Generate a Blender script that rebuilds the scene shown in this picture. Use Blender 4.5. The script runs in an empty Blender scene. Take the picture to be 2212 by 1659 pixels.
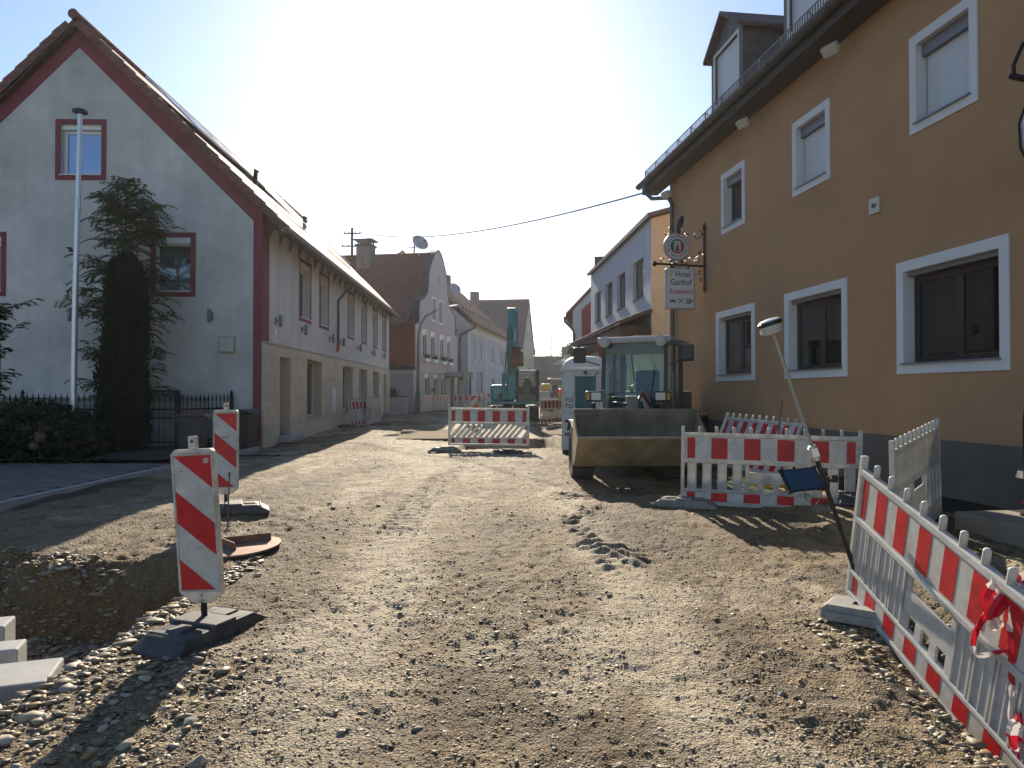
import bpy, math, random
import numpy as np
from mathutils import Vector, Matrix, Euler

random.seed(7)
R = math.radians
SC = bpy.context.scene
C = SC.collection

# ---------------------------------------------------------------- camera
cam_d = bpy.data.cameras.new('camera')
cam = bpy.data.objects.new('camera', cam_d)
C.objects.link(cam)
cam_d.sensor_width = 36.0
cam_d.lens = 36.0 * 1533.0 / 2212.0
cam_d.clip_start = 0.05
cam_d.clip_end = 3000
EYE = 1.6
cam.location = (0, 0, EYE)
cam.rotation_euler = (R(90 + 0.76), 0, 0)
SC.camera = cam

# ---------------------------------------------------------------- world, sun, exposure
SUN_EL, SUN_AZ = R(26.0), math.atan2(-0.10, 1.0)      # azimuth measured from +Y towards +X
world = bpy.data.worlds.new('World')
SC.world = world
world.use_nodes = True
wn = world.node_tree
for n in list(wn.nodes):
    wn.nodes.remove(n)
wo = wn.nodes.new('ShaderNodeOutputWorld')
wb = wn.nodes.new('ShaderNodeBackground')
ws = wn.nodes.new('ShaderNodeTexSky')
ws.sky_type = 'NISHITA'
ws.sun_disc = False
ws.sun_elevation = SUN_EL
ws.sun_rotation = SUN_AZ
ws.air_density = 1.0
ws.dust_density = 0.42
ws.ozone_density = 3.6
wb.inputs['Strength'].default_value = 0.088
wn.links.new(ws.outputs[0], wb.inputs[0])
wn.links.new(wb.outputs[0], wo.inputs[0])

sun_d = bpy.data.lights.new('sun', 'SUN')
sun_d.energy = 5.0
sun_d.angle = R(0.55)
sun_d.color = (1.0, 0.88, 0.70)
sun = bpy.data.objects.new('sun', sun_d)
C.objects.link(sun)
sdir = Vector((math.sin(SUN_AZ) * math.cos(SUN_EL), math.cos(SUN_AZ) * math.cos(SUN_EL), math.sin(SUN_EL)))
sun.rotation_euler = sdir.to_track_quat('Z', 'Y').to_euler()
sun.location = sdir * 60

vs = SC.view_settings
vs.view_transform = 'Standard'
vs.look = 'None'
vs.exposure = 0.95
vs.gamma = 1.0
vs.use_curve_mapping = False
cy = SC.cycles
cy.max_bounces = 7
cy.diffuse_bounces = 4
cy.glossy_bounces = 3
cy.transmission_bounces = 4
cy.transparent_max_bounces = 12
cy.volume_bounces = 1
cy.use_denoising = True
cy.sample_clamp_indirect = 8.0
cy.caustics_reflective = False
cy.caustics_refractive = False
cy.use_adaptive_sampling = True
cy.adaptive_threshold = 0.015


# ---------------------------------------------------------------- helpers
class MB:
    """collects shapes and links them as ONE mesh object"""
    def __init__(s, mtx=None):
        s.v, s.f, s.mi, s.m, s.mtx = [], [], [], 0, mtx

    def add(s, verts, faces, mtx=None):
        o = len(s.v)
        if mtx is not None:
            verts = [mtx @ Vector(p) for p in verts]
        if s.mtx is not None:
            verts = [s.mtx @ Vector(p) for p in verts]
        s.v.extend(tuple(p) for p in verts)
        s.f.extend(tuple(i + o for i in f) for f in faces)
        s.mi.extend([s.m] * len(faces))
        return s

    def box(s, x0, x1, y0, y1, z0, z1, mtx=None):
        v = [(x0, y0, z0), (x1, y0, z0), (x1, y1, z0), (x0, y1, z0), (x0, y0, z1), (x1, y0, z1), (x1, y1, z1), (x0, y1, z1)]
        f = [(3, 2, 1, 0), (4, 5, 6, 7), (0, 1, 5, 4), (1, 2, 6, 5), (2, 3, 7, 6), (3, 0, 4, 7)]
        return s.add(v, f, mtx)

    def cbox(s, c, size, rot=(0, 0, 0)):
        m = Matrix.Translation(c) @ Euler(rot).to_matrix().to_4x4()
        a, b, d = size[0] / 2, size[1] / 2, size[2] / 2
        return s.box(-a, a, -b, b, -d, d, m)

    def prism(s, poly, y0, y1, mtx=None):
        """polygon in x,z extruded along y"""
        n = len(poly)
        v = [(p[0], y0, p[1]) for p in poly] + [(p[0], y1, p[1]) for p in poly]
        f = [tuple(range(n)), tuple(range(2 * n - 1, n - 1, -1))]
        for i in range(n):
            j = (i + 1) % n
            f.append((j, i, i + n, j + n))
        return s.add(v, f, mtx)

    def bar(s, a, b, w, h, up=(0, 0, 1)):
        a, b = Vector(a), Vector(b)
        d = (b - a)
        L = d.length
        d.normalize()
        u = Vector(up)
        if abs(u.dot(d)) > 0.98:
            u = Vector((0, 1, 0))
        x = d.cross(u).normalized()
        y = x.cross(d).normalized()
        m = Matrix((x, d, y)).transposed().to_4x4()
        m.translation = a
        return s.box(-w / 2, w / 2, 0, L, -h / 2, h / 2, m)

    def tube(s, path, r, n=8, cap=True):
        path = [Vector(p) for p in path]
        k = len(path)
        rr = r if isinstance(r, (list, tuple)) else [r] * k
        v, f = [], []
        t = (path[1] - path[0]).normalized()
        ref = Vector((0, 0, 1)) if abs(t.z) < 0.9 else Vector((1, 0, 0))
        x = t.cross(ref).normalized()
        for i in range(k):
            if i == 0:
                t = path[1] - path[0]
            elif i == k - 1:
                t = path[-1] - path[-2]
            else:
                t = (path[i + 1] - path[i]).normalized() + (path[i] - path[i - 1]).normalized()
            if t.length < 1e-9:
                t = Vector((0, 0, 1))
            t.normalize()
            x = (x - t * x.dot(t))
            if x.length < 1e-6:
                x = t.orthogonal()
            x.normalize()
            y = t.cross(x)
            for j in range(n):
                a = 2 * math.pi * j / n
                v.append(path[i] + (x * math.cos(a) + y * math.sin(a)) * rr[i])
        for i in range(k - 1):
            for j in range(n):
                j2 = (j + 1) % n
                f.append((i * n + j, i * n + j2, (i + 1) * n + j2, (i + 1) * n + j))
        if cap:
            f.append(tuple(range(n - 1, -1, -1)))
            f.append(tuple((k - 1) * n + j for j in range(n)))
        return s.add(v, f)

    def lathe(s, prof, n=16, mtx=None, a0=0.0, a1=2 * math.pi):
        v, f = [], []
        k = len(prof)
        for r, z in prof:
            for j in range(n):
                a = 2 * math.pi * j / n
                v.append((max(r, 1e-4) * math.cos(a), max(r, 1e-4) * math.sin(a), z))
        for i in range(k - 1):
            for j in range(n):
                j2 = (j + 1) % n
                f.append((i * n + j, i * n + j2, (i + 1) * n + j2, (i + 1) * n + j))
        f.append(tuple(range(n - 1, -1, -1)))
        f.append(tuple((k - 1) * n + j for j in range(n)))
        return s.add(v, f, mtx)

    def mesh(s, name, mats=None):
        me = bpy.data.meshes.new(name)
        me.from_pydata(s.v, [], s.f)
        if mats is not None:
            for m in (mats if isinstance(mats, (list, tuple)) else [mats]):
                me.materials.append(m)
        if any(s.mi):
            me.polygons.foreach_set('material_index', s.mi)
        me.update()
        return me

    def build(s, name, mats, parent=None, smooth=False, bev=0.0, seg=2):
        me = s.mesh(name, mats)
        return inst(name, me, parent, smooth, bev, seg)


def inst(name, me, parent=None, smooth=False, bev=0.0, seg=2, mtx=None):
    o = bpy.data.objects.new(name, me)
    C.objects.link(o)
    o.parent = parent
    if mtx is not None:
        o.matrix_local = mtx
    if smooth:
        me.polygons.foreach_set('use_smooth', [True] * len(me.polygons))
        try:
            me.set_sharp_from_angle(angle=R(38))
        except Exception:
            pass
    if bev > 0:
        b = o.modifiers.new('bevel', 'BEVEL')
        b.width = bev
        b.segments = seg
        b.limit_method = 'ANGLE'
        b.angle_limit = R(35)
    return o


def tag(o, label=None, cat=None, group=None, kind=None):
    if label:
        o['label'] = label
    if cat:
        o['category'] = cat
    if group:
        o['group'] = group
    if kind:
        o['kind'] = kind
    return o


def thing(name, label, cat, loc=(0, 0, 0), rz=0.0, group=None, rot=None):
    o = bpy.data.objects.new(name, None)
    C.objects.link(o)
    o.empty_display_size = 0.2
    o.location = loc
    o.rotation_euler = rot if rot else (0, 0, rz)
    return tag(o, label, cat, group)


def copy_tree(o, parent=None):
    c = o.copy()
    C.objects.link(c)
    c.parent = parent
    for ch in list(o.children):
        copy_tree(ch, c)
    return c


def text(s, size, mat, parent, mtx, name='lettering', shear=0.0, offset=0.0, align='CENTER', ext=0.002, spacing=1.0, sx=1.0):
    cu = bpy.data.curves.new(name, 'FONT')
    cu.body = s
    cu.size = size
    cu.shear = shear
    cu.offset = offset
    cu.extrude = ext
    cu.align_x = align
    cu.align_y = 'CENTER'
    cu.space_character = spacing
    cu.resolution_u = 3
    cu.materials.append(mat)
    t = bpy.data.objects.new('tmp', cu)
    me = bpy.data.meshes.new_from_object(t)
    bpy.data.objects.remove(t)
    me.name = name
    if not me.materials:
        me.materials.append(mat)
    return inst(name, me, parent, mtx=mtx @ Matrix.Diagonal((sx, 1, 1, 1)))


# ---------------------------------------------------------------- materials
MATS = {}


def M(name, col, rough=0.75, metal=0.0, spec=0.4, var=0.0, vscale=3.0, col2=None, bump=0.0, bscale=60.0, dist=0.01,
      trans=0.0, rnd=0.0, streak=0.0, coat=0.0, alpha=None, emis=None, grime=0.0, gscale=0.8, detail=5.0):
    """principled material with procedural colour variation, streaks, grime and fine relief"""
    if name in MATS:
        return MATS[name]
    m = bpy.data.materials.new(name)
    m.use_nodes = True
    nt = m.node_tree
    N, Lk = nt.nodes, nt.links
    p = N['Principled BSDF']
    out = N['Material Output']
    p.inputs['Base Color'].default_value = (*col, 1)
    p.inputs['Roughness'].default_value = rough
    p.inputs['Metallic'].default_value = metal
    p.inputs['Specular IOR Level'].default_value = spec
    if coat:
        p.inputs['Coat Weight'].default_value = coat
        p.inputs['Coat Roughness'].default_value = 0.12
    tc = N.new('ShaderNodeTexCoord')
    cur = None
    if var > 0 or col2 is not None:
        nz = N.new('ShaderNodeTexNoise')
        nz.inputs['Scale'].default_value = vscale
        nz.inputs['Detail'].default_value = detail
        nz.inputs['Roughness'].default_value = 0.62
        Lk.new(tc.outputs['Object'], nz.inputs['Vector'])
        mr = N.new('ShaderNodeMapRange')
        mr.inputs['From Min'].default_value = 0.32
        mr.inputs['From Max'].default_value = 0.68
        Lk.new(nz.outputs[0], mr.inputs['Value'])
        mx = N.new('ShaderNodeMix')
        mx.data_type = 'RGBA'
        a = tuple(max(0, c * (1 - var)) for c in col)
        b = col2 if col2 is not None else tuple(min(1, c * (1 + var)) for c in col)
        mx.inputs[6].default_value = (*a, 1)
        mx.inputs[7].default_value = (*b, 1)
        Lk.new(mr.outputs[0], mx.inputs[0])
        cur = mx.outputs[2]

    def mulcol(cur, fac_socket, lo, hi):
        mr2 = N.new('ShaderNodeMapRange')
        mr2.inputs['From Min'].default_value = 0.35
        mr2.inputs['From Max'].default_value = 0.65
        mr2.inputs['To Min'].default_value = lo
        mr2.inputs['To Max'].default_value = hi
        Lk.new(fac_socket, mr2.inputs['Value'])
        vm = N.new('ShaderNodeVectorMath')
        vm.operation = 'SCALE'
        if cur is None:
            vm.inputs[0].default_value = col
        else:
            Lk.new(cur, vm.inputs[0])
        Lk.new(mr2.outputs[0], vm.inputs['Scale'])
        return vm.outputs[0]
    if streak > 0:
        mp = N.new('ShaderNodeMapping')
        mp.inputs['Scale'].default_value = (3.0, 3.0, 0.22)
        Lk.new(tc.outputs['Object'], mp.inputs['Vector'])
        nz = N.new('ShaderNodeTexNoise')
        nz.inputs['Scale'].default_value = 1.3
        nz.inputs['Detail'].default_value = 6
        Lk.new(mp.outputs[0], nz.inputs['Vector'])
        cur = mulcol(cur, nz.outputs[0], 1 - streak, 1.04)
    if grime > 0:
        nz = N.new('ShaderNodeTexNoise')
        nz.inputs['Scale'].default_value = gscale
        nz.inputs['Detail'].default_value = 8
        nz.inputs['Roughness'].default_value = 0.7
        Lk.new(tc.outputs['Object'], nz.inputs['Vector'])
        cur = mulcol(cur, nz.outputs[0], 1 - grime, 1.03)
    if rnd > 0:
        oi = N.new('ShaderNodeObjectInfo')
        mr2 = N.new('ShaderNodeMapRange')
        mr2.inputs['To Min'].default_value = 1 - rnd
        mr2.inputs['To Max'].default_value = 1 + rnd
        Lk.new(oi.outputs['Random'], mr2.inputs['Value'])
        vm = N.new('ShaderNodeVectorMath')
        vm.operation = 'SCALE'
        if cur is None:
            vm.inputs[0].default_value = col
        else:
            Lk.new(cur, vm.inputs[0])
        Lk.new(mr2.outputs[0], vm.inputs['Scale'])
        cur = vm.outputs[0]
    if cur is not None:
        Lk.new(cur, p.inputs['Base Color'])
    if bump > 0:
        nz = N.new('ShaderNodeTexNoise')
        nz.inputs['Scale'].default_value = bscale
        nz.inputs['Detail'].default_value = 4
        Lk.new(tc.outputs['Object'], nz.inputs['Vector'])
        bp = N.new('ShaderNodeBump')
        bp.inputs['Strength'].default_value = bump
        bp.inputs['Distance'].default_value = dist
        Lk.new(nz.outputs[0], bp.inputs['Height'])
        Lk.new(bp.outputs[0], p.inputs['Normal'])
    if trans > 0:
        tr = N.new('ShaderNodeBsdfTranslucent')
        tr.inputs['Color'].default_value = (*col, 1)
        if cur is not None:
            Lk.new(cur, tr.inputs['Color'])
        ms = N.new('ShaderNodeMixShader')
        ms.inputs[0].default_value = trans
        Lk.new(p.outputs[0], ms.inputs[1])
        Lk.new(tr.outputs[0], ms.inputs[2])
        Lk.new(ms.outputs[0], out.inputs[0])
    if emis:
        p.inputs['Emission Color'].default_value = (*emis[0], 1)
        p.inputs['Emission Strength'].default_value = emis[1]
    MATS[name] = m
    return m


def glass(name, tint, refl=0.06, rough=0.02, through=1.0):
    """clear or tinted pane: fresnel mirror over tinted see-through"""
    if name in MATS:
        return MATS[name]
    m = bpy.data.materials.new(name)
    m.use_nodes = True
    nt = m.node_tree
    N, Lk = nt.nodes, nt.links
    for n in list(N):
        N.remove(n)
    out = N.new('ShaderNodeOutputMaterial')
    t = N.new('ShaderNodeBsdfTransparent')
    t.inputs[0].default_value = (*tint, 1)
    g = N.new('ShaderNodeBsdfGlossy')
    g.inputs['Roughness'].default_value = rough
    g.inputs['Color'].default_value = (0.9, 0.92, 0.95, 1)
    fr = N.new('ShaderNodeLayerWeight')
    fr.inputs['Blend'].default_value = 0.5
    mr = N.new('ShaderNodeMath')
    mr.operation = 'POWER'
    Lk.new(fr.outputs['Facing'], mr.inputs[0])
    mr.inputs[1].default_value = 3.5
    ma = N.new('ShaderNodeMath')
    ma.operation = 'MULTIPLY_ADD'
    Lk.new(mr.outputs[0], ma.inputs[0])
    ma.inputs[1].default_value = 0.9 - refl
    ma.inputs[2].default_value = refl
    ma.use_clamp = True
    mx = N.new('ShaderNodeMixShader')
    Lk.new(ma.outputs[0], mx.inputs[0])
    Lk.new(t.outputs[0], mx.inputs[1])
    Lk.new(g.outputs[0], mx.inputs[2])
    Lk.new(mx.outputs[0], out.inputs[0])
    MATS[name] = m
    return m


white_plastic = M('white_plastic', (0.66, 0.64, 0.58), 0.45, var=0.10, vscale=6, trans=0.30, grime=0.30, gscale=6.0)
grey_plastic = M('grey_plastic', (0.66, 0.65, 0.61), 0.45, var=0.10, vscale=6, trans=0.28, grime=0.22, gscale=4.0)
white_sheet = M('white_sheet', (0.62, 0.61, 0.56), 0.4, var=0.06, vscale=14, trans=0.15, grime=0.28, gscale=9.0)
red_sheet = M('red_sheet', (0.62, 0.022, 0.028), 0.38, var=0.12, vscale=12, trans=0.15, grime=0.25, gscale=9.0)
rubber = M('recycled_rubber', (0.072, 0.072, 0.068), 0.7, var=0.35, vscale=9, bump=0.4, bscale=120, dist=0.003, grime=0.2)
rubber_dusty = M('dusty_rubber', (0.20, 0.19, 0.165), 0.85, var=0.3, vscale=7, bump=0.4, bscale=120, dist=0.003)
black_metal = M('black_metal', (0.02, 0.02, 0.022), 0.45, 0.3)
black_plastic = M('black_plastic', (0.016, 0.017, 0.018), 0.42)
galv = M('galvanised_steel', (0.42, 0.43, 0.44), 0.42, 0.75, var=0.15, vscale=9)
zinc = M('zinc_gutter', (0.20, 0.205, 0.21), 0.5, 0.5, var=0.25, vscale=4)
dark_zinc = M('dark_gutter', (0.085, 0.085, 0.085), 0.5, 0.4, var=0.25, vscale=4)
alu = M('aluminium', (0.62, 0.63, 0.65), 0.32, 0.9)
rust = M('rusty_steel', (0.20, 0.095, 0.055), 0.85, 0.2, var=0.35, vscale=12, col2=(0.30, 0.16, 0.10))
wood_grey = M('weathered_wood', (0.16, 0.12, 0.085), 0.85, var=0.3, vscale=14)
dark_glass = M('dark_window_glass', (0.018, 0.021, 0.024), 0.06, spec=0.6)
clear_glass = glass('clear_pane', (0.78, 0.84, 0.83), 0.06)
dim_glass = glass('dim_pane', (0.34, 0.36, 0.36), 0.08)
cab_glass = glass('green_cab_glass', (0.62, 0.78, 0.73), 0.05)
frame_white = M('white_window_frame', (0.70, 0.70, 0.68), 0.4)
frame_brown = M('dark_brown_frame', (0.040, 0.024, 0.018), 0.45, var=0.2, vscale=12)
curtain_white = M('net_curtain', (0.62, 0.61, 0.57), 0.9, var=0.10, vscale=9)
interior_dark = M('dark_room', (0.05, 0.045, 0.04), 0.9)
shutter_white = M('pale_roller_shutter', (0.56, 0.58, 0.60), 0.45, var=0.05)


# ---------------------------------------------------------------- smooth value noise for terrain
def vnoise(x, y, seed=0):
    x = np.asarray(x, float)
    y = np.asarray(y, float)
    xi = np.floor(x).astype(np.int64)
    yi = np.floor(y).astype(np.int64)
    fx, fy = x - xi, y - yi
    fx = fx * fx * (3 - 2 * fx)
    fy = fy * fy * (3 - 2 * fy)

    def h(a, b):
        n = (a * 374761393 + b * 668265263 + seed * 1442695041) & 0xffffffff
        n = ((n ^ (n >> 13)) * 1274126177) & 0xffffffff
        n = n ^ (n >> 16)
        return (n & 0xffff) / 65535.0
    return (h(xi, yi) * (1 - fx) + h(xi + 1, yi) * fx) * (1 - fy) + (h(xi, yi + 1) * (1 - fx) + h(xi + 1, yi + 1) * fx) * fy


def sstep(a, b, x):
    t = np.clip((np.asarray(x, float) - a) / (b - a), 0, 1)
    return t * t * (3 - 2 * t)
# ================================================================ terrain
def ground_z(x, y, fine=True):
    x = np.asarray(x, float)
    y = np.asarray(y, float)
    z = 0.012 * np.clip(y - 3.0, 0, 130)
    # trench on the left, between the near beacon and the paved forecourt
    w = (vnoise(x * 1.7, y * 1.7, 3) - 0.5) * 0.35
    px = 1 - sstep(-2.95, -2.40, x + w * 0.5)
    py = sstep(3.25, 4.3, y + 0.15 * w) * (1 - sstep(6.0, 6.55, y + w * 0.6))
    z = z - 0.56 * px * py
    z = z + 0.09 * np.exp(-((x + 3.2) / 1.6) ** 2 - ((y - 8.2) / 1.5) ** 2)
    # dip beside the near barrier on the right
    z = z - 0.52 * sstep(2.05, 2.75, x + 0.3 * w) * (1 - sstep(3.5, 5.1, y + 0.4 * w))
    # bank against the hotel
    z = z + 0.20 * sstep(3.0, 4.9, x) * (1 - sstep(9.0, 11.0, y)) * sstep(4.6, 6.2, y)
    # worn hollow under the loader
    z = z - 0.13 * np.exp(-((x - 2.1) / 1.5) ** 2 - ((y - 13.0) / 1.9) ** 2)
    # open strip along the hotel's foundation
    wx = 6.5 - 0.128 * y
    z = z - 0.22 * sstep(wx - 0.65, wx - 0.35, x) * sstep(5.2, 6.0, y) * (1 - sstep(11.5, 13.0, y))
    # pit behind the middle barrier with its bank of spoil
    pit = sstep(-1.5, -1.1, x) * (1 - sstep(0.75, 1.25, x)) * sstep(18.4, 18.8, y) * (1 - sstep(21.0, 21.8, y))
    z = z - 0.75 * pit
    z = z + 0.16 * np.exp(-((x - 1.1) / 0.55) ** 2 - ((y - 20.0) / 1.4) ** 2)
    near = (1 - sstep(30, 60, y)) * sstep(-14, -10, x) * (1 - sstep(6.0, 8.0, x))
    z = z + near * 0.06 * (vnoise(x * 0.55 + 3, y * 0.45, 11) - 0.5) * 2
    if fine:
        z = z + near * (0.030 * (vnoise(x * 2.3, y * 2.0, 5) - 0.5) + 0.022 * (vnoise(x * 6.1, y * 5.3, 6) - 0.5)
                        + 0.020 * (vnoise(x * 17, y * 15, 7) - 0.5) + 0.013 * (vnoise(x * 41, y * 37, 8) - 0.5)
                        + 0.030 * sstep(0.58, 0.80, vnoise(x * 1.1 + 4, y * 0.8, 71)) * (vnoise(x * 11, y * 10, 72) - 0.35))
        # lugs of the loader's tyres pressed into the ground
        cx = 1.02 + 0.10 * np.sin(y * 0.5)
        d = np.abs(x - cx)
        trk = (1 - sstep(0.16, 0.40, d + 0.25 * (vnoise(x * 3, y * 3, 61) - 0.5))) * sstep(5.6, 7.2, y) * (1 - sstep(10.5, 13.0, y)) * sstep(0.30, 0.55, vnoise(x * 1.8 + 7, y * 1.3, 62))
        ph = (y + 0.5 * d + 0.16 * (vnoise(x * 4, y * 4, 63) - 0.5)) / 0.21
        lug = np.abs((ph - np.floor(ph)) - 0.5) * 2
        z = z + trk * (0.052 * sstep(0.30, 0.8, lug) * (0.3 + 1.2 * vnoise(x * 9, y * 9, 64)) - 0.03) * (0.5 + vnoise(x * 5, y * 3, 21))
        cx = -1.15 + 0.15 * np.sin(y * 0.4 + 1)
        d = np.abs(x - cx)
        trk = (1 - sstep(0.18, 0.30, d)) * sstep(7.0, 8.0, y) * (1 - sstep(13.0, 15.0, y))
        ph = (y + 0.4 * d) / 0.2
        lug = np.abs((ph - np.floor(ph)) - 0.5) * 2
        z = z + trk * (0.022 * sstep(0.35, 0.8, lug) - 0.02)
        # clods in the trench wall
        wl_ = px * sstep(5.6, 6.0, y) * (1 - sstep(6.6, 7.0, y))
        z = z + wl_ * (0.15 * (vnoise(x * 5, y * 5, 81) - 0.5) + 0.09 * (vnoise(x * 13, y * 13, 82) - 0.5))
    # the spread of fines over the trench wall
    return z


def gz(x, y):
    return float(ground_z(np.array([x]), np.array([y]))[0])


def steps(a, b, f):
    r, c = [a], a
    while c < b:
        c += f(c)
        r.append(min(c, b))
    return r


def build_ground():
    ys = [-30, -12, -5, -2, 0.0, 0.6] + steps(1.0, 130, lambda y: max(0.017, 0.0048 * y)) + [150, 190, 260, 380]
    xs_r = steps(0.0, 6.2, lambda x: 0.024) + [6.5, 7, 8, 9.5, 12, 16, 24, 40, 80, 160, 300]
    xs_l = steps(0.0, 6.2, lambda x: 0.024) + steps(6.3, 12, lambda x: 0.1) + [13, 16, 24, 40, 80, 160, 300]
    xs = np.array(sorted(set([-v for v in xs_l] + xs_r)))
    ys = np.array(sorted(set(ys)))
    X, Y = np.meshgrid(xs, ys)
    Z = ground_z(X, Y)
    nx, ny = len(xs), len(ys)
    co = np.stack([X, Y, Z], -1).reshape(-1, 3).astype(np.float32)
    i = np.arange((nx - 1) * (ny - 1))
    r, c = i // (nx - 1), i % (nx - 1)
    a = r * nx + c
    q = np.stack([a, a + 1, a + nx + 1, a + nx], -1).astype(np.int32)
    me = bpy.data.meshes.new('ground')
    me.vertices.add(len(co))
    me.vertices.foreach_set('co', co.ravel())
    me.loops.add(q.size)
    me.polygons.add(len(q))
    me.loops.foreach_set('vertex_index', q.ravel())
    me.polygons.foreach_set('loop_start', np.arange(0, q.size, 4, dtype=np.int32))
    me.polygons.foreach_set('use_smooth', np.ones(len(q), dtype=bool))
    me.update()
    me.validate()
    x, y = X.ravel(), Y.ravel()
    lane = np.exp(-((x - 0.84 - 0.12 * np.sin(y * 0.35)) / 0.30) ** 2) + np.exp(-((x + 1.14 - 0.15 * np.sin(y * 0.3 + 1)) / 0.36) ** 2)
    mid = sstep(9, 18, y) * sstep(-4.5, -2.0, x) * (1 - sstep(0.2, 1.2, x))  # mid-street sunlit brightness put into the colour along with pale fines
    n1 = 0.6 * vnoise(x * 1.3, y * 0.7, 101) + 0.4 * vnoise(x * 4.5, y * 3, 102)
    dry_sunlit = np.clip(np.maximum(lane * (1 - sstep(9, 15, y)), mid * 0.9) * (0.25 + 1.1 * n1) + 0.6 * sstep(0.62, 0.8, n1), 0, 1)
    n2 = 0.6 * vnoise(x * 1.0 + 9, y * 0.6, 103) + 0.4 * vnoise(x * 3.7, y * 3.1, 104)
    dampz = np.exp(-((x - 1.7) / 0.7) ** 2 - ((y - 8.0) / 2.6) ** 2) + 0.8 * np.exp(-((x + 2.1) / 0.5) ** 2 - ((y - 6.6) / 2.2) ** 2) \
        + 0.7 * np.exp(-((x - 0.6) / 1.2) ** 2 - ((y - 15.5) / 1.6) ** 2) + 0.5 * np.exp(-((x + 0.1) / 0.55) ** 2 - ((y - 6.0) / 3.0) ** 2)
    pit = sstep(-3.1, -2.6, -x) * 0 + (1 - sstep(-2.7, -2.2, x)) * sstep(5.3, 5.9, y) * (1 - sstep(6.7, 7.1, y))
    damp = np.clip(dampz * (0.3 + 1.1 * n2) + 0.9 * pit + 0.5 * sstep(0.60, 0.78, n2), 0, 1) * (1 - 0.6 * dry_sunlit)
    col = np.zeros((len(x), 4), np.float32)
    col[:, 0], col[:, 1], col[:, 2], col[:, 3] = dry_sunlit, damp, pit, 1
    at = me.attributes.new('soil', 'FLOAT_COLOR', 'POINT')
    at.data.foreach_set('color', col.ravel())
    return me


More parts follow.
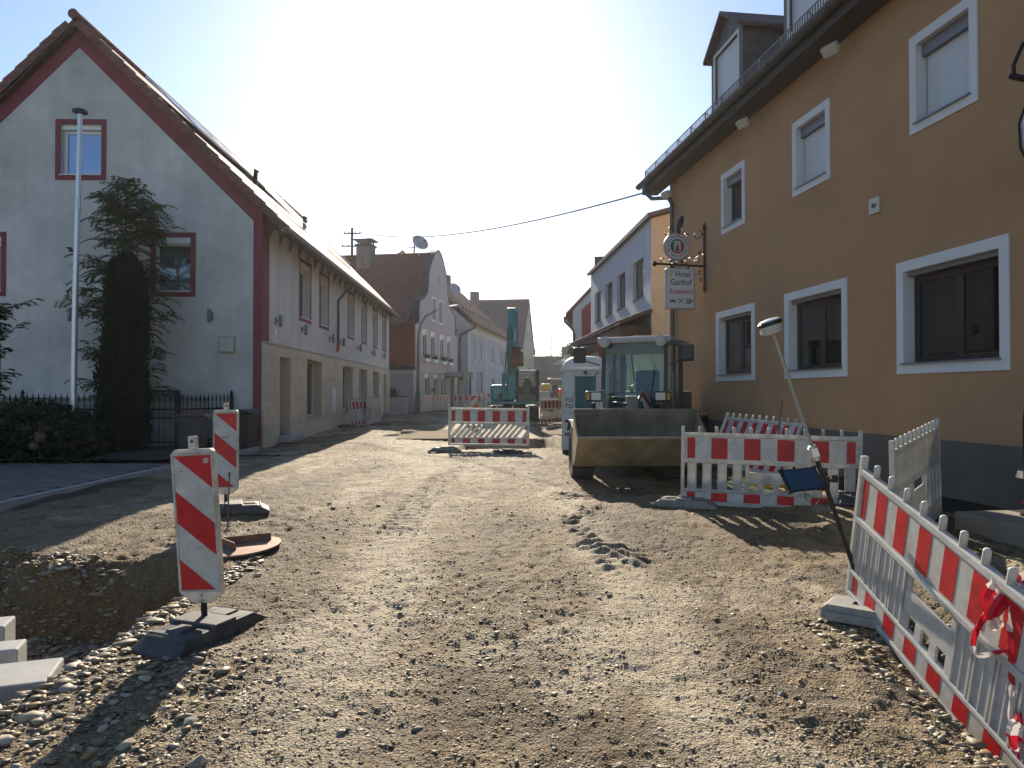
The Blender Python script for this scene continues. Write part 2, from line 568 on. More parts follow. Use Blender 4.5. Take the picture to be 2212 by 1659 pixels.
def ground_material():
    m = bpy.data.materials.new('crushed_gravel_ground')
    m.use_nodes = True
    nt = m.node_tree
    N, Lk = nt.nodes, nt.links
    p = N['Principled BSDF']
    p.inputs['Roughness'].default_value = 0.82
    p.inputs['Specular IOR Level'].default_value = 0.35
    tc = N.new('ShaderNodeTexCoord')

    def noise(scale, detail=5, stretch=None, rough=0.6):
        n = N.new('ShaderNodeTexNoise')
        n.inputs['Scale'].default_value = scale
        n.inputs['Detail'].default_value = detail
        n.inputs['Roughness'].default_value = rough
        if stretch:
            mp = N.new('ShaderNodeMapping')
            mp.inputs['Scale'].default_value = stretch
            Lk.new(tc.outputs['Object'], mp.inputs['Vector'])
            Lk.new(mp.outputs[0], n.inputs['Vector'])
        else:
            Lk.new(tc.outputs['Object'], n.inputs['Vector'])
        return n.outputs[0]

    def rng(s, a, b, lo=0.0, hi=1.0):
        r = N.new('ShaderNodeMapRange')
        r.inputs['From Min'].default_value = a
        r.inputs['From Max'].default_value = b
        r.inputs['To Min'].default_value = lo
        r.inputs['To Max'].default_value = hi
        Lk.new(s, r.inputs['Value'])
        return r.outputs[0]

    def mix(f, a, b):
        x = N.new('ShaderNodeMix')
        x.data_type = 'RGBA'
        Lk.new(f, x.inputs[0])
        for i, v in ((6, a), (7, b)):
            if isinstance(v, tuple):
                x.inputs[i].default_value = (*v, 1)
            else:
                Lk.new(v, x.inputs[i])
        return x.outputs[2]
    # dry pale grey fines, tan sand, damp brown earth in tracks that run down the street
    c = mix(rng(noise(0.9, 6, (1.0, 0.35, 1.0)), 0.42, 0.58), (0.170, 0.116, 0.055), (0.250, 0.190, 0.110))
    c = mix(rng(noise(0.55, 6, (1.3, 0.30, 1.0)), 0.52, 0.64), c, (0.110, 0.076, 0.042))
    c = mix(rng(noise(3.3, 7), 0.52, 0.68), c, (0.095, 0.068, 0.040))
    c = mix(rng(noise(1.6, 4), 0.60, 0.72), c, (0.29, 0.195, 0.085))
    at = N.new('ShaderNodeAttribute')
    at.attribute_name = 'soil'
    sp = N.new('ShaderNodeSeparateColor')
    Lk.new(at.outputs['Color'], sp.inputs[0])
    c = mix(rng(sp.outputs[0], 0.08, 0.65, 0.0, 0.92), c, (0.350, 0.290, 0.200))
    c = mix(rng(sp.outputs[1], 0.08, 0.65, 0.0, 0.92), c, (0.092, 0.060, 0.030))
    c = mix(rng(sp.outputs[2], 0.1, 0.9, 0.0, 0.7), c, (0.20, 0.125, 0.055))
    # grit: small stones pale and dark, too small to build singly
    vo = N.new('ShaderNodeTexVoronoi')
    vo.inputs['Scale'].default_value = 75
    Lk.new(tc.outputs['Object'], vo.inputs['Vector'])
    sep = N.new('ShaderNodeSeparateColor')
    Lk.new(vo.outputs['Color'], sep.inputs[0])
    sc = N.new('ShaderNodeVectorMath')
    sc.operation = 'SCALE'
    Lk.new(c, sc.inputs[0])
    Lk.new(rng(sep.outputs[0], 0, 1, 0.62, 1.42), sc.inputs['Scale'])
    Lk.new(sc.outputs[0], p.inputs['Base Color'])
    vo2 = N.new('ShaderNodeTexVoronoi')
    vo2.inputs['Scale'].default_value = 28
    Lk.new(tc.outputs['Object'], vo2.inputs['Vector'])
    ad = N.new('ShaderNodeMath')
    ad.operation = 'MULTIPLY_ADD'
    Lk.new(vo2.outputs['Distance'], ad.inputs[0])
    ad.inputs[1].default_value = -0.9
    Lk.new(vo.outputs['Distance'], ad.inputs[2])
    ad2 = N.new('ShaderNodeMath')
    ad2.operation = 'MULTIPLY_ADD'
    Lk.new(noise(160, 3), ad2.inputs[0])
    ad2.inputs[1].default_value = 0.7
    Lk.new(ad.outputs[0], ad2.inputs[2])
    bp = N.new('ShaderNodeBump')
    bp.inputs['Strength'].default_value = 1.0
    bp.inputs['Distance'].default_value = 0.012
    Lk.new(ad2.outputs[0], bp.inputs['Height'])
    Lk.new(bp.outputs[0], p.inputs['Normal'])
    return m


GROUND_MAT = ground_material()
g_me = build_ground()
g_me.materials.append(GROUND_MAT)
ground = inst('ground', g_me)
tag(ground, 'rutted gravel and earth surface of the dug-up village street', kind='structure')

# ---------------------------------------------------------------- stones
stone_mat = bpy.data.materials.new('loose_limestone')
stone_mat.use_nodes = True
_n = stone_mat.node_tree
_p = _n.nodes['Principled BSDF']
_p.inputs['Roughness'].default_value = 0.62
_p.inputs['Specular IOR Level'].default_value = 0.5
_a = _n.nodes.new('ShaderNodeAttribute')
_a.attribute_name = 'tint'
_n.links.new(_a.outputs['Color'], _p.inputs['Base Color'])
big_stone_mat = M('field_stone', (0.29, 0.245, 0.18), 0.75, var=0.25, vscale=18, rnd=0.35, bump=0.3, bscale=90, dist=0.004)

rs = np.random.RandomState(4)


def ico():
    t = (1 + 5 ** 0.5) / 2
    v = np.array([(-1, t, 0), (1, t, 0), (-1, -t, 0), (1, -t, 0), (0, -1, t), (0, 1, t), (0, -1, -t), (0, 1, -t), (t, 0, -1), (t, 0, 1), (-t, 0, -1), (-t, 0, 1)], float)
    v /= np.linalg.norm(v[0])
    f = np.array([(0, 11, 5), (0, 5, 1), (0, 1, 7), (0, 7, 10), (0, 10, 11), (1, 5, 9), (5, 11, 4), (11, 10, 2), (10, 7, 6), (7, 1, 8),
                  (3, 9, 4), (3, 4, 2), (3, 2, 6), (3, 6, 8), (3, 8, 9), (4, 9, 5), (2, 4, 11), (6, 2, 10), (8, 6, 7), (9, 8, 1)])
    return v, f


IV, IF = ico()
OV = np.array([(1, 0, 0), (-1, 0, 0), (0, 1, 0), (0, -1, 0), (0, 0, 1), (0, 0, -1)], float)
OF = np.array([(0, 2, 4), (2, 1, 4), (1, 3, 4), (3, 0, 4), (2, 0, 5), (1, 2, 5), (3, 1, 5), (0, 3, 5)])


def stone_cloud(name, x, y, s, base_v, base_f, sink=0.3):
    n = len(x)
    z = ground_z(x, y)
    nb = len(base_v)
    V = base_v[None] * (1 + rs.uniform(-0.30, 0.30, (n, nb, 1)))
    sc = np.stack([s * rs.uniform(0.8, 1.5, n), s * rs.uniform(0.55, 1.0, n), s * rs.uniform(0.20, 0.48, n)], -1)
    V = V * sc[:, None, :]
    # tilt a little, then turn about the vertical
    ta = rs.uniform(-0.5, 0.5, n)
    c, si = np.cos(ta)[:, None], np.sin(ta)[:, None]
    V = np.stack([V[..., 0], V[..., 1] * c - V[..., 2] * si, V[..., 1] * si + V[..., 2] * c], -1)
    ra = rs.uniform(0, 6.283, n)
    c, si = np.cos(ra)[:, None], np.sin(ra)[:, None]
    V = np.stack([V[..., 0] * c - V[..., 1] * si, V[..., 0] * si + V[..., 1] * c, V[..., 2]], -1)
    V += np.stack([x, y, z + s * (0.5 - sink)], -1)[:, None, :]
    co = V.reshape(-1, 3).astype(np.float32)
    F = (base_f[None] + (np.arange(n) * nb)[:, None, None]).reshape(-1, 3).astype(np.int32)
    pal = np.array([(0.35, 0.285, 0.19), (0.265, 0.20, 0.12), (0.45, 0.39, 0.29), (0.30, 0.20, 0.09), (0.20, 0.15, 0.095), (0.235, 0.155, 0.09)])
    t = 0.82 * pal[rs.choice(len(pal), n, p=[.24, .26, .09, .15, .15, .11])] * rs.uniform(0.75, 1.15, (n, 1))
    col = np.ones((n, nb, 4), np.float32)
    col[..., :3] = t[:, None, :]
    me = bpy.data.meshes.new(name)
    me.vertices.add(len(co))
    me.vertices.foreach_set('co', co.ravel())
    me.loops.add(F.size)
    me.polygons.add(len(F))
    me.loops.foreach_set('vertex_index', F.ravel())
    me.polygons.foreach_set('loop_start', np.arange(0, F.size, 3, dtype=np.int32))
    me.update()
    at = me.attributes.new('tint', 'FLOAT_COLOR', 'POINT')
    at.data.foreach_set('color', col.ravel())
    me.materials.append(stone_mat)
    return me


def scatter(n, y0, y1, power, xl=0.86, clump=0.0, seed=31):
    """positions thinning with distance, within what the street shows"""
    out_x, out_y = [], []
    got = 0
    while got < n:
        u = rs.uniform(0, 1, n)
        y = (y0 ** (1 - power) + u * (y1 ** (1 - power) - y0 ** (1 - power))) ** (1 / (1 - power))
        x = rs.uniform(-1, 1, n) * (xl * y + 0.4)
        k = (x > -7.5) & (x < 5.6)
        ln = np.exp(-((x - 0.84 - 0.12 * np.sin(y * 0.35)) / 0.30) ** 2) + np.exp(-((x + 1.14 - 0.15 * np.sin(y * 0.3 + 1)) / 0.36) ** 2)
        k &= rs.uniform(0, 1, n) > 0.55 * ln
        if clump:
            k &= vnoise(x * 1.5, y * 1.1, seed) * 0.6 + vnoise(x * 5, y * 4, seed + 1) * 0.4 > clump * rs.uniform(0.3, 1.3, n)
        x, y = x[k], y[k]
        out_x.append(x)
        out_y.append(y)
        got += len(x)
    return np.concatenate(out_x)[:n], np.concatenate(out_y)[:n]


x, y = scatter(27000, 1.7, 9.5, 1.3, clump=0.72)
s = np.clip(rs.lognormal(-5.05, 0.48, len(x)), 0.003, 0.024)
gr1 = inst('gravel', stone_cloud('gravel', x, y, s, IV, IF, 0.42))
tag(gr1, 'loose pale and brown stones strewn over the near street', 'gravel', kind='stuff')
x, y = scatter(82000, 1.6, 20.0, 1.25, clump=0.45, seed=51)
s = np.clip(rs.lognormal(-5.25, 0.38, len(x)), 0.003, 0.02) * (1 + 0.045 * y)
gr2 = inst('gravel', stone_cloud('gravel', x, y, s, OV, OF, 0.40))
tag(gr2, 'fine grit and chippings over the whole length of the street', 'gravel', kind='stuff')
# stones on the wall and floor of the trench, and the heap in front of the granite blocks
x = rs.uniform(-5.6, -2.3, 8500)
y = rs.uniform(3.1, 6.8, 8500)
k = vnoise(x * 3, y * 3, 77) > 0.36
x, y = x[k], y[k]
s = np.clip(rs.lognormal(-3.85, 0.45, len(x)), 0.008, 0.06)
gr3 = inst('gravel', stone_cloud('gravel', x, y, s, IV, IF, 0.25))
tag(gr3, 'rounded ochre pebbles bedded in the trench wall', 'gravel', kind='stuff')
x = np.concatenate([rs.uniform(-3.3, -1.5, 950), rs.uniform(2.0, 3.0, 1100)])
y = np.concatenate([rs.uniform(2.9, 4.3, 950), rs.uniform(2.4, 5.0, 1100)])
s = np.clip(rs.lognormal(-4.1, 0.40, len(x)), 0.008, 0.04)
gr4 = inst('gravel', stone_cloud('gravel', x, y, s, IV, IF, 0.25))
tag(gr4, 'coarse stones heaped by the beacon foot and under the near barrier', 'gravel', kind='stuff')

# the largest stones one by one
st_me = []
for i in range(8):
    v = IV * (1 + rs.uniform(-0.22, 0.22, (12, 1))) * np.array([1.15, 0.85, 0.55])
    me = bpy.data.meshes.new('stone')
    me.from_pydata([tuple(p) for p in v], [], [tuple(int(q) for q in f) for f in IF])
    me.materials.append(big_stone_mat)
    st_me.append(me)
bx, by = scatter(130, 1.75, 9.5, 1.35, clump=0.5, seed=91)
bx = np.concatenate([bx, rs.uniform(-3.4, -1.7, 55), rs.uniform(-5.0, -2.5, 50)])
by = np.concatenate([by, rs.uniform(3.0, 4.0, 55), rs.uniform(5.5, 6.5, 50)])
bz = ground_z(bx, by)
for i in range(len(bx)):
    s = float(np.clip(rs.lognormal(-3.75, 0.30), 0.016, 0.05))
    o = inst('stone', st_me[i % 8], ground)
    o.location = (bx[i], by[i], bz[i] + 0.18 * s)
    o.rotation_euler = (rs.uniform(-0.4, 0.4), rs.uniform(-0.4, 0.4), rs.uniform(0, 6.28))
    o.scale = (s, s, s)
# ================================================================ building helpers (facade frame: x along, y inward, z up)
def wall_bands(mb, zc, left, right, holes, depth, y=0.0):
    zs = sorted(set([round(z, 4) for z in zc] + [round(z, 4) for h in holes for z in (h[2], h[3])]))
    for za, zb in zip(zs[:-1], zs[1:]):
        hs = sorted([h for h in holes if h[2] <= za + 1e-6 and h[3] >= zb - 1e-6])
        la, lb = left(za), left(zb)
        for h in hs:
            mb.add([(la, y, za), (h[0], y, za), (h[0], y, zb), (lb, y, zb)], [(0, 1, 2, 3)])
            la = lb = h[1]
        ra, rb = right(za), right(zb)
        mb.add([(la, y, za), (ra, y, za), (rb, y, zb), (lb, y, zb)], [(0, 1, 2, 3)])
    for x0, x1, z0, z1 in holes:
        d = y + depth
        mb.add([(x0, y, z0), (x0, d, z0), (x0, d, z1), (x0, y, z1), (x1, y, z0), (x1, d, z0), (x1, d, z1), (x1, y, z1)],
               [(0, 3, 2, 1), (4, 5, 6, 7), (0, 1, 5, 4), (3, 7, 6, 2)])
    return mb


def const(v):
    return lambda z: v


def rect_wall(mb, x0, x1, z0, z1, holes, depth, y=0.0):
    return wall_bands(mb, [z0, z1], const(x0), const(x1), holes, depth, y)


def ring(mb, x0, x1, z0, z1, w, y0, y1, bottom=True):
    """rectangular surround, four butted bars lying outside the opening x0..x1, z0..z1"""
    mb.box(x0 - w, x0, y0, y1, z0, z1)
    mb.box(x1, x1 + w, y0, y1, z0, z1)
    mb.box(x0 - w, x1 + w, y0, y1, z1, z1 + w)
    if bottom:
        mb.box(x0 - w, x1 + w, y0, y1, z0 - w, z0)
    return mb


SLAT = {}


def slat_mesh(w, mat):
    k = (round(w, 2), mat.name)
    if k not in SLAT:
        mb = MB()
        mb.prism([(0, 0), (0.004, 0.012), (0.004, 0.034), (0, 0.046), (-0.004, 0.046), (-0.004, 0)], 0, w,
                 Matrix(((0, 1, 0, 0), (-1, 0, 0, 0), (0, 0, 1, 0), (0, 0, 0, 1))))
        SLAT[k] = mb.mesh('shutter_slat', mat)
    return SLAT[k]


def window(parent, W, x0, x1, z0, z1, depth=0.14, fw=0.07, fmat=None, gmat=None, mull=(), transom=(), trim=0.0, tmat=None, tproud=0.012,
           sill=None, shutter=0.0, smat=None, box=0.0, bmat=None, curtain=None, cmat=None, back=True, name='window', frame_d=0.06, lining=False):
    """one window: the frame is the part, panes, surround, sill, shutter slats its sub-parts. W: facade frame -> parent frame"""
    fmat = fmat or frame_white
    gmat = gmat or dim_glass
    mb = MB(W)
    yf = depth
    zt = z1 - box
    mb.box(x0, x0 + fw, yf, yf + frame_d, z0, zt)
    mb.box(x1 - fw, x1, yf, yf + frame_d, z0, zt)
    mb.box(x0 + fw, x1 - fw, yf, yf + frame_d, z0, z0 + fw)
    mb.box(x0 + fw, x1 - fw, yf, yf + frame_d, zt - fw, zt)
    for m_ in mull:
        xm = x0 + (x1 - x0) * m_
        mb.box(xm - fw * 0.75, xm + fw * 0.75, yf + 0.003, yf + frame_d - 0.003, z0 + fw, zt - fw)
    for t_ in transom:
        zm = z0 + (zt - z0) * t_
        mb.box(x0 + fw, x1 - fw, yf + 0.005, yf + frame_d - 0.005, zm - fw * 0.4, zm + fw * 0.4)
    win = mb.build(name, fmat, parent, bev=0.006, seg=1)
    xs = [x0 + fw] + [x0 + (x1 - x0) * m_ for m_ in mull] + [x1 - fw]
    for a, b in zip(xs[:-1], xs[1:]):
        MB(W).box(a, b, yf + 0.022, yf + 0.032, z0 + fw * 0.6, zt - fw * 0.6).build('pane', gmat, win)
    if trim > 0:
        ring(MB(W), x0, x1, z0, z1, trim, -tproud, 0.004).build('surround', tmat, win)
    if lining:
        mb = MB(W)
        mb.box(x0, x0 + 0.008, -tproud + 0.002, depth, z0, z1)
        mb.box(x1 - 0.008, x1, -tproud + 0.002, depth, z0, z1)
        mb.box(x0 + 0.008, x1 - 0.008, -tproud + 0.002, depth, z1 - 0.008, z1)
        mb.build('reveal', tmat, win)
    if sill is not None:
        MB(W).box(x0 - 0.02, x1 + 0.02, -tproud - 0.035, depth, z0 - 0.006, z0 + 0.014).build('sill', sill, win)
    if box > 0:
        MB(W).box(x0 + 0.002, x1 - 0.002, depth - 0.10, depth + 0.05, zt, z1 - 0.002).build('shutter_box', bmat or fmat, win)
    if shutter > 0:
        me = slat_mesh(x1 - x0 - 0.06, smat or shutter_white)
        n = int(round((zt - z0) * shutter / 0.046))
        for i in range(n):
            o = inst('shutter_slat', me, win)
            o.matrix_local = W @ Matrix.Translation((x0 + 0.03, depth - 0.03, zt - 0.046 * (i + 1)))
    if curtain is not None:
        for a, b in curtain:
            mb = MB(W)
            n = max(6, int((b - a) * 26))
            pts = []
            for i in range(n + 1):
                xx = a + (b - a) * i / n
                pts.append((xx, yf + 0.17 + 0.018 * math.sin(i * 2.1) + 0.008 * math.sin(i * 5.3)))
            for (xa, ya), (xb, yb) in zip(pts[:-1], pts[1:]):
                mb.add([(xa, ya, z0 + 0.03), (xb, yb, z0 + 0.03), (xb, yb, zt - 0.02), (xa, ya, zt - 0.02)], [(0, 1, 2, 3)])
            mb.build('curtain', cmat or curtain_white, win, smooth=True)
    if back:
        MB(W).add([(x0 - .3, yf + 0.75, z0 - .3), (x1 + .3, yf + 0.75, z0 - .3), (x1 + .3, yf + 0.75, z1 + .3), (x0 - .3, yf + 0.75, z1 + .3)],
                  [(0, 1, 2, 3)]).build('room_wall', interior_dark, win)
    return win


def tiles(parent, origin, u, v, ncol, nrow, tw, th, mats, keep=None, n_single=300, near=None, name='roof_tile', lift=0.03, gap=0.012, thick=0.022, wave=True):
    """a field of roof tiles; the ones nearest to the viewer are single parts, the rest one joined part"""
    origin, u, v = Vector(origin), Vector(u).normalized(), Vector(v).normalized()
    w = u.cross(v).normalized()
    tilt = math.atan2(thick * 1.2, th)
    base = MB()
    L = th * 1.18
    if wave:
        prof = [(0, 0.0), (0.22, 0.018), (0.45, 0.0), (0.72, -0.004), (1.0, 0.004)]
        n = len(prof)
        vv = []
        for yy in (0.0, L):
            for k_, (a, h) in enumerate(prof):
                vv.append((a * (tw - gap * 0.3), yy, h + (thick if yy == 0 else 0.0)))
        for k_, (a, h) in enumerate(prof):
            vv.append((a * (tw - gap * 0.3), 0.0, h + thick - 0.016))
        ff = [(i, i + 1, n + i + 1, n + i) for i in range(n - 1)] + [(2 * n + i, 2 * n + i + 1, i + 1, i) for i in range(n - 1)]
        base.add(vv, ff)
    else:
        base.box(gap / 2, tw - gap / 2, 0, L, 0, thick * 0.7)
        base.v = [(p[0], p[1], p[2] + thick * (1 - p[1] / L)) for p in base.v]
    me = base.mesh(name, mats)
    fr = Matrix((u, v, w)).transposed().to_4x4()
    cells = []
    for r_ in range(nrow):
        for c_ in range(ncol):
            uu, vv_ = c_ * tw, r_ * th
            if keep and not keep(uu + tw / 2, vv_ + th / 2):
                continue
            p = origin + u * (uu + random.uniform(-.004, .004)) + v * (vv_ + random.uniform(-.006, .006)) + w * (lift + random.uniform(0, 0.006))
            cells.append(p)
    if near is not None:
        nv = Vector(near)
        cells.sort(key=lambda p: (p - nv).length)
    for p in cells[:n_single]:
        m_ = fr.copy()
        m_.translation = p
        inst(name, me, parent, mtx=m_)
    rest = cells[n_single:]
    if rest:
        mb = MB()
        for p in rest:
            m_ = fr.copy()
            m_.translation = p
            mb.add(base.v, base.f, m_)
        o = mb.build(name + 's', mats, parent)
        o['kind'] = 'stuff'
    return me


def facade(x, y, z, ang):
    return Matrix.Translation((x, y, z)) @ Matrix.Rotation(ang, 4, 'Z')


def gutter(mb, a, b, r=0.07, n=6):
    """half-round channel open at the top"""
    a, b = Vector(a), Vector(b)
    d = (b - a).normalized()
    x = d.cross(Vector((0, 0, 1))).normalized()
    v, f = [], []
    for p in (a, b):
        for rr in (r, r - 0.008):
            for i in range(n + 1):
                t = math.pi + math.pi * i / n
                v.append(p + x * (rr * math.cos(t)) + Vector((0, 0, rr * math.sin(t))))
    k = n + 1
    for i in range(n):
        f.append((i, i + 1, 2 * k + i + 1, 2 * k + i))
        f.append((k + i + 1, k + i, 3 * k + i, 3 * k + i + 1))
        f.append((i + 1, i, k + i, k + i + 1))
        f.append((2 * k + i, 2 * k + i + 1, 3 * k + i + 1, 3 * k + i))
    f.append((0, 2 * k, 3 * k, k))
    f.append((n, k + n, 3 * k + n, 2 * k + n))
    mb.add(v, f)
    return mb


I4 = Matrix.Identity(4)
# ================================================================ white gabled house on the left
plaster_white = M('dirty_white_render', (0.60, 0.575, 0.54), 0.9, var=0.05, vscale=1.2, bump=0.5, bscale=140, dist=0.004, streak=0.03, grime=0.32, gscale=0.55)
plaster_side = M('cream_render', (0.66, 0.63, 0.565), 0.9, var=0.05, vscale=1.5, bump=0.5, bscale=140, dist=0.004, streak=0.10, grime=0.10)
oxblood = M('oxblood_paint', (0.205, 0.042, 0.055), 0.8, var=0.12, vscale=2, bump=0.4, bscale=140, dist=0.003)
roof_red = M('red_clay_tile', (0.175, 0.074, 0.055), 0.8, var=0.35, vscale=6, rnd=0.18, grime=0.35, gscale=1.5)
stone_tan = M('travertine_panel', (0.54, 0.45, 0.33), 0.65, var=0.10, vscale=2.5, rnd=0.08, bump=0.15, bscale=60, dist=0.003, grime=0.12)
joint_dark = M('panel_joint', (0.20, 0.17, 0.13), 0.9)
granite = M('granite', (0.34, 0.335, 0.32), 0.75, var=0.22, vscale=140, bump=0.25, bscale=160, dist=0.002, grime=0.15, gscale=3)
pv = M('solar_glass', (0.012, 0.014, 0.022), 0.12, spec=0.6)

LH = thing('white_gable_house', 'white rendered gabled house with oxblood red trim and stone-clad street side', 'house', (-6.45, 18.3, 0), R(1.15))
EZ, RZ, HW, LEN = 6.30, 11.0, 4.72, 21.4          # eave, ridge, half gable width, length
xl = lambda z: -2 * HW if z <= EZ else -2 * HW + (z - EZ) * HW / (RZ - EZ)
xr = lambda z: 0.0 if z <= EZ else -(z - EZ) * HW / (RZ - EZ)
WF = I4
WS = facade(0, 0, 0, R(90))                         # street side: x runs away from the viewer, y inward is -X
up_win = (-5.18, -4.14, 7.22, 8.54)
r_win = (-2.74, -1.84, 4.22, 5.62)
l_win = (-7.62, -6.66, 4.22, 5.62)
ll_win = (-8.2, -6.78, 0.9, 2.75)
fh = [up_win, r_win, l_win, ll_win]
w_ = MB()
wall_bands(w_, [-0.4, EZ, RZ - 0.001], xl, xr, fh, 0.24)
w_.build('gable_wall', plaster_white, LH)
sw = [(3.48, 4.68), (5.95, 7.11), (10.52, 11.62), (13.42, 14.48), (16.32, 17.43), (19.1, 20.2)]
sh = [(a, b, 3.95, 5.68) for a, b in sw]
doors = [(1.3, 2.37, 0.42, 2.64), (19.2, 20.1, 0.62, 2.66)]
gw = [(4.1, 6.0, 0.82, 2.70), (9.3, 11.2, 0.9, 2.70), (12.6, 14.5, 0.95, 2.70), (16.0, 17.7, 1.0, 2.70)]
w_ = MB(WS)
rect_wall(w_, 0, LEN, 2.95, EZ, sh, 0.30)
w_.build('upper_wall', plaster_side, LH)
w_ = MB(WS)
rect_wall(w_, 0, LEN, -0.4, 2.95, doors + gw, 0.34)
w_.build('lower_wall', joint_dark, LH)
w_ = MB()
w_.add([(0, LEN, -.4), (-2 * HW, LEN, -.4), (-2 * HW, LEN, EZ), (-HW, LEN, RZ), (0, LEN, EZ), (-2 * HW, 0, -.4), (-2 * HW, 0, EZ)],
       [(0, 1, 2, 3, 4), (1, 5, 6, 2)])
w_.build('rear_wall', plaster_side, LH)
# stone panels on the street side
PANEL_N = 0


def rect_minus(r, h):
    x0, x1, z0, z1 = r
    a0, a1, b0, b1 = h
    if a0 >= x1 or a1 <= x0 or b0 >= z1 or b1 <= z0:
        return [r]
    o = []
    if b0 > z0:
        o.append((x0, x1, z0, b0))
    if b1 < z1:
        o.append((x0, x1, b1, z1))
    m0, m1 = max(z0, b0), min(z1, b1)
    if a0 > x0:
        o.append((x0, a0, m0, m1))
    if a1 < x1:
        o.append((a1, x1, m0, m1))
    return o


rows = [0.05, 0.72, 1.40, 2.08, 2.90]
for k_, (za, zb) in enumerate(zip(rows[:-1], rows[1:])):
    x = 0.0 - 0.03
    off = 0.62 if k_ % 2 else 0.0
    cuts = [-0.03] + [v for v in np.arange(off + 1.24, LEN, 1.24)] + [LEN]
    for a, b in zip(cuts[:-1], cuts[1:]):
        rs_ = [(a, b, za, zb)]
        for h in doors + gw:
            rs_ = [q for r_ in rs_ for q in rect_minus(r_, h)]
        for (p0, p1, q0, q1) in rs_:
            if p1 - p0 > 0.05 and q1 - q0 > 0.05:
                MB(WS).box(p0 + 0.004, p1 - 0.004, -0.055, 0.0, q0 + 0.004, q1 - 0.004).build('stone_panel', stone_tan, LH)
MB(WS).box(-0.05, LEN, -0.075, 0.0, 2.904, 2.952).build('cladding_cap', M('cap_strip', (0.36, 0.30, 0.2), 0.6), LH)
# stone reveals of the ground-floor openings are lined with the same stone
for (x0, x1, z0, z1) in doors + gw:
    mb = MB(WS)
    mb.box(x0 - 0.003, x0 + 0.02, -0.057, 0.30, z0, z1)
    mb.box(x1 - 0.02, x1 + 0.003, -0.057, 0.30, z0, z1)
    mb.box(x0 + 0.02, x1 - 0.02, -0.057, 0.30, z1 - 0.02, z1 + 0.003)
    mb.build('stone_reveal', stone_tan, LH)
for (x0, x1, z0, z1) in doors:
    d = MB(WS).box(x0 + 0.02, x1 - 0.02, 0.28, 0.33, z0, z1 - 0.02).build('door', M('oak_door', (0.20, 0.13, 0.075), 0.6, var=0.2, vscale=7), LH)
    MB(WS).box(x0 + 0.12, x0 + 0.15, 0.23, 0.28, 1.3, 1.75).build('handle', alu, d)
    MB(WS).box(x0 - 0.12, x1 + 0.12, -0.42, 0.28, z0 - 0.17, z0).build('door_step', granite, LH, bev=0.01)
for i, (x0, x1, z0, z1) in enumerate(gw):
    window(LH, WS, x0 + 0.02, x1 - 0.02, z0, z1 - 0.02, depth=0.24, fw=0.07, fmat=frame_white, gmat=dark_glass, mull=(0.5,), sill=granite, tproud=0.06, back=False)
for i, (x0, x1, z0, z1) in enumerate(sh):
    window(LH, WS, x0, x1, z0, z1, depth=0.20, fmat=frame_white, gmat=dark_glass, trim=0.11, tmat=oxblood, sill=frame_white, back=False,
           box=0.16, bmat=plaster_side, mull=(0.5,))
window(LH, WF, *up_win[:2], *up_win[2:], depth=0.16, fw=0.09, fmat=frame_white, gmat=M('sky_tinted_glass', (0.26, 0.32, 0.42), 0.03, 0.75), trim=0.13, tmat=oxblood,  # blue metallic base paints a stronger sky reflection into the pane
       sill=frame_white, back=False, box=0.12)
gl2 = M('reflecting_glass', (0.14, 0.15, 0.16), 0.03, 0.6, spec=0.6)
window(LH, WF, *r_win[:2], *r_win[2:], depth=0.10, fw=0.05, fmat=frame_white, gmat=gl2, trim=0.13, tmat=oxblood, sill=frame_white, back=False, box=0.15)
window(LH, WF, *l_win[:2], *l_win[2:], depth=0.10, fw=0.07, fmat=frame_white, gmat=gl2, trim=0.13, tmat=oxblood, sill=frame_white, back=False, box=0.15)
window(LH, WF, *ll_win[:2], *ll_win[2:], depth=0.12, fw=0.08, fmat=frame_white, gmat=gl2, trim=0.13, tmat=oxblood, sill=frame_white, back=False)
# red corner strip and the red band below the verge
MB().box(-0.23, 0.012, -0.012, 0.52, -0.3, EZ).build('corner_strip', oxblood, LH)
for s_ in (-1, 1):
    dx, dz = HW, RZ - EZ
    ln = math.hypot(dx, dz)
    wv = 0.47
    if s_ > 0:
        pl = [(0.0, EZ - 0.30), (0.0, EZ), (-HW, RZ), (-HW, RZ - wv), (-0.19, EZ + 0.19 * (RZ - EZ) / HW - wv)]
    else:
        pl = [(-2 * HW, EZ - wv), (-HW, RZ - wv), (-HW, RZ), (-2 * HW, EZ)]
    MB().prism(pl, -0.010, 0.003).build('verge_band', oxblood, LH)
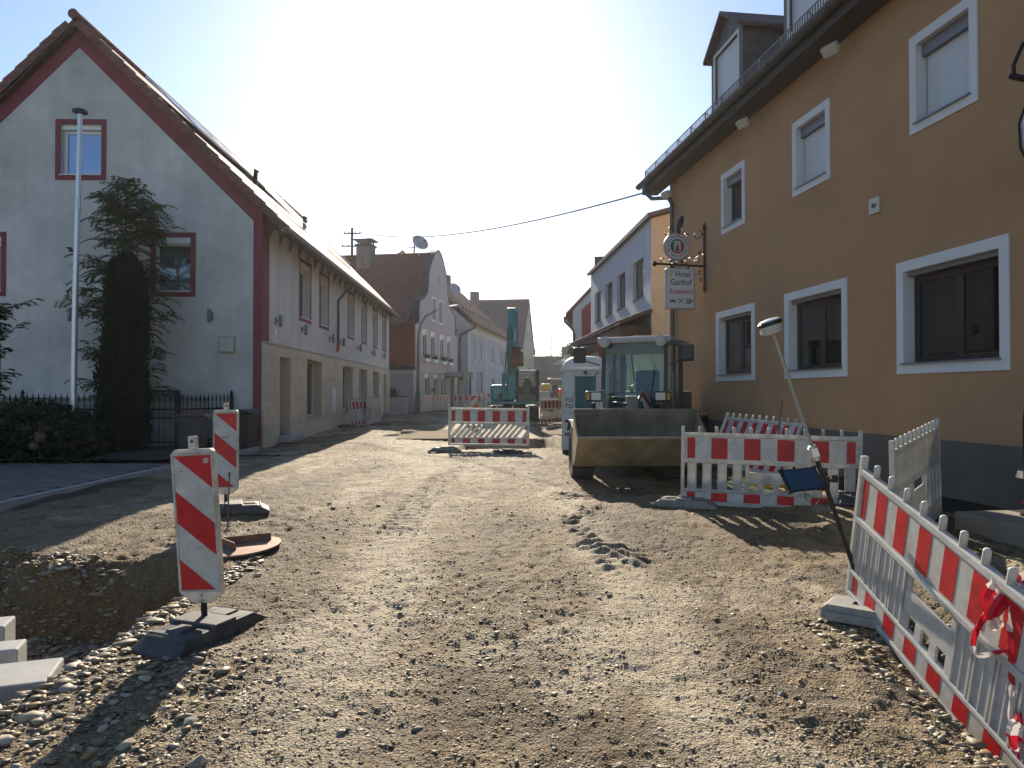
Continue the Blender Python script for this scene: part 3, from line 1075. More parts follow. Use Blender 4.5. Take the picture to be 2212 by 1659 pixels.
# roof: two slabs with verge tiles; the slope is 45 degrees
ru = Vector((HW, 0, -(RZ - EZ))).normalized()
OV_, FR = 0.50, 0.16
for s_ in (-1, 1):
    mb = MB()
    a = Vector((-HW, -FR, RZ + 0.06))
    b = Vector((-HW + s_ * (HW + OV_), -FR, RZ + 0.06 - (RZ - EZ) * (HW + OV_) / HW))
    th = Vector((0, 0, 0.20))
    c, d = b + Vector((0, LEN + 2 * FR, 0)), a + Vector((0, LEN + 2 * FR, 0))
    mb.add([a, b, c, d, a + th, b + th, c + th, d + th], [(3, 2, 1, 0), (4, 5, 6, 7), (0, 1, 5, 4), (1, 2, 6, 5), (2, 3, 7, 6), (3, 0, 4, 7)])
    mb.build('roof_slab', roof_red, LH)
    # metal edge strip above the red band
    mb = MB()
    mb.bar(a + Vector((0, -0.012, -0.02)), b + Vector((0, -0.012, -0.02)), 0.02, 0.05, up=(0, 1, 0))
    mb.build('verge_flashing', zinc, LH)
    n = 17
    L_ = (b - a).length
    dirv = (b - a).normalized()
    nrm = Vector((s_ * (RZ - EZ), 0, HW)).normalized()
    vt = MB()
    vt.box(0, 0.46, -0.10, 0.16, 0.0, 0.035)
    vt.box(0, 0.46, -0.125, -0.10, -0.17, 0.035)
    vt.v = [(p[0], p[1], p[2] + 0.035 * p[0] / 0.46) for p in vt.v]
    me = vt.mesh('verge_tile', roof_red)
    for i in range(n):
        fr = Matrix((dirv, Vector((0, 1, 0)), nrm)).transposed().to_4x4()
        if s_ < 0:
            fr = Matrix((dirv, Vector((0, 1, 0)), nrm)).transposed().to_4x4()
        fr.translation = a + dirv * (0.12 + i * L_ / n * 0.995) + nrm * 0.118
        inst('verge_tile', me, LH, mtx=fr)
mb = MB()
mb.tube([(-HW, -FR - 0.14, RZ + 0.26), (-HW, LEN + FR, RZ + 0.26)], 0.13, 10)
mb.build('ridge_tiles', roof_red, LH, smooth=True)
tiles(LH, (-HW + 0.1, LEN + FR, RZ + 0.16) + Vector((0, 0, 0)) if False else Vector((OV_, LEN + FR, EZ - OV_ * (RZ - EZ) / HW + 0.26)), (0, -1, 0), -ru, 72, 19, 0.30, 0.36, roof_red,
      n_single=120, near=(0, -3, 5), name='roof_tile', lift=0.01)
# solar panels, step grates and skylight on the street slope
for i in range(6):
    for j in range(2):
        o = MB().box(0, 1.65, 0, 1.0, 0.10, 0.14).build('solar_panel', [pv], LH, bev=0.0)
        fr = Matrix((Vector((0, 1, 0)), -ru, Vector((0, 1, 0)).cross(-ru))).transposed().to_4x4()
        fr.translation = Vector((-HW, 0, RZ + 0.28)) + ru * (3.5 - j * 1.03) + Vector((0, 1.2 + i * 1.68, 0))
        o.matrix_local = fr
        m2 = MB()
        m2.box(0, 1.65, -0.012, 0.0, 0.09, 0.15)
        m2.box(0, 1.65, 1.0, 1.012, 0.09, 0.15)
        m2.box(-0.012, 0, -0.012, 1.012, 0.09, 0.15)
        m2.box(1.65, 1.662, -0.012, 1.012, 0.09, 0.15)
        m2.build('panel_frame', alu, o)
sn = Vector((0, 1, 0)).cross(-ru)
for (y0, y1, dd) in ((2.2, 7.2, 5.75), (9.5, 14.0, 5.75)):
    p = Vector((-HW, 0, RZ + 0.28)) + ru * dd
    mb = MB()
    mb.tube([p + Vector((0, y0, 0)) + Vector((0, 0, .03)), p + Vector((0, y1, 0)) + Vector((0, 0, .03))], 0.012, 5)
    mb.tube([p + Vector((0, y0, 0.30)), p + Vector((0, y1, 0.30))], 0.012, 5)
    k = y0
    while k < y1:
        mb.bar(p + Vector((0, k, 0.03)), p + Vector((0, k, 0.30)), 0.012, 0.006)
        k += 0.12
    mb.build('snow_guard', galv, LH)
for yy, dd in ((5.2, 3.9), (8.3, 5.0)):
    p = Vector((-HW, yy, RZ + 0.3)) + ru * dd
    MB().tube([p, p + Vector((0, 0, 0.38)), p + Vector((0.04, 0, 0.46))], [0.07, 0.07, 0.10], 10).build('vent_pipe', black_plastic, LH, smooth=True)
# gutter, rafter tails, downpipe
ge = Vector((OV_ + 0.10, -FR, EZ - OV_ * (RZ - EZ) / HW + 0.05))
gutter(MB(), ge, ge + Vector((0, LEN + 2 * FR, 0)), 0.115).build('gutter', dark_zinc, LH)
tail = MB().prism([(0, 0), (OV_ - 0.04, -0.42), (OV_ - 0.04, -0.54), (0.12, -0.36), (0, -0.62)], -0.045, 0.045).mesh('rafter_tail', M('grey_timber', (0.17, 0.15, 0.13), 0.8))
k = 0.5
while k < LEN:
    o = inst('rafter_tail', tail, LH)
    o.location = (0.002, k, EZ + 0.03)
    k += 0.93
dp = MB()
dp.tube([(OV_ + 0.06, 8.1, EZ - 0.55), (OV_ + 0.06, 8.1, EZ - 0.72), (0.14, 8.1, EZ - 1.25), (0.14, 8.1, 3.45)], 0.055, 10)
dpo = dp.build('downpipe', dark_zinc, LH, smooth=True)
MB().tube([(0.14, 8.1, 3.45), (0.14, 8.1, 3.30), (0.10, 8.1, 3.15)], 0.062, 10).build('pipe_shoe', M('red_pipe_shoe', (0.35, 0.06, 0.04), 0.5), dpo, smooth=True)
# wall lamps on the street side, up-and-down spots
lamp_me = MB()
lamp_me.tube([(0.13, 0, -0.16), (0.13, 0, 0.16)], 0.05, 10)
lamp_me.tube([(0.0, 0, 0.0), (0.10, 0, 0.0)], 0.02, 6)
lamp_me.box(-0.005, 0.02, -0.05, 0.05, -0.10, 0.10)
lamp_m = lamp_me.mesh('wall_lamp', M('wall_lamp_grey', (0.22, 0.215, 0.21), 0.55, 0.3))
lamp_m.polygons.foreach_set('use_smooth', [True] * len(lamp_m.polygons))
for yy in (1.1, 3.7, 7.35, 9.1, 12.5, 15.9, 19.0):
    o = inst('wall_lamp', lamp_m, LH)
    o.location = (0.005, yy, 3.58)
for xx in (-4.83, -1.3):
    o = inst('wall_lamp', lamp_m, LH)
    o.location = (xx, -0.005, 3.60)
    o.rotation_euler = (0, 0, R(-90))
MB(WS).box(0.95, 1.10, -0.03, 0, 3.18, 3.34).build('junction_box', frame_white, LH, bev=0.01)
MB(WS).box(7.4, 8.1, -0.085, -0.05, 0.95, 1.78).build('meter_cabinet', M('meter_cabinet_white', (0.6, 0.58, 0.53), 0.5), LH, bev=0.01)
wl = MB()
wl.box(-1.08, -0.70, -0.10, 0, 2.66, 3.04)
o = wl.build('square_wall_lamp', M('opal_lamp_glass', (0.42, 0.42, 0.36), 0.25, var=0.2, vscale=5), LH, bev=0.03, seg=3)
MB().box(-1.11, -0.67, -0.035, 0.0, 2.63, 3.07).build('lamp_plate', M('lamp_plate_cream', (0.34, 0.33, 0.26), 0.5), o)
# ================================================================ ochre hotel on the right
ochre = M('ochre_render', (0.415, 0.242, 0.125), 0.9, var=0.09, vscale=0.45, bump=0.6, bscale=110, dist=0.006, grime=0.09, gscale=1.4)
plinth_grey = M('plinth_render', (0.115, 0.106, 0.094), 0.9, var=0.15, vscale=2.5, bump=0.6, bscale=90, dist=0.006)
bitumen = M('bitumen_coat', (0.018, 0.018, 0.019), 0.75, var=0.4, vscale=6, bump=0.4, bscale=40)
trim_white = M('white_window_surround', (0.66, 0.66, 0.66), 0.8, bump=0.3, bscale=120, dist=0.003, grime=0.08)
roof_brown = M('dark_brown_tile', (0.10, 0.062, 0.050), 0.8, var=0.3, vscale=6, rnd=0.15)
copper_dark = M('dark_sheet_cladding', (0.075, 0.066, 0.062), 0.6, var=0.25, vscale=5)
HT = thing('ochre_hotel', 'ochre rendered hotel with white window surrounds, dormers and dark plinth', 'hotel', (4.13, 18.5, 0), R(-82.7))
HL, HZ, HD = 22.0, 7.35, 10.5
upw = [(3.34, 4.22), (6.31, 7.21), (9.31, 10.23), (13.2, 14.1), (16.2, 17.1)]
low = [(3.05, 4.61), (6.02, 7.63), (9.03, 10.64), (16.0, 17.6)]
holes = [(a, b, 5.14, 6.19) for a, b in upw] + [(a, b, 1.99, 3.24) for a, b in low]
door_h = (13.0, 14.3, 0.95, 3.1)
w_ = MB()
rect_wall(w_, 0, HL, 1.02, HZ, holes + [door_h], 0.30)
w_.add([(0, 0, 1.02), (0, HD, 1.02), (0, HD, HZ), (0, HD / 2, HZ + 4.4), (0, 0, HZ)], [(4, 3, 2, 1, 0)])
w_.add([(HL, 0, 1.02), (HL, HD, 1.02), (HL, HD, HZ), (HL, HD / 2, HZ + 4.4), (HL, 0, HZ)], [(0, 1, 2, 3, 4)])
w_.add([(0, HD, 0), (HL, HD, 0), (HL, HD, HZ), (0, HD, HZ)], [(0, 1, 2, 3)])
w_.build('wall', ochre, HT)
MB().box(-0.02, HL, -0.02, HD, 0.32, 1.02).build('plinth', plinth_grey, HT)
MB().box(0.02, HL - .02, 0.01, HD, -0.6, 0.32).build('foundation', bitumen, HT)
sill_m = M('blue_grey_sill', (0.20, 0.225, 0.25), 0.4, 0.4)
for i, (a, b) in enumerate(upw):
    window(HT, I4, a, b, 5.14, 6.19, depth=0.17, fw=0.06, fmat=frame_brown, gmat=dark_glass, trim=0.12, tmat=trim_white, tproud=0.018, sill=sill_m,
           box=0.17, bmat=M('shutter_box_grey', (0.17, 0.17, 0.20), 0.5), shutter=(0.0 if i == 0 else 0.90), smat=shutter_white, back=False, lining=True)
cream_curtain = M('cream_curtain', (0.50, 0.46, 0.38), 0.9, var=0.1, vscale=6)
cur = [[(3.16, 3.60)], [(6.95, 7.50)], [(9.20, 9.78)], [(16.1, 16.7)]]
for i, (a, b) in enumerate(low):
    w = window(HT, I4, a, b, 1.99, 3.24, depth=0.15, fw=0.095, fmat=frame_brown, gmat=dim_glass, mull=(0.5,), trim=0.13, tmat=trim_white, tproud=0.018, sill=sill_m,
               box=0.07, bmat=M('shutter_rail_grey', (0.20, 0.20, 0.19), 0.5), curtain=cur[i], cmat=cream_curtain, lining=True)
d_ = MB().box(13.0, 14.3, 0.22, 0.27, 0.95, 3.1).build('door', frame_brown, HT)
MB().box(13.1, 13.14, 0.15, 0.2, 1.7, 2.2).build('handle', alu, d_)
# roof
GOV = 0.42
for s_, y0 in ((1, 0), (-1, HD)):
    mb = MB()
    sl = 4.4 / (HD / 2)
    e = y0 - s_ * GOV
    ez = HZ - GOV * sl * 0.35
    a = [(-1.0, e, ez), (HL, e, ez), (HL, HD / 2, HZ + 4.4), (-1.0, HD / 2, HZ + 4.4)]
    mb.add(a + [(p[0], p[1], p[2] + 0.2) for p in a], [(0, 1, 2, 3), (7, 6, 5, 4), (0, 4, 5, 1), (1, 5, 6, 2), (2, 6, 7, 3), (3, 7, 4, 0)])
    mb.build('roof', roof_brown, HT)
SL = (HZ + 4.4 - (HZ - GOV * 0.2933)) / (HD / 2 + GOV)
MB().box(-1.0, HL, -GOV + 0.02, 0.0, HZ - 0.30, HZ - 0.25).build('soffit', M('soffit_brown', (0.060, 0.050, 0.044), 0.8), HT)
MB().box(-1.0, HL, -GOV - 0.01, -GOV + 0.02, HZ - 0.31, HZ - 0.06).build('fascia', M('fascia_brown', (0.045, 0.036, 0.033), 0.7), HT)
GZ = HZ - 0.06
gutter(MB(), (-1.05, -GOV - 0.09, GZ), (HL, -GOV - 0.09, GZ), 0.095, 8).build('gutter', dark_zinc, HT, smooth=True)
gb = MB()
gb.tube([(0, -GOV - 0.20, GZ + 0.01), (0, -GOV - 0.19, GZ - 0.06), (0, -GOV - 0.09, GZ - 0.108), (0, -GOV, GZ - 0.05)], 0.010, 5)
gbm = gb.mesh('gutter_bracket', dark_zinc)
for i in range(18):
    o = inst('gutter_bracket', gbm, HT)
    o.location = (-0.8 + i * 0.9, 0, 0)
# snow guard of pickets along the eave
sg = MB()
Z0 = GZ + 0.15
for zz in (Z0 + 0.02, Z0 + 0.24):
    sg.bar((-1.0, -GOV + 0.06, zz), (HL - 4, -GOV + 0.06, zz), 0.02, 0.012)
sgo = sg.build('snow_guard', zinc, HT)
pk = MB().box(-0.009, 0.009, -0.005, 0.005, 0.02, 0.24).mesh('picket', dark_zinc)
x = -0.95
i = 0
while x < HL - 7:
    o = inst('picket', pk, sgo)
    o.location = (x, -GOV + 0.06, Z0)
    x += 0.075
    i += 1
br = MB()
br.bar((0, -GOV + 0.06, 0.24), (0, -GOV + 0.25, 0.10), 0.012, 0.02)
br.bar((0, -GOV + 0.06, 0.0), (0, -GOV + 0.06, 0.25), 0.02, 0.02)
brm = br.mesh('guard_bracket', zinc)
for i in range(18):
    o = inst('guard_bracket', brm, sgo)
    o.location = (-0.9 + i * 0.82, 0, Z0)
# downpipe with swan neck at the far corner
MB().tube([(-0.55, -GOV - 0.09, GZ - 0.08), (-0.55, -GOV - 0.09, GZ - 0.28), (-0.40, -0.35, GZ - 0.50), (0.30, -0.14, GZ - 0.66), (0.42, -0.10, GZ - 0.85), (0.42, -0.10, 0.2)],
          0.055, 12).build('downpipe', dark_zinc, HT, smooth=True)
# dormers
def dormer(x0, x1, yf, sillz, topz):
    W = Matrix.Translation((0, yf, 0))
    mb = MB(W)
    xm, wz = (x0 + x1) / 2, topz - 0.62
    rect_wall(mb, x0, x1, sillz - 1.0, wz, [(x0 + 0.22, x1 - 0.22, sillz, wz - 0.1)], 0.15)
    mb.add([(x0, 0, wz), (x1, 0, wz), (xm, 0, topz - 0.06)], [(0, 1, 2)])
    for xx in (x0, x1):
        mb.add([(xx, 0, sillz - 1.0), (xx, 3.2, sillz - 1.0), (xx, 3.2, wz), (xx, 0, wz)], [(0, 1, 2, 3)])
    d = mb.build('dormer', copper_dark, HT)
    mb = MB(W)
    for s_ in (-1, 1):
        xe = xm + s_ * ((x1 - x0) / 2 + 0.14)
        ze = wz - 0.12
        q = [(xm, -0.16, topz), (xe, -0.16, ze), (xe, 3.6, ze), (xm, 3.6, topz)]
        mb.add(q + [(p[0], p[1], p[2] + 0.09) for p in q], [(0, 1, 2, 3), (7, 6, 5, 4), (0, 4, 5, 1), (1, 5, 6, 2), (2, 6, 7, 3), (3, 7, 4, 0)])
    mb.build('dormer_roof', roof_brown, d)
    a, b, z0, z1 = x0 + 0.22, x1 - 0.22, sillz, wz - 0.1
    ring(MB(W), a, b, z0, z1, 0.07, -0.02, 0.01).build('dormer_window_frame', trim_white, d)
    mb = MB(W)
    mb.add([(a, 0.10, z0), (b, 0.10, z0), (b, 0.10, z1), (a, 0.10, z1)], [(0, 1, 2, 3)])
    mb.build('pane', dark_glass, d)
    me = slat_mesh(b - a, shutter_white)
    n = int((z1 - z0) / 0.046)
    for i in range(n):
        o = inst('shutter_slat', me, d)
        o.matrix_local = W @ Matrix.Translation((a, 0.06, z1 - 0.046 * (i + 1)))
    return d


dormer(1.25, 2.95, 0.62, 8.55, 10.45)
dormer(4.75, 6.45, 0.62, 8.55, 10.45)
dormer(8.5, 10.2, 0.62, 8.55, 10.45)
# floodlights under the eave
def floodlight(x, z):
    mb = MB()
    mb.tube([(x, -0.02, z + 0.10), (x, -0.20, z + 0.12), (x - 0.05, -0.34, z + 0.02)], 0.018, 6)
    o = mb.build('floodlight', M('lamp_housing_grey', (0.30, 0.29, 0.27), 0.5), HT)
    m_ = Matrix.Translation((x - 0.05, -0.40, z)) @ Euler((R(-50), 0, R(20))).to_matrix().to_4x4()
    MB().box(-0.13, 0.13, -0.08, 0.08, -0.05, 0.05, m_).build('lamp_head', M('lamp_housing_pale', (0.46, 0.44, 0.38), 0.5), o, bev=0.02)
    MB().box(-0.11, 0.11, -0.086, -0.081, -0.04, 0.04, m_).build('lamp_glass', M('lamp_glass', (0.55, 0.52, 0.42), 0.1), o)


for x, z in ((0.9, 6.55), (5.15, 6.72), (8.05, 6.72)):
    floodlight(x, z)
pq = MB().box(8.33, 8.56, -0.03, 0.0, 4.17, 4.40).build('wall_plaque', M('cream_plaque', (0.52, 0.50, 0.38), 0.5), HT, bev=0.008)
MB().prism([(8.40, 4.27), (8.44, 4.25), (8.50, 4.26), (8.50, 4.30), (8.44, 4.31), (8.41, 4.33)], -0.036, -0.03).build('plaque_emblem', black_plastic, pq)
# entrance steps in grey stone
stp = M('entrance_stone', (0.30, 0.265, 0.215), 0.75, var=0.12, vscale=6, grime=0.15, bump=0.2, bscale=90, dist=0.003)
MB().box(11.2, 15.3, -1.05, -0.03, 0.05, 0.40).build('entrance_step', stp, HT, bev=0.012)
MB().box(11.9, 15.0, -0.62, -0.025, 0.40, 0.62).build('entrance_step', stp, HT, bev=0.012)
MB().box(12.1, 14.8, -0.30, -0.022, 0.62, 0.9).build('entrance_step', stp, HT, bev=0.012)
# ================================================================ house with the curved gable
pink = M('pale_pink_render', (0.50, 0.44, 0.42), 0.9, var=0.04, vscale=1.5, bump=0.4, bscale=120, dist=0.004, grime=0.08)
cream_r = M('cream_band_render', (0.60, 0.54, 0.42), 0.9, grime=0.06)
roof_dull = M('dull_red_tile', (0.190, 0.072, 0.055), 0.85, var=0.3, vscale=4, rnd=0.14, grime=0.3, gscale=0.7)
hung_tile = M('red_hung_tile', (0.34, 0.085, 0.045), 0.8, var=0.3, vscale=5, rnd=0.14, grime=0.2, gscale=1.0)
sheet_dark = M('dark_sheet_metal', (0.055, 0.055, 0.06), 0.55, 0.3)
tile_grey = M('grey_shop_tiles', (0.22, 0.22, 0.19), 0.5, var=0.15, vscale=2)
flower_red = M('geranium_red', (0.40, 0.06, 0.10), 0.7, rnd=0.2)
leaf_green = M('window_box_leaf', (0.045, 0.09, 0.028), 0.6, var=0.3, vscale=20, trans=0.25)
CZ = 0.45
PH = thing('curved_gable_house', 'pale pink house with curved gable, dull red roof and flower boxes', 'house', (-5.73, 42.0, 0), R(80.6))
# gable outline (x along the facade, z)
g_half = [(0.0, 5.75), (0.65, 5.9), (0.72, 6.8), (0.95, 7.25), (1.9, 7.55), (2.5, 7.95), (2.78, 8.5), (2.80, 9.1), (3.0, 9.55), (3.6, 10.15), (4.25, 10.75), (4.8, 11.02), (5.2, 11.1)]
gzs = [p[1] for p in g_half]
gxs = [p[0] for p in g_half]
pl = lambda z: float(np.interp(z, gzs, gxs)) if z > 5.75 else 0.0
pr = lambda z: 10.4 - pl(z) if z > 5.75 else 10.4
ph_up = [(1.5, 2.45), (3.35, 4.3), (5.6, 6.55), (7.4, 8.35)]
ph_at = [(3.7, 4.55), (5.3, 6.15)]
ph_gr = [(1.9, 3.0), (4.0, 5.1), (5.9, 6.9)]
hl = [(a, b, 3.85, 5.45) for a, b in ph_up] + [(a, b, 6.35, 7.75) for a, b in ph_at] + [(a, b, 1.05, 2.85) for a, b in ph_gr] + [(8.35, 9.4, 0.5, 2.7)]
mb = MB()
wall_bands(mb, [-0.3, 5.75] + gzs, pl, pr, hl, 0.2)
mb.add([(10.4, 0, -.3), (10.4, 22, -.3), (10.4, 22, 5.75), (10.4, 0, 5.75)], [(0, 1, 2, 3)])
mb.build('gable_wall', pink, PH)
# parapet edge of the curved gable
pts = [(pl(z), z) for z in gzs] + [(pr(z), z) for z in reversed(gzs[:-1])]
mb = MB()
for (a, b), (c, d) in zip(pts[:-1], pts[1:]):
    mb.bar((a, 0.18, b), (c, 0.18, d), 0.44, 0.10, up=(0, 0, 1) if abs(c - a) > abs(d - b) else (1, 0, 0))
mb.build('gable_coping', sheet_dark, PH)
MB().tube([(5.2, -0.02, 9.2), (5.2, 0.02, 9.2)], 0.36, 20).build('round_vent', M('vent_cover', (0.40, 0.37, 0.35), 0.8), PH, smooth=True)
# side wall facing the viewer: local -x face, in its own facade frame (x = depth away from street)
WSD = Matrix(((0, 1, 0, 0), (1, 0, 0, 0), (0, 0, 1, 0), (0, 0, 0, 1)))
WSD = facade(0, 0, 0, R(-90)) @ Matrix.Diagonal((-1, 1, 1, 1))
mb = MB(WSD)
rect_wall(mb, 0.0, 22, -0.3, 3.0, [(2.9, 3.6, 1.1, 2.6)], 0.15, y=-0.35)
rect_wall(mb, 0.0, 22, 3.0, 5.8, [], 0.15, y=0)
mb.add([(0, -0.35, 3.0), (22, -0.35, 3.0), (22, 0, 3.2), (0, 0, 3.2)], [(0, 1, 2, 3)])
mb.add([(0, -0.35, -.3), (0, 0, -.3), (0, 0, 3.2), (0, -0.35, 3.0)], [(0, 1, 2, 3)])
mb.build('side_wall', pink, PH)
MB(WSD).box(0.02, 22, -0.42, -0.352, 2.75, 2.98).build('cornice_band', cream_r, PH)
MB(WSD).box(-0.05, 22, -0.45, -0.02, 2.99, 3.22).build('ledge_flashing', sheet_dark, PH)
MB().box(-0.01, 0.62, -0.03, 0.0, 3.25, 5.72).build('corner_panel', cream_r, PH)
window(PH, WSD, 2.9, 3.6, 1.1, 2.6, depth=-0.30, fw=0.08, fmat=frame_white, gmat=frame_white, back=False)
# hung tiles on the upper side wall
tiles(PH, WSD @ Vector((8.42, -0.01, 3.25)), WSD.to_3x3() @ Vector((-1, 0, 0)), (0, 0, 1), 40, 17, 0.21, 0.155, hung_tile, n_single=300, near=(0, -42, 4),
      name='hung_tile', lift=0.008, wave=False)
# main roof
rz = 10.75
for s_, x0 in ((1, 0.0), (-1, 10.4)):
    xe = x0 - s_ * 0.42
    ze = 5.62
    q = [(xe, 0.35, ze), (xe, 24, ze), (5.2, 24, rz), (5.2, 0.35, rz)]
    MB().add(q + [(p[0], p[1], p[2] + 0.12) for p in q], [(0, 1, 2, 3), (7, 6, 5, 4), (0, 4, 5, 1), (1, 5, 6, 2), (2, 6, 7, 3), (3, 7, 4, 0)]).build('roof', roof_dull, PH)
rv = Vector((5.62, 0, rz - 5.62)).normalized()
kx = lambda u, v: u < 15.8
tiles(PH, (-0.42, 16.2, 5.76), (0, -1, 0), rv, 72, 35, 0.22, 0.215, roof_dull, n_single=300, near=(5, 0, 8), name='roof_tile', lift=0.0, wave=True)
MB().tube([(5.2, 0.4, rz + 0.16), (5.2, 24, rz + 0.16)], 0.10, 8).build('ridge', roof_dull, PH, smooth=True)
gutter(MB(), (-0.50, 0.6, 5.66), (-0.50, 22, 5.66), 0.08).build('gutter', dark_zinc, PH)
ch = MB().box(4.0, 4.9, 4.3, 5.3, 8.8, 11.35).build('chimney', M('chimney_render', (0.20, 0.15, 0.13), 0.9, var=0.2, vscale=4), PH)
MB().box(3.92, 4.98, 4.22, 5.38, 11.35, 11.47).build('chimney_band', sheet_dark, ch)
for a, b in ((4.1, 4.4), (4.8, 4.4), (4.1, 5.2), (4.8, 5.2)):
    MB().box(a - .04, a + .04, b - .04, b + .04, 11.47, 11.72).build('cap_post', sheet_dark, ch)
MB().box(3.85, 5.05, 4.15, 5.45, 11.72, 11.80).build('chimney_cap', sheet_dark, ch)
dk = M('ledge_grey', (0.3, 0.3, 0.3), 0.7)
for (a, b) in ph_up:
    w = window(PH, I4, a, b, 3.85, 5.45, depth=0.14, fw=0.08, fmat=frame_white, gmat=dark_glass, mull=(0.5,), trim=0.10, tmat=frame_white, back=False, box=0.2)
for (a, b) in ph_at:
    window(PH, I4, a, b, 6.35, 7.75, depth=0.14, fw=0.08, fmat=frame_white, gmat=dark_glass, mull=(0.5,), trim=0.10, tmat=frame_white, back=False)
for (a, b) in ph_gr:
    window(PH, I4, a, b, 1.05, 2.85, depth=0.14, fw=0.09, fmat=frame_white, gmat=dark_glass, mull=(0.5,), back=False, box=0.22)
mb = MB()
rect_wall(mb, 0.4, 9.9, -0.2, 2.95, [(a, b, 1.05, 2.85) for a, b in ph_gr] + [(8.35, 9.4, -0.2, 2.7)], 0.02, y=-0.012)
mb.build('tiled_shopfront', tile_grey, PH)
d_ = MB().box(8.35, 9.4, 0.12, 0.17, 0.4, 2.7).build('door', frame_brown, PH)
aw = MB()
aw.prism([(7.0, 2.78), (9.9, 2.78), (9.9, 3.1), (7.0, 3.1)], -1.25, -0.02)
aw.build('awning', M('awning_grey', (0.33, 0.33, 0.32), 0.6), PH)
MB().box(7.0, 9.9, -1.30, -1.252, 2.74, 3.14).build('awning_fascia', M('awning_brown', (0.10, 0.07, 0.06), 0.6), PH)
MB().box(9.65, 9.8, -1.2, -1.05, 0.3, 2.78).build('awning_post', sheet_dark, PH)


def leaf_tuft(mb, c, rx, ry, rz_, n, size, seed=0, droop=0.0):
    r_ = random.Random(seed)
    for _ in range(n):
        while True:
            p = Vector((r_.uniform(-1, 1), r_.uniform(-1, 1), r_.uniform(-1, 1)))
            if p.length < 1:
                break
        p = p * (0.55 + 0.45 * r_.random())
        q = Vector(c) + Vector((p.x * rx, p.y * ry, p.z * rz_))
        s_ = size * r_.uniform(0.6, 1.3)
        a = Vector((r_.uniform(-1, 1), r_.uniform(-1, 1), r_.uniform(-.6, .6) - droop)).normalized() * s_
        b = a.cross(Vector((r_.uniform(-1, 1), r_.uniform(-1, 1), r_.uniform(-1, 1)))).normalized() * s_ * 0.45
        mb.add([q - a, q + b, q + a, q - b], [(0, 1, 2, 3)])


def flower_box(loc, rz_, label, seed, wide=0.9):
    t = thing('flower_box', label, 'flower box', loc, rz_, 'flower boxes on the curved gable house')
    MB().box(-wide / 2, wide / 2, -0.22, 0.0, 0, 0.2).build('planter', frame_white, t, bev=0.01)
    mb = MB()
    leaf_tuft(mb, (0, -0.12, 0.26), wide * 0.5, 0.2, 0.2, 260, 0.06, seed)
    mb.build('foliage', leaf_green, t)['kind'] = 'stuff'
    mb = MB()
    leaf_tuft(mb, (0, -0.14, 0.36), wide * 0.48, 0.2, 0.16, 110, 0.05, seed + 1)
    mb.build('blossoms', flower_red, t)['kind'] = 'stuff'
    return t


PM = Matrix.Translation((-5.73, 42.0, 0)) @ Matrix.Rotation(R(80.6), 4, 'Z')
names = ['window box of red flowers nearest the street lamp on the pink house', 'second window box from the street lamp on the pink house',
         'third window box from the street lamp on the pink house', 'window box farthest from the street lamp on the pink house']
for i, (a, b) in enumerate(ph_up):
    flower_box(PM @ Vector(((a + b) / 2, -0.02, 3.58)), R(80.6), names[i], 10 + i * 3)
fb = thing('flower_pot', 'trailing geraniums hanging over the low pink side wall', 'flower pot', (-6.85, 39.95, 1.50), R(80.6))
MB().box(-0.12, 0.12, -0.45, 0.45, -0.1, 0.12).build('planter', M('terracotta', (0.30, 0.14, 0.09), 0.8), fb)
mb = MB()
leaf_tuft(mb, (-0.08, 0, 0.05), 0.25, 0.62, 0.42, 420, 0.08, 5, 0.4)
leaf_tuft(mb, (-0.16, 0.3, -0.35), 0.15, 0.25, 0.4, 160, 0.08, 6, 0.6)
mb.build('foliage', leaf_green, fb)['kind'] = 'stuff'
mb = MB()
leaf_tuft(mb, (-0.1, -0.1, 0.3), 0.25, 0.5, 0.2, 50, 0.06, 8)
mb.build('blossoms', flower_red, fb)['kind'] = 'stuff'


def satellite_dish(loc, rz_, r, label, stand=0.5):
    t = thing('satellite_dish', label, 'satellite dish', loc, rz_)
    MB().tube([(0, 0, -stand), (0, 0, 0.15)], 0.03, 6).build('mast', galv, t)
    prof = [(0.02, 0.0), (r * 0.4, 0.02), (r * 0.75, 0.09), (r, 0.17), (r * 0.99, 0.185), (r * 0.74, 0.105), (r * 0.39, 0.035), (0.02, 0.015)]
    mm = Matrix.Translation((0, -0.05, 0.25)) @ Euler((R(62), 0, 0)).to_matrix().to_4x4()
    mb = MB()
    mb.lathe(prof, 20, mm)
    mb.build('dish', M('dish_grey', (0.33, 0.33, 0.34), 0.5), t, smooth=True)
    tip = mm @ Vector((0, -r * 0.5, 0.75 * r + 0.25))
    MB().tube([mm @ Vector((0, -r * 0.95, 0.15)), tip], 0.015, 5).build('feed_arm', galv, t)
    MB().cbox(tip, (0.08, 0.14, 0.08)).build('receiver', sheet_dark, t)
    return t


satellite_dish(PM @ Vector((5.0, 1.3, rz + 0.55)), R(35), 0.58, 'large grey satellite dish on the ridge of the pink house')

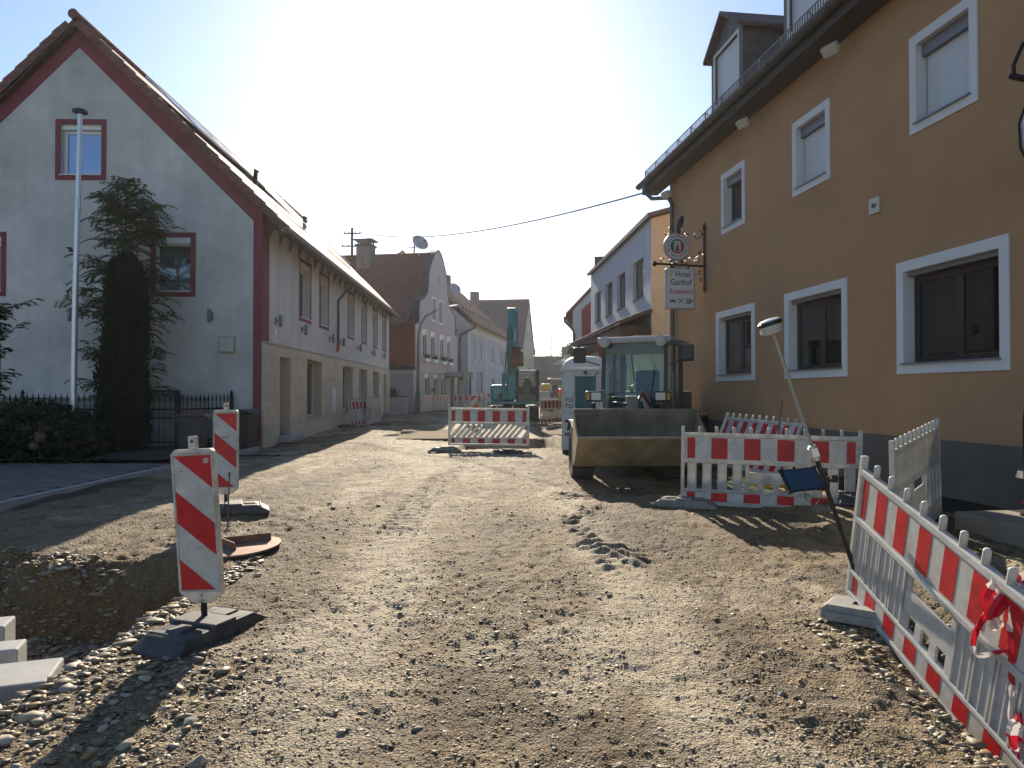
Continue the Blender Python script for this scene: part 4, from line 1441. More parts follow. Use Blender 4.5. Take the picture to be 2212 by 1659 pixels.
# ================================================================ pale grey-blue house with red roof
pale = M('pale_blue_grey_render', (0.45, 0.465, 0.48), 0.9, var=0.04, vscale=1.2, grime=0.08)
pale2 = M('white_house_render', (0.62, 0.61, 0.59), 0.9, grime=0.08)
roof_mixed = M('weathered_red_tile', (0.25, 0.115, 0.085), 0.85, var=0.35, vscale=3, rnd=0.22, grime=0.2, gscale=1.5)
BH = thing('pale_blue_house', 'pale grey-blue house with weathered red tiled roof and snow hooks', 'house', (-3.41, 55.0, 0), R(80.6))
BE, BR, BD, BL = 7.15, 12.2, 5.6, 18.2
bw_u = [(1.6, 2.5), (4.3, 5.2), (9.5, 10.6), (14.3, 15.3)]
bw_g = [(9.5, 10.5), (14.3, 15.2)]
hl = [(a, b, 4.3, 5.9) for a, b in bw_u] + [(a, b, 1.4, 3.0) for a, b in bw_g] + [(3.0, 5.6, 0.5, 3.4)]
mb = MB()
rect_wall(mb, 0, BL, -0.2, BE, hl, 0.18)
mb.add([(0, 0, -.2), (0, 2 * BD, -.2), (0, 2 * BD, BE), (0, BD, BR), (0, 0, BE)], [(0, 1, 2, 3, 4)])
mb.add([(BL, 0, -.2), (BL, 2 * BD, -.2), (BL, 2 * BD, BE), (BL, BD, BR), (BL, 0, BE)], [(0, 1, 2, 3, 4)])
mb.build('wall', pale, BH)
mb = MB()
for a, b in ((-0.01, 0.55), (6.9, 7.25), (12.0, 12.35), (BL - 0.5, BL + 0.01)):
    mb.box(a, b, -0.03, 0.0, -0.2, 6.4)
mb.box(-0.01, BL + 0.01, -0.032, 0.0, 6.4, BE)
mb.build('white_pilasters', pale2, BH)
for s_, y0 in ((1, 0), (-1, 2 * BD)):
    q = [(-0.25, y0 - s_ * 0.5, BE - 0.15), (BL + 0.25, y0 - s_ * 0.5, BE - 0.15), (BL + 0.25, BD, BR + 0.3), (-0.25, BD, BR + 0.3)]
    MB().add(q + [(p[0], p[1], p[2] + 0.12) for p in q], [(0, 1, 2, 3), (7, 6, 5, 4), (0, 4, 5, 1), (1, 5, 6, 2), (2, 6, 7, 3), (3, 7, 4, 0)]).build('roof', roof_mixed, BH)
rv = Vector((0, BD + 0.5, BR + 0.3 - BE + 0.15)).normalized()
tiles(BH, (-0.25, -0.5, BE), (1, 0, 0), rv, 60, 24, 0.31, 0.31, roof_mixed, n_single=300, near=(0, 0, 8), name='roof_tile', lift=0.0, wave=True)
mb = MB()
mb.bar((-0.27, -0.5, BE - 0.03), (-0.27, BD, BR + 0.42), 0.03, 0.22, up=(0, -1, 1))
mb.build('verge_board', sheet_dark, BH)
gutter(MB(), (-0.3, -0.58, BE - 0.08), (BL + .3, -0.58, BE - 0.08), 0.08).build('gutter', dark_zinc, BH)
MB().tube([(-0.15, -0.58, BE - 0.1), (-0.15, -0.58, BE - 0.45), (-0.2, 0.5, BE - 1.0), (-0.2, 0.6, BE - 1.4), (-0.2, 0.6, 0.4)], 0.09, 8).build('downpipe', dark_zinc, BH, smooth=True)
MB().box(-0.06, 0.0, 0.9, 9, -0.2, 6.6).build('side_panel', M('slate_blue_render', (0.20, 0.235, 0.27), 0.9), BH)
for (a, b) in bw_u[:2]:
    MB().box(a, b, 0.08, 0.14, 4.3, 5.9).build('blind_window', pale, BH)
    MB().box(a - 0.1, b + 0.1, -0.08, 0.0, 4.18, 4.28).build('sill', pale2, BH)
for (a, b) in bw_u[2:]:
    window(BH, I4, a, b, 4.3, 5.9, depth=0.1, fw=0.1, fmat=frame_white, gmat=dark_glass, mull=(0.5,), trim=0.09, tmat=pale2, back=False)
for (a, b) in bw_g:
    window(BH, I4, a, b, 1.4, 3.0, depth=0.1, fw=0.1, fmat=frame_white, gmat=dark_glass, mull=(0.5,), trim=0.09, tmat=pale2, back=False)
MB().box(3.0, 5.6, 0.12, 0.16, 0.4, 3.4).build('garage_door', M('garage_grey', (0.22, 0.23, 0.26), 0.6), BH)
for i in range(14):
    MB().box(0.8 + i * 1.2, 0.86 + i * 1.2, 0.55, 0.65, BE + 1.0, BE + 1.3).build('snow_hook', sheet_dark, BH)
MB().box(14.2, 15.0, 5.2, 6.0, BR - 0.2, BR + 1.1).build('chimney', M('chimney_brick', (0.13, 0.09, 0.08), 0.9), BH)
BM = Matrix.Translation((-3.41, 55.0, 0)) @ Matrix.Rotation(R(80.6), 4, 'Z')
satellite_dish(BM @ Vector((6.3, 2.7, 10.4)), R(40), 0.55, 'small dark satellite dish on the weathered red roof', 0.6)
an = thing('tv_antenna', 'tall thin television aerial on the weathered red roof', 'antenna', BM @ Vector((6.0, 4.6, 12.0)))
MB().tube([(0, 0, -0.5), (0, 0, 4.6)], 0.03, 5).build('mast', galv, an)
for zz, ww in ((4.2, 0.5), (3.0, 1.6), (1.9, 1.1)):
    mb = MB()
    mb.tube([(-ww / 2, -0.2, zz), (ww / 2, 0.2, zz)], 0.015, 4)
    for k in range(6):
        t_ = -ww / 2 + ww * k / 5
        mb.tube([(t_, t_ * .4 - 0.25, zz), (t_, t_ * .4 + 0.25, zz)], 0.008, 4)
    mb.build('aerial', galv, an)

# ================================================================ cream house with big dark roof
cream_h = M('cream_house_render', (0.50, 0.45, 0.31), 0.9, var=0.03, grime=0.06)
roof_dark = M('dark_purple_brown_tile', (0.060, 0.042, 0.045), 0.85, var=0.25, vscale=3, rnd=0.12)
CH = thing('cream_gable_house', 'tall cream gabled house with large dark roof behind the excavator', 'house', (1.22, 85.0, 0), R(81.95))
CL, CE, CR = 12.6, 7.2, 13.3
lf = lambda z: 0.0 if z <= CE else (z - CE) * CL / 2 / (CR - CE)
rf = lambda z: CL - lf(z)
cu_ = [(1.9, 2.7), (4.1, 4.9), (6.6, 7.4), (8.9, 9.7)]
hl = [(a, b, 4.2, 6.2) for a, b in cu_] + [(a, b, 1.6, 3.4) for a, b in cu_] + [(3.6, 4.3, 8.3, 9.6), (5.3, 6.0, 8.3, 9.6), (7.2, 7.9, 8.3, 9.6), (5.9, 6.5, 10.9, 11.9)]
mb = MB()
wall_bands(mb, [-0.2, CE, CR - 0.001], lf, rf, hl, 0.2)
mb.add([(0, 0, -.2), (0, 16, -.2), (0, 16, CE), (0, 0, CE)], [(0, 1, 2, 3)])
mb.build('wall', cream_h, CH)
for (a, b, z0, z1) in hl:
    window(CH, I4, a, b, z0, z1, depth=0.12, fw=0.08, fmat=M('dark_red_frame', (0.10, 0.05, 0.045), 0.6), gmat=dark_glass, back=False)
for s_, x0 in ((1, 0), (-1, CL)):
    q = [(x0 - s_ * 0.4, -0.15, CE - 0.35), (x0 - s_ * 0.4, 16, CE - 0.35), (CL / 2, 16, CR + 0.15), (CL / 2, -0.15, CR + 0.15)]
    MB().add(q + [(p[0], p[1], p[2] + 0.15) for p in q], [(0, 1, 2, 3), (7, 6, 5, 4), (0, 4, 5, 1), (1, 5, 6, 2), (2, 6, 7, 3), (3, 7, 4, 0)]).build('roof', roof_dark, CH)
MB().tube([(CL / 2, -0.15, CR + 0.33), (CL / 2, 16, CR + 0.33)], 0.14, 8).build('ridge', M('ridge_red', (0.17, 0.07, 0.06), 0.8), CH, smooth=True)
MB().box(4.6, 5.7, 6.3, 7.3, 11.5, 14.6).build('chimney', M('chimney_dark', (0.10, 0.085, 0.085), 0.9), CH)

# ================================================================ gable showing behind the pink house
GH = thing('rear_white_gable', 'white gable peak showing above the dull red roof', 'house', (-10.2, 66.0, 0), R(4))
mb = MB()
mb.add([(-4, 0, 0), (4, 0, 0), (4, 0, 11.0), (0, 0, 14.75), (-4, 0, 11.0), (-4, 8, 0), (-4, 8, 10.8), (4, 8, 0), (4, 8, 10.8)], [(0, 1, 2, 3, 4), (0, 4, 6, 5), (1, 7, 8, 2)])
mb.build('wall', pale2, GH)
for s_ in (-1, 1):
    q = [(0, -0.2, 14.8), (s_ * 4.4, -0.2, 10.7), (s_ * 4.4, 8, 10.7), (0, 8, 14.8)]
    MB().add(q + [(p[0], p[1], p[2] + 0.15) for p in q], [(0, 1, 2, 3), (7, 6, 5, 4), (0, 4, 5, 1), (1, 5, 6, 2), (2, 6, 7, 3), (3, 7, 4, 0)]).build('roof', roof_dull, GH)

# ================================================================ right side, beyond the hotel
blue_r = M('pale_blue_render', (0.52, 0.575, 0.63), 0.9, var=0.04, vscale=1.2, streak=0.04, grime=0.06)
yellow_r = M('pale_yellow_render', (0.78, 0.69, 0.50), 0.9, var=0.04, grime=0.06)
UH = thing('pale_blue_shop_building', 'flat-topped pale blue building with yellow end wall beside the hotel', 'building', (3.65, 32.8, 0), R(-86.4))
UL, UZ = 10.8, 7.05
uw = [(1.05, 2.45), (3.45, 4.85), (5.75, 7.15), (8.35, 9.85)]
hl = [(a, b, 4.75, 6.05) for a, b in uw]
mb = MB()
rect_wall(mb, 0, UL, -0.2, UZ, hl, 0.22)
mb.add([(0, 0, -.2), (0, 9, -.2), (0, 9, UZ), (0, 0, UZ), (UL, 9, -.2), (UL, 9, UZ)], [(0, 1, 2, 3), (1, 4, 5, 2)])
mb.build('street_wall', blue_r, UH)
MB().add([(UL, 0, -.2), (UL, 9, -.2), (UL, 9, 9.6), (UL, 0, UZ)], [(0, 1, 2, 3)]).build('end_wall', yellow_r, UH)
mb = MB()
q = [(-0.15, -0.15, UZ + 0.0), (UL + 0.15, -0.15, UZ + 0.0), (UL + 0.15, 9.2, 9.65), (-0.15, 9.2, 9.65)]
mb.add(q + [(p[0], p[1], p[2] + 0.13) for p in q], [(0, 1, 2, 3), (7, 6, 5, 4), (0, 4, 5, 1), (1, 5, 6, 2), (2, 6, 7, 3), (3, 7, 4, 0)])
mb.build('roof', M('grey_brown_roof', (0.15, 0.12, 0.10), 0.8), UH)
for i, (a, b) in enumerate(uw):
    window(UH, I4, a, b, 4.75, 6.05, depth=0.12, fw=0.09, fmat=frame_brown, gmat=gl2, mull=(0.45,), sill=sheet_dark, back=False, tproud=0.01)
mb = MB()
q = [(-0.6, -1.05, 3.72), (UL + 0.15, -1.05, 3.72), (UL + 0.15, 0.0, 4.12), (-0.6, 0.0, 4.12)]
mb.add(q + [(p[0], p[1], p[2] + 0.1) for p in q], [(0, 1, 2, 3), (7, 6, 5, 4), (0, 4, 5, 1), (1, 5, 6, 2), (2, 6, 7, 3), (3, 7, 4, 0)])
can = mb.build('canopy', M('canopy_brown', (0.09, 0.06, 0.045), 0.8), UH)
tiles(UH, (-0.6, -1.05, 3.83), (1, 0, 0), (0, 1.05, 0.4), 36, 4, 0.31, 0.31, roof_brown, n_single=190, near=(11, -1, 3), name='canopy_tile', lift=0.0)
MB().box(-0.6, UL + 0.13, -1.0, -0.04, 3.42, 3.70).build('canopy_beam', frame_brown, UH)
for k in (0.2, 3.6, 7.2, 10.6):
    MB().box(k, k + 0.14, -1.0, -0.86, 0.1, 3.42).build('canopy_post', M('brick_red_post', (0.24, 0.10, 0.075), 0.8), UH)
MB().box(UL - 1.0, UL + 0.05, -0.55, -0.02, 0.1, 3.41).build('yellow_pier', yellow_r, UH)
MB().box(2.2, 8.6, -0.03, 0.0, 0.4, 2.6).build('shop_window', dark_glass, UH)

RH = thing('red_white_house', 'white gabled house with red wall panel beyond the pale blue building', 'house', (3.25, 38.0, 0), R(-9))
e = 6.05
mb = MB()
mb.add([(0, 0, -.2), (9, 0, -.2), (9, 0, e), (4.5, 0, e + 4.6), (0, 0, e), (0, 14, -.2), (0, 14, e)], [(0, 1, 2, 3, 4), (0, 4, 6, 5)])
mb.build('wall', pale2, RH)
MB().prism([(0.48, 0.4), (8.5, 0.4), (8.5, e + 0.2), (4.5, e + 4.0), (0.48, e + 0.0)], -0.02, 0.0).build('red_panel', M('brick_red_render', (0.33, 0.060, 0.055), 0.9, grime=0.1), RH)
for s_, x0 in ((1, 0), (-1, 9)):
    q = [(x0 - s_ * 0.35, -0.25, e - 0.3), (x0 - s_ * 0.35, 14, e - 0.3), (4.5, 14, e + 4.75), (4.5, -0.25, e + 4.75)]
    MB().add(q + [(p[0], p[1], p[2] + 0.14) for p in q], [(0, 1, 2, 3), (7, 6, 5, 4), (0, 4, 5, 1), (1, 5, 6, 2), (2, 6, 7, 3), (3, 7, 4, 0)]).build('roof', roof_mixed, RH)
gutter(MB(), (-0.45, -0.25, e - 0.3), (-0.45, 14, e - 0.3), 0.1).build('gutter', dark_zinc, RH)
MB().tube([(-0.42, -0.1, e - 0.35), (-0.42, -0.1, e - 0.6), (0.02, -0.10, e - 1.05), (0.10, -0.10, e - 1.3), (0.10, -0.10, 0.5)], 0.06, 8).build('downpipe', dark_zinc, RH, smooth=True)
MB().box(1.15, 2.0, 0.5, 1.5, 6.6, 9.0).build('chimney', M('slate_chimney', (0.045, 0.045, 0.05), 0.7), RH)

FH = thing('long_dark_roof_barn', 'long low building with big dark roof closing the street', 'barn', (3.6, 116, 0), R(-3))
mb = MB()
mb.add([(-2, 0, 0), (16, 0, 0), (16, 0, 3.1), (-2, 0, 3.1), (-2, 10, 0), (-2, 10, 3.1)], [(0, 1, 2, 3), (0, 3, 5, 4)])
mb.build('wall', M('barn_wall', (0.33, 0.32, 0.31), 0.9), FH)
mb = MB()
mb.add([(-2.5, -0.5, 2.9), (16, -0.5, 2.9), (16, 6, 8.0), (-2.5, 6, 8.0), (-2.5, 13, 2.9), (16, 13, 2.9)], [(0, 1, 2, 3), (3, 2, 5, 4), (0, 3, 4)])
mb.build('roof', roof_dark, FH)
for xx in (1.0, 6.5):
    MB().box(xx, xx + 0.8, 2.0, 2.1, 5.2, 6.2).build('roof_hatch', sheet_dark, FH)
MB().add([(2.6, 2.0, 6.3), (11.0, 2.0, 6.3), (7.0, 2.0, 8.6)], [(0, 1, 2)]).build('cross_gable', M('grey_gable', (0.30, 0.29, 0.29), 0.9), FH)
MB().box(4.6, 6.2, 5.5, 6.5, 7.5, 9.6).build('chimney', sheet_dark, FH)
TH = thing('small_tan_gable_house', 'small tan gable behind the green shop sign', 'house', (10.2, 100, 0), R(0))
mb = MB()
mb.add([(-2.3, 0, 0), (2.8, 0, 0), (2.8, 0, 6.6), (0.2, 0, 9.0), (-2.3, 0, 6.6), (-2.3, 8, 0), (-2.3, 8, 6.6)], [(0, 1, 2, 3, 4), (0, 4, 6, 5)])
mb.build('wall', M('tan_render', (0.45, 0.34, 0.24), 0.9), TH)
for s_ in (-1, 1):
    q = [(0.2, -0.2, 9.1), (0.2 + s_ * 2.9, -0.2, 6.3), (0.2 + s_ * 2.9, 8, 6.3), (0.2, 8, 9.1)]
    MB().add(q + [(p[0], p[1], p[2] + 0.15) for p in q], [(0, 1, 2, 3), (7, 6, 5, 4), (0, 4, 5, 1), (1, 5, 6, 2), (2, 6, 7, 3), (3, 7, 4, 0)]).build('roof', roof_dark, TH)
LW = thing('low_grey_fence', 'low light grey fence wall across the end of the street', 'fence', (1.0, 98, 1.1))
for i in range(6):
    MB().box(i * 2.4, i * 2.4 + 2.36, 0, 0.08, 0, 1.5).build('panel', M('fence_grey', (0.40, 0.40, 0.40), 0.8, rnd=0.1), LW)

SG = thing('green_shop_sign', 'white shop sign board with green square on the far right', 'sign', (4.34, 58.0, 4.05), 0)
MB().box(-0.05, 0.85, 0, 0.06, 0, 0.72).build('board', frame_white, SG)
MB().box(0.12, 0.42, -0.006, 0.0, 0.22, 0.62).build('green_square', M('lime_green', (0.22, 0.40, 0.04), 0.6), SG)
text('b', 0.5, frame_white, SG, Matrix.Translation((0.24, -0.010, 0.38)) @ Matrix.Rotation(R(90), 4, 'X'), offset=0.004)
text('utt', 0.36, sheet_dark, SG, Matrix.Translation((0.62, -0.004, 0.36)) @ Matrix.Rotation(R(90), 4, 'X'))
MB().tube([(0.3, 0.03, 0.72), (0.3, 0.03, 1.05), (0.9, 0.03, 1.1)], 0.02, 5).build('bracket', sheet_dark, SG)


# ================================================================ utility poles, wire, far trees
def utility_pole(loc, h, arms, label, group=None):
    t = thing('utility_pole', label, 'utility pole', loc, 0, group)
    MB().tube([(0, 0, 0), (0, 0, h)], [0.14, 0.09], 8).build('pole', M('pole_timber', (0.085, 0.075, 0.07), 0.9), t, smooth=True)
    for z, w in arms:
        a = MB().box(-w / 2, w / 2, -0.05, 0.05, z - 0.04, z + 0.04).build('crossarm', sheet_dark, t)
        for k in (-0.46, -0.18, 0.18, 0.46):
            MB().tube([(k * w, 0, z + 0.04), (k * w, 0, z + 0.12), (k * w, 0, z + 0.2)], [0.03, 0.06, 0.03], 6).build('insulator', frame_white, a)
    return t


utility_pole((-11.3, 50, 0), 13.3, [(12.9, 1.2), (12.0, 1.5)], 'utility pole with two crossarms behind the white house')
utility_pole((-10.5, 76, 0), 17.6, [(17.3, 1.4), (16.2, 2.0), (14.8, 1.6)], 'utility pole with three crossarms behind the curved gable')
utility_pole((4.9, 150, 1.4), 9.8, [(9.3, 2.6), (8.0, 2.6), (6.8, 2.6)], 'leftmost of the three far utility poles')
utility_pole((8.3, 150, 1.4), 12.6, [(12.2, 2.6), (11.0, 2.9), (9.8, 2.6)], 'middle of the three far utility poles')
utility_pole((13.9, 150, 1.4), 13.8, [(13.4, 2.6), (12.2, 2.6), (11.0, 2.6)], 'rightmost of the three far utility poles')


def wire(a, b, sag, label, r=0.012):
    a, b = Vector(a), Vector(b)
    mb = MB()
    mb.tube([a.lerp(b, t / 24) - Vector((0, 0, sag * 4 * (t / 24) * (1 - t / 24))) for t in range(25)], r, 5)
    return tag(mb.build('overhead_wire', black_plastic), label, 'wire')


wire((-10.7, 50, 13.0), (3.9, 18.7, 7.02), 0.75, 'overhead wire crossing the street from the pole to the hotel', 0.024)
wire((-10.8, 50, 13.0), (-10.5, 76, 17.3), 0.6, 'thin wire between the two poles behind the houses', 0.014)

far_leaf = M('far_foliage', (0.035, 0.062, 0.022), 0.7, var=0.3, vscale=2, trans=0.2)
for (loc, rr, hh, lab, sd) in (((13.2, 155, 8.0), (3.6, 3, 3.4), 12, 'round dark tree behind the far barn roof', 3), ((8.6, 170, 7.2), (2.6, 2.4, 2.2), 10, 'small pale tree above the far barn roof', 4)):
    t = thing('far_tree', lab, 'tree', (loc[0], loc[1], 1.5))
    MB().tube([(0, 0, 0), (0.1, 0, loc[2])], [0.3, 0.15], 6).build('trunk', wood_grey, t)
    mb = MB()
    leaf_tuft(mb, (0, 0, loc[2]), *rr, 900 if sd == 3 else 420, 0.55, sd)
    mb.build('crown', far_leaf, t)
# ================================================================ forecourt and planting in front of the white house
pav = M('grey_paver', (0.118, 0.104, 0.088), 0.8, var=0.2, vscale=8, rnd=0.22, bump=0.3, bscale=80, dist=0.003)
FX0, FY0 = -13.0, 10.2
# forecourt edge: from (-7.2,8.9) to (-6.35,17.5); pavers in running bond, far side ends at the planting bed
fc = MB()
edge = lambda y: -6.62 + (y - 9.0) * 0.045
cuts = np.arange(7.6, 17.4, 0.2)
ycs = list(np.arange(7.4, 14.2, 0.35))
for a, b in zip(ycs[:-1], ycs[1:]):
    za, zb = gz(-9, a) + 0.02, gz(-9, b) + 0.02
    fc.add([(-16, a, za), (edge(a), a, za), (edge(b), b, zb), (-16, b, zb), (edge(a), a, za - 0.3), (edge(b), b, zb - 0.3)], [(0, 1, 2, 3), (1, 4, 5, 2)])
fco = fc.build('forecourt', M('sand_bed', (0.10, 0.095, 0.085), 0.9))
tag(fco, 'grey paved forecourt in the shade of the white house', kind='structure')
pme = MB().box(0.006, 0.394, 0.006, 0.194, 0, 0.06).mesh('paver', pav)
nrow = 0
cnt = 0
for y in np.arange(9.6, 13.9, 0.2):
    x = edge(y) - 0.12 - 0.4 - (0.2 if nrow % 2 else 0.0)
    nrow += 1
    while x > -0.74 * y - 1.2 and cnt < 300:
        o = inst('paver', pme, fco)
        o.location = (x, y, 0.012 * (y - 3) + 0.02 + random.uniform(-0.003, 0.003) + 0.012)
        o.rotation_euler = (R(0.69), 0, 0)
        x -= 0.4
        cnt += 1
mb = MB()
for y in np.arange(9.6, 13.9, 0.2):
    x = edge(y) - 0.12
kb = MB().box(0, 0.10, 0.004, 0.796, -0.1, 0.10).mesh('kerb_stone', granite)
for y in np.arange(8.0, 17.2, 0.8):
    o = inst('kerb_stone', kb, fco)
    o.location = (edge(y) - 0.115, y, 0.012 * (y - 3) + 0.01)
    o.rotation_euler = (R(0.69), 0, R(-2.6))
bed = MB()
for a, b in zip(np.arange(14.0, 18.2, 0.3), np.arange(14.3, 18.5, 0.3)):
    for xa in np.arange(-15, -6.8, 0.5):
        q = [(xa, a), (min(xa + 0.5, -6.7), a), (min(xa + 0.5, -6.7), b), (xa, b)]
        bed.add([(p, r_, 0.012 * (r_ - 3) + 0.12 + 0.10 * float(vnoise(np.array([p * 1.4]), np.array([r_ * 1.4]), 9)[0])) for p, r_ in q], [(0, 1, 2, 3)])
tag(bed.build('planting_bed', M('dark_soil', (0.035, 0.03, 0.022), 0.95, var=0.4, vscale=9, bump=0.6, bscale=30)), 'dark soil bed in front of the white house', kind='structure')

# ---------------------------------------------------------------- flagpole
fp = thing('flagpole', 'tall silver flagpole with black disc cap before the white gable', 'flagpole', (-9.46, 15.3, 0.1), 0)
MB().tube([(0, 0, 0), (0.02, 0, 3.0), (0.10, 0, 7.55)], [0.062, 0.06, 0.048], 14).build('pole', M('pale_aluminium', (0.60, 0.61, 0.62), 0.35, 0.6), fp, smooth=True)
MB().lathe([(0.03, 0), (0.15, 0.03), (0.155, 0.07), (0.10, 0.11), (0.02, 0.13)], 18, Matrix.Translation((0.10, 0, 7.55))).build('cap', black_plastic, fp, smooth=True)
MB().box(0.10, 0.16, -0.09, -0.05, 5.45, 5.75).build('halyard_cleat', galv, fp)
MB().tube([(0.14, -0.06, 5.6), (0.155, -0.06, 6.5), (0.16, -0.04, 7.5)], 0.006, 4).build('halyard', frame_white, fp)

# ---------------------------------------------------------------- iron fence
iron = M('wrought_iron', (0.022, 0.022, 0.024), 0.5, 0.4)
pick = MB()
pick.tube([(0, 0, 0.1), (0, 0, 1.15), (0, 0, 1.18), (0, 0, 1.24), (0, 0, 1.36)], [0.010, 0.010, 0.022, 0.022, 0.002], 6)
pick_m = pick.mesh('picket', iron)


def iron_fence(p0, p1, label, post0=True, post1=True, zb=0.25):
    p0, p1 = Vector(p0), Vector(p1)
    d = p1 - p0
    L = d.length
    t = thing('iron_fence', label, 'fence', (p0.x, p0.y, zb), math.atan2(d.y, d.x))
    for z in (0.22, 0.78, 0.98):
        MB().box(0, L, -0.012, 0.012, z - 0.02, z + 0.02).build('rail', iron, t)
    n = int(L / 0.135)
    for i in range(1, n):
        o = inst('picket', pick_m, t)
        o.location = (i * L / n, 0.0, 0)
    ps = ([0.0] if post0 else []) + [L * k for k in (0.33, 0.66) if L > 3] + ([L] if post1 else [])
    for x in ps:
        mb = MB()
        mb.box(x - 0.035, x + 0.035, -0.035, 0.035, -0.1, 1.30)
        mb.tube([(x, 0, 1.30), (x, 0, 1.36), (x, 0, 1.44)], [0.02, 0.045, 0.004], 8)
        mb.build('post', iron, t)
    return t


iron_fence((-13.2, 16.6), (-7.75, 16.4), 'black wrought-iron fence running behind the hydrangeas')
iron_fence((-7.70, 16.4), (-7.15, 18.1), 'short black iron gate section turning back to the house wall', True, True)
# low wall with stacked slabs behind the fence
lwl = thing('low_garden_wall', 'low pale garden wall behind the iron fence topped with roof sheets', 'wall', (-13.2, 17.35, 0))
MB().box(0, 5.65, 0, 0.25, 0.1, 1.42).build('wall', M('pale_concrete', (0.36, 0.35, 0.31), 0.9, grime=0.3, gscale=1.5, var=0.1), lwl)
MB().box(-0.02, 5.7, -0.04, 0.29, 1.42, 1.50).build('coping', M('coping_grey', (0.22, 0.22, 0.2), 0.9), lwl)
for i, (a, b, c, d, r_) in enumerate(((3.9, 5.0, 1.51, 1.55, 2), (4.0, 4.9, 1.56, 1.61, -4), (4.25, 4.75, 1.62, 1.68, 5), (3.0, 3.5, 1.51, 1.55, -6))):
    o = MB().box(a, b, -0.15, 0.4, c, d).build('roof_sheet', sheet_dark, lwl)
    o.rotation_euler = (0, 0, R(r_) * 0.3)

# ---------------------------------------------------------------- dustbins
def dustbin(loc, rz_, lidmat, label, h=0.93):
    t = thing('dustbin', label, 'dustbin', loc, rz_)
    mb = MB()
    a, b = 0.22, 0.275
    v = [(-a, -a, 0.06), (a, -a, 0.06), (a, a, 0.06), (-a, a, 0.06), (-b, -b, h), (b, -b, h), (b, b, h), (-b, b, h)]
    mb.add(v, [(3, 2, 1, 0), (4, 5, 6, 7), (0, 1, 5, 4), (1, 2, 6, 5), (2, 3, 7, 6), (3, 0, 4, 7)])
    mb.build('body', M('bin_dark_grey', (0.035, 0.034, 0.035), 0.55, var=0.2, vscale=5), t, bev=0.03)
    MB().box(-b - .02, b + .02, -b - .02, b + .02, h - 0.06, h - 0.01).build('rim', M('bin_rim', (0.045, 0.042, 0.042), 0.55), t, bev=0.01)
    lid = MB()
    lid.prism([(-b - .03, h), (b + .06, h), (b + .05, h + 0.05), (0.05, h + 0.10), (-b - .02, h + 0.05)], -b - .03, b + .03)
    lid.build('lid', lidmat, t, bev=0.015)
    MB().tube([(b + 0.06, -0.2, h - 0.02), (b + 0.06, 0.2, h - 0.02)], 0.018, 8).build('handle', black_plastic, t)
    for s_ in (-1, 1):
        MB().tube([(a, s_ * 0.2, 0.1), (a, s_ * 0.25, 0.1)], 0.1, 12).build('wheel', black_plastic, t, smooth=True)
    return t


dustbin((-7.0, 15.6, 0.16), R(8), M('brown_lid', (0.075, 0.036, 0.026), 0.5), 'dustbin with brown lid beside the iron gate')
dustbin((-6.62, 17.5, 0.18), R(-10), M('black_lid', (0.02, 0.02, 0.021), 0.5), 'dark dustbin half hidden behind the farther beacon')

# ---------------------------------------------------------------- columnar yew
yew_mat = M('yew_needles', (0.009, 0.016, 0.009), 0.9, spec=0.08, var=0.4, vscale=8, trans=0.10)
yw = thing('columnar_yew', 'very dark narrow column of yew before the white gable', 'tree', (-8.62, 15.8, 0.2))
MB().tube([(0, 0, 0), (0.02, 0, 2.0), (0.0, 0, 3.8)], [0.10, 0.08, 0.03], 8).build('trunk', M('yew_bark', (0.05, 0.03, 0.02), 0.9), yw)


def yew_r(z):
    return float(np.interp(z, [0, 0.25, 1.2, 2.4, 3.4, 4.1, 4.35, 4.5], [0.30, 0.46, 0.50, 0.46, 0.40, 0.34, 0.22, 0.05]))


r_ = random.Random(12)
mb = MB()
n_ = 14
vv, ff = [], []
zs_ = np.linspace(0.05, 4.4, 30)
for z in zs_:
    for j in range(n_):
        a = 2 * math.pi * j / n_
        rr = yew_r(z) * 0.86 * (1 + 0.10 * math.sin(a * 3 + z * 2) + 0.06 * math.sin(a * 7 + z * 5))
        vv.append((rr * math.cos(a), rr * math.sin(a), z))
for i in range(len(zs_) - 1):
    for j in range(n_):
        ff.append((i * n_ + j, i * n_ + (j + 1) % n_, (i + 1) * n_ + (j + 1) % n_, (i + 1) * n_ + j))
mb.add(vv, ff)
for _ in range(9000):
    z = r_.uniform(0.05, 4.45)
    a = r_.uniform(0, 6.283)
    rr = yew_r(z) * (1 + 0.10 * math.sin(a * 3 + z * 2) + 0.06 * math.sin(a * 7 + z * 5)) * r_.uniform(0.80, 1.05)
    p = Vector((rr * math.cos(a), rr * math.sin(a), z))
    up = Vector((math.cos(a) * 0.35, math.sin(a) * 0.35, 1.0)) + Vector((r_.uniform(-.4, .4), r_.uniform(-.4, .4), 0))
    up.normalize()
    s_ = r_.uniform(0.06, 0.15)
    sd = up.cross(Vector((r_.uniform(-1, 1), r_.uniform(-1, 1), 0.1))).normalized() * s_ * 0.16
    mb.add([p - sd, p + sd, p + up * s_ + sd * 0.3, p + up * s_ - sd * 0.3], [(0, 1, 2, 3)])
mb.build('crown', yew_mat, yw)

# ---------------------------------------------------------------- feathery tree with pinnate leaves behind the yew
sumac_leaf = M('feathery_leaf', (0.060, 0.105, 0.032), 0.6, var=0.35, vscale=4, trans=0.42, spec=0.2)
twig = M('grey_twig', (0.06, 0.048, 0.038), 0.9)


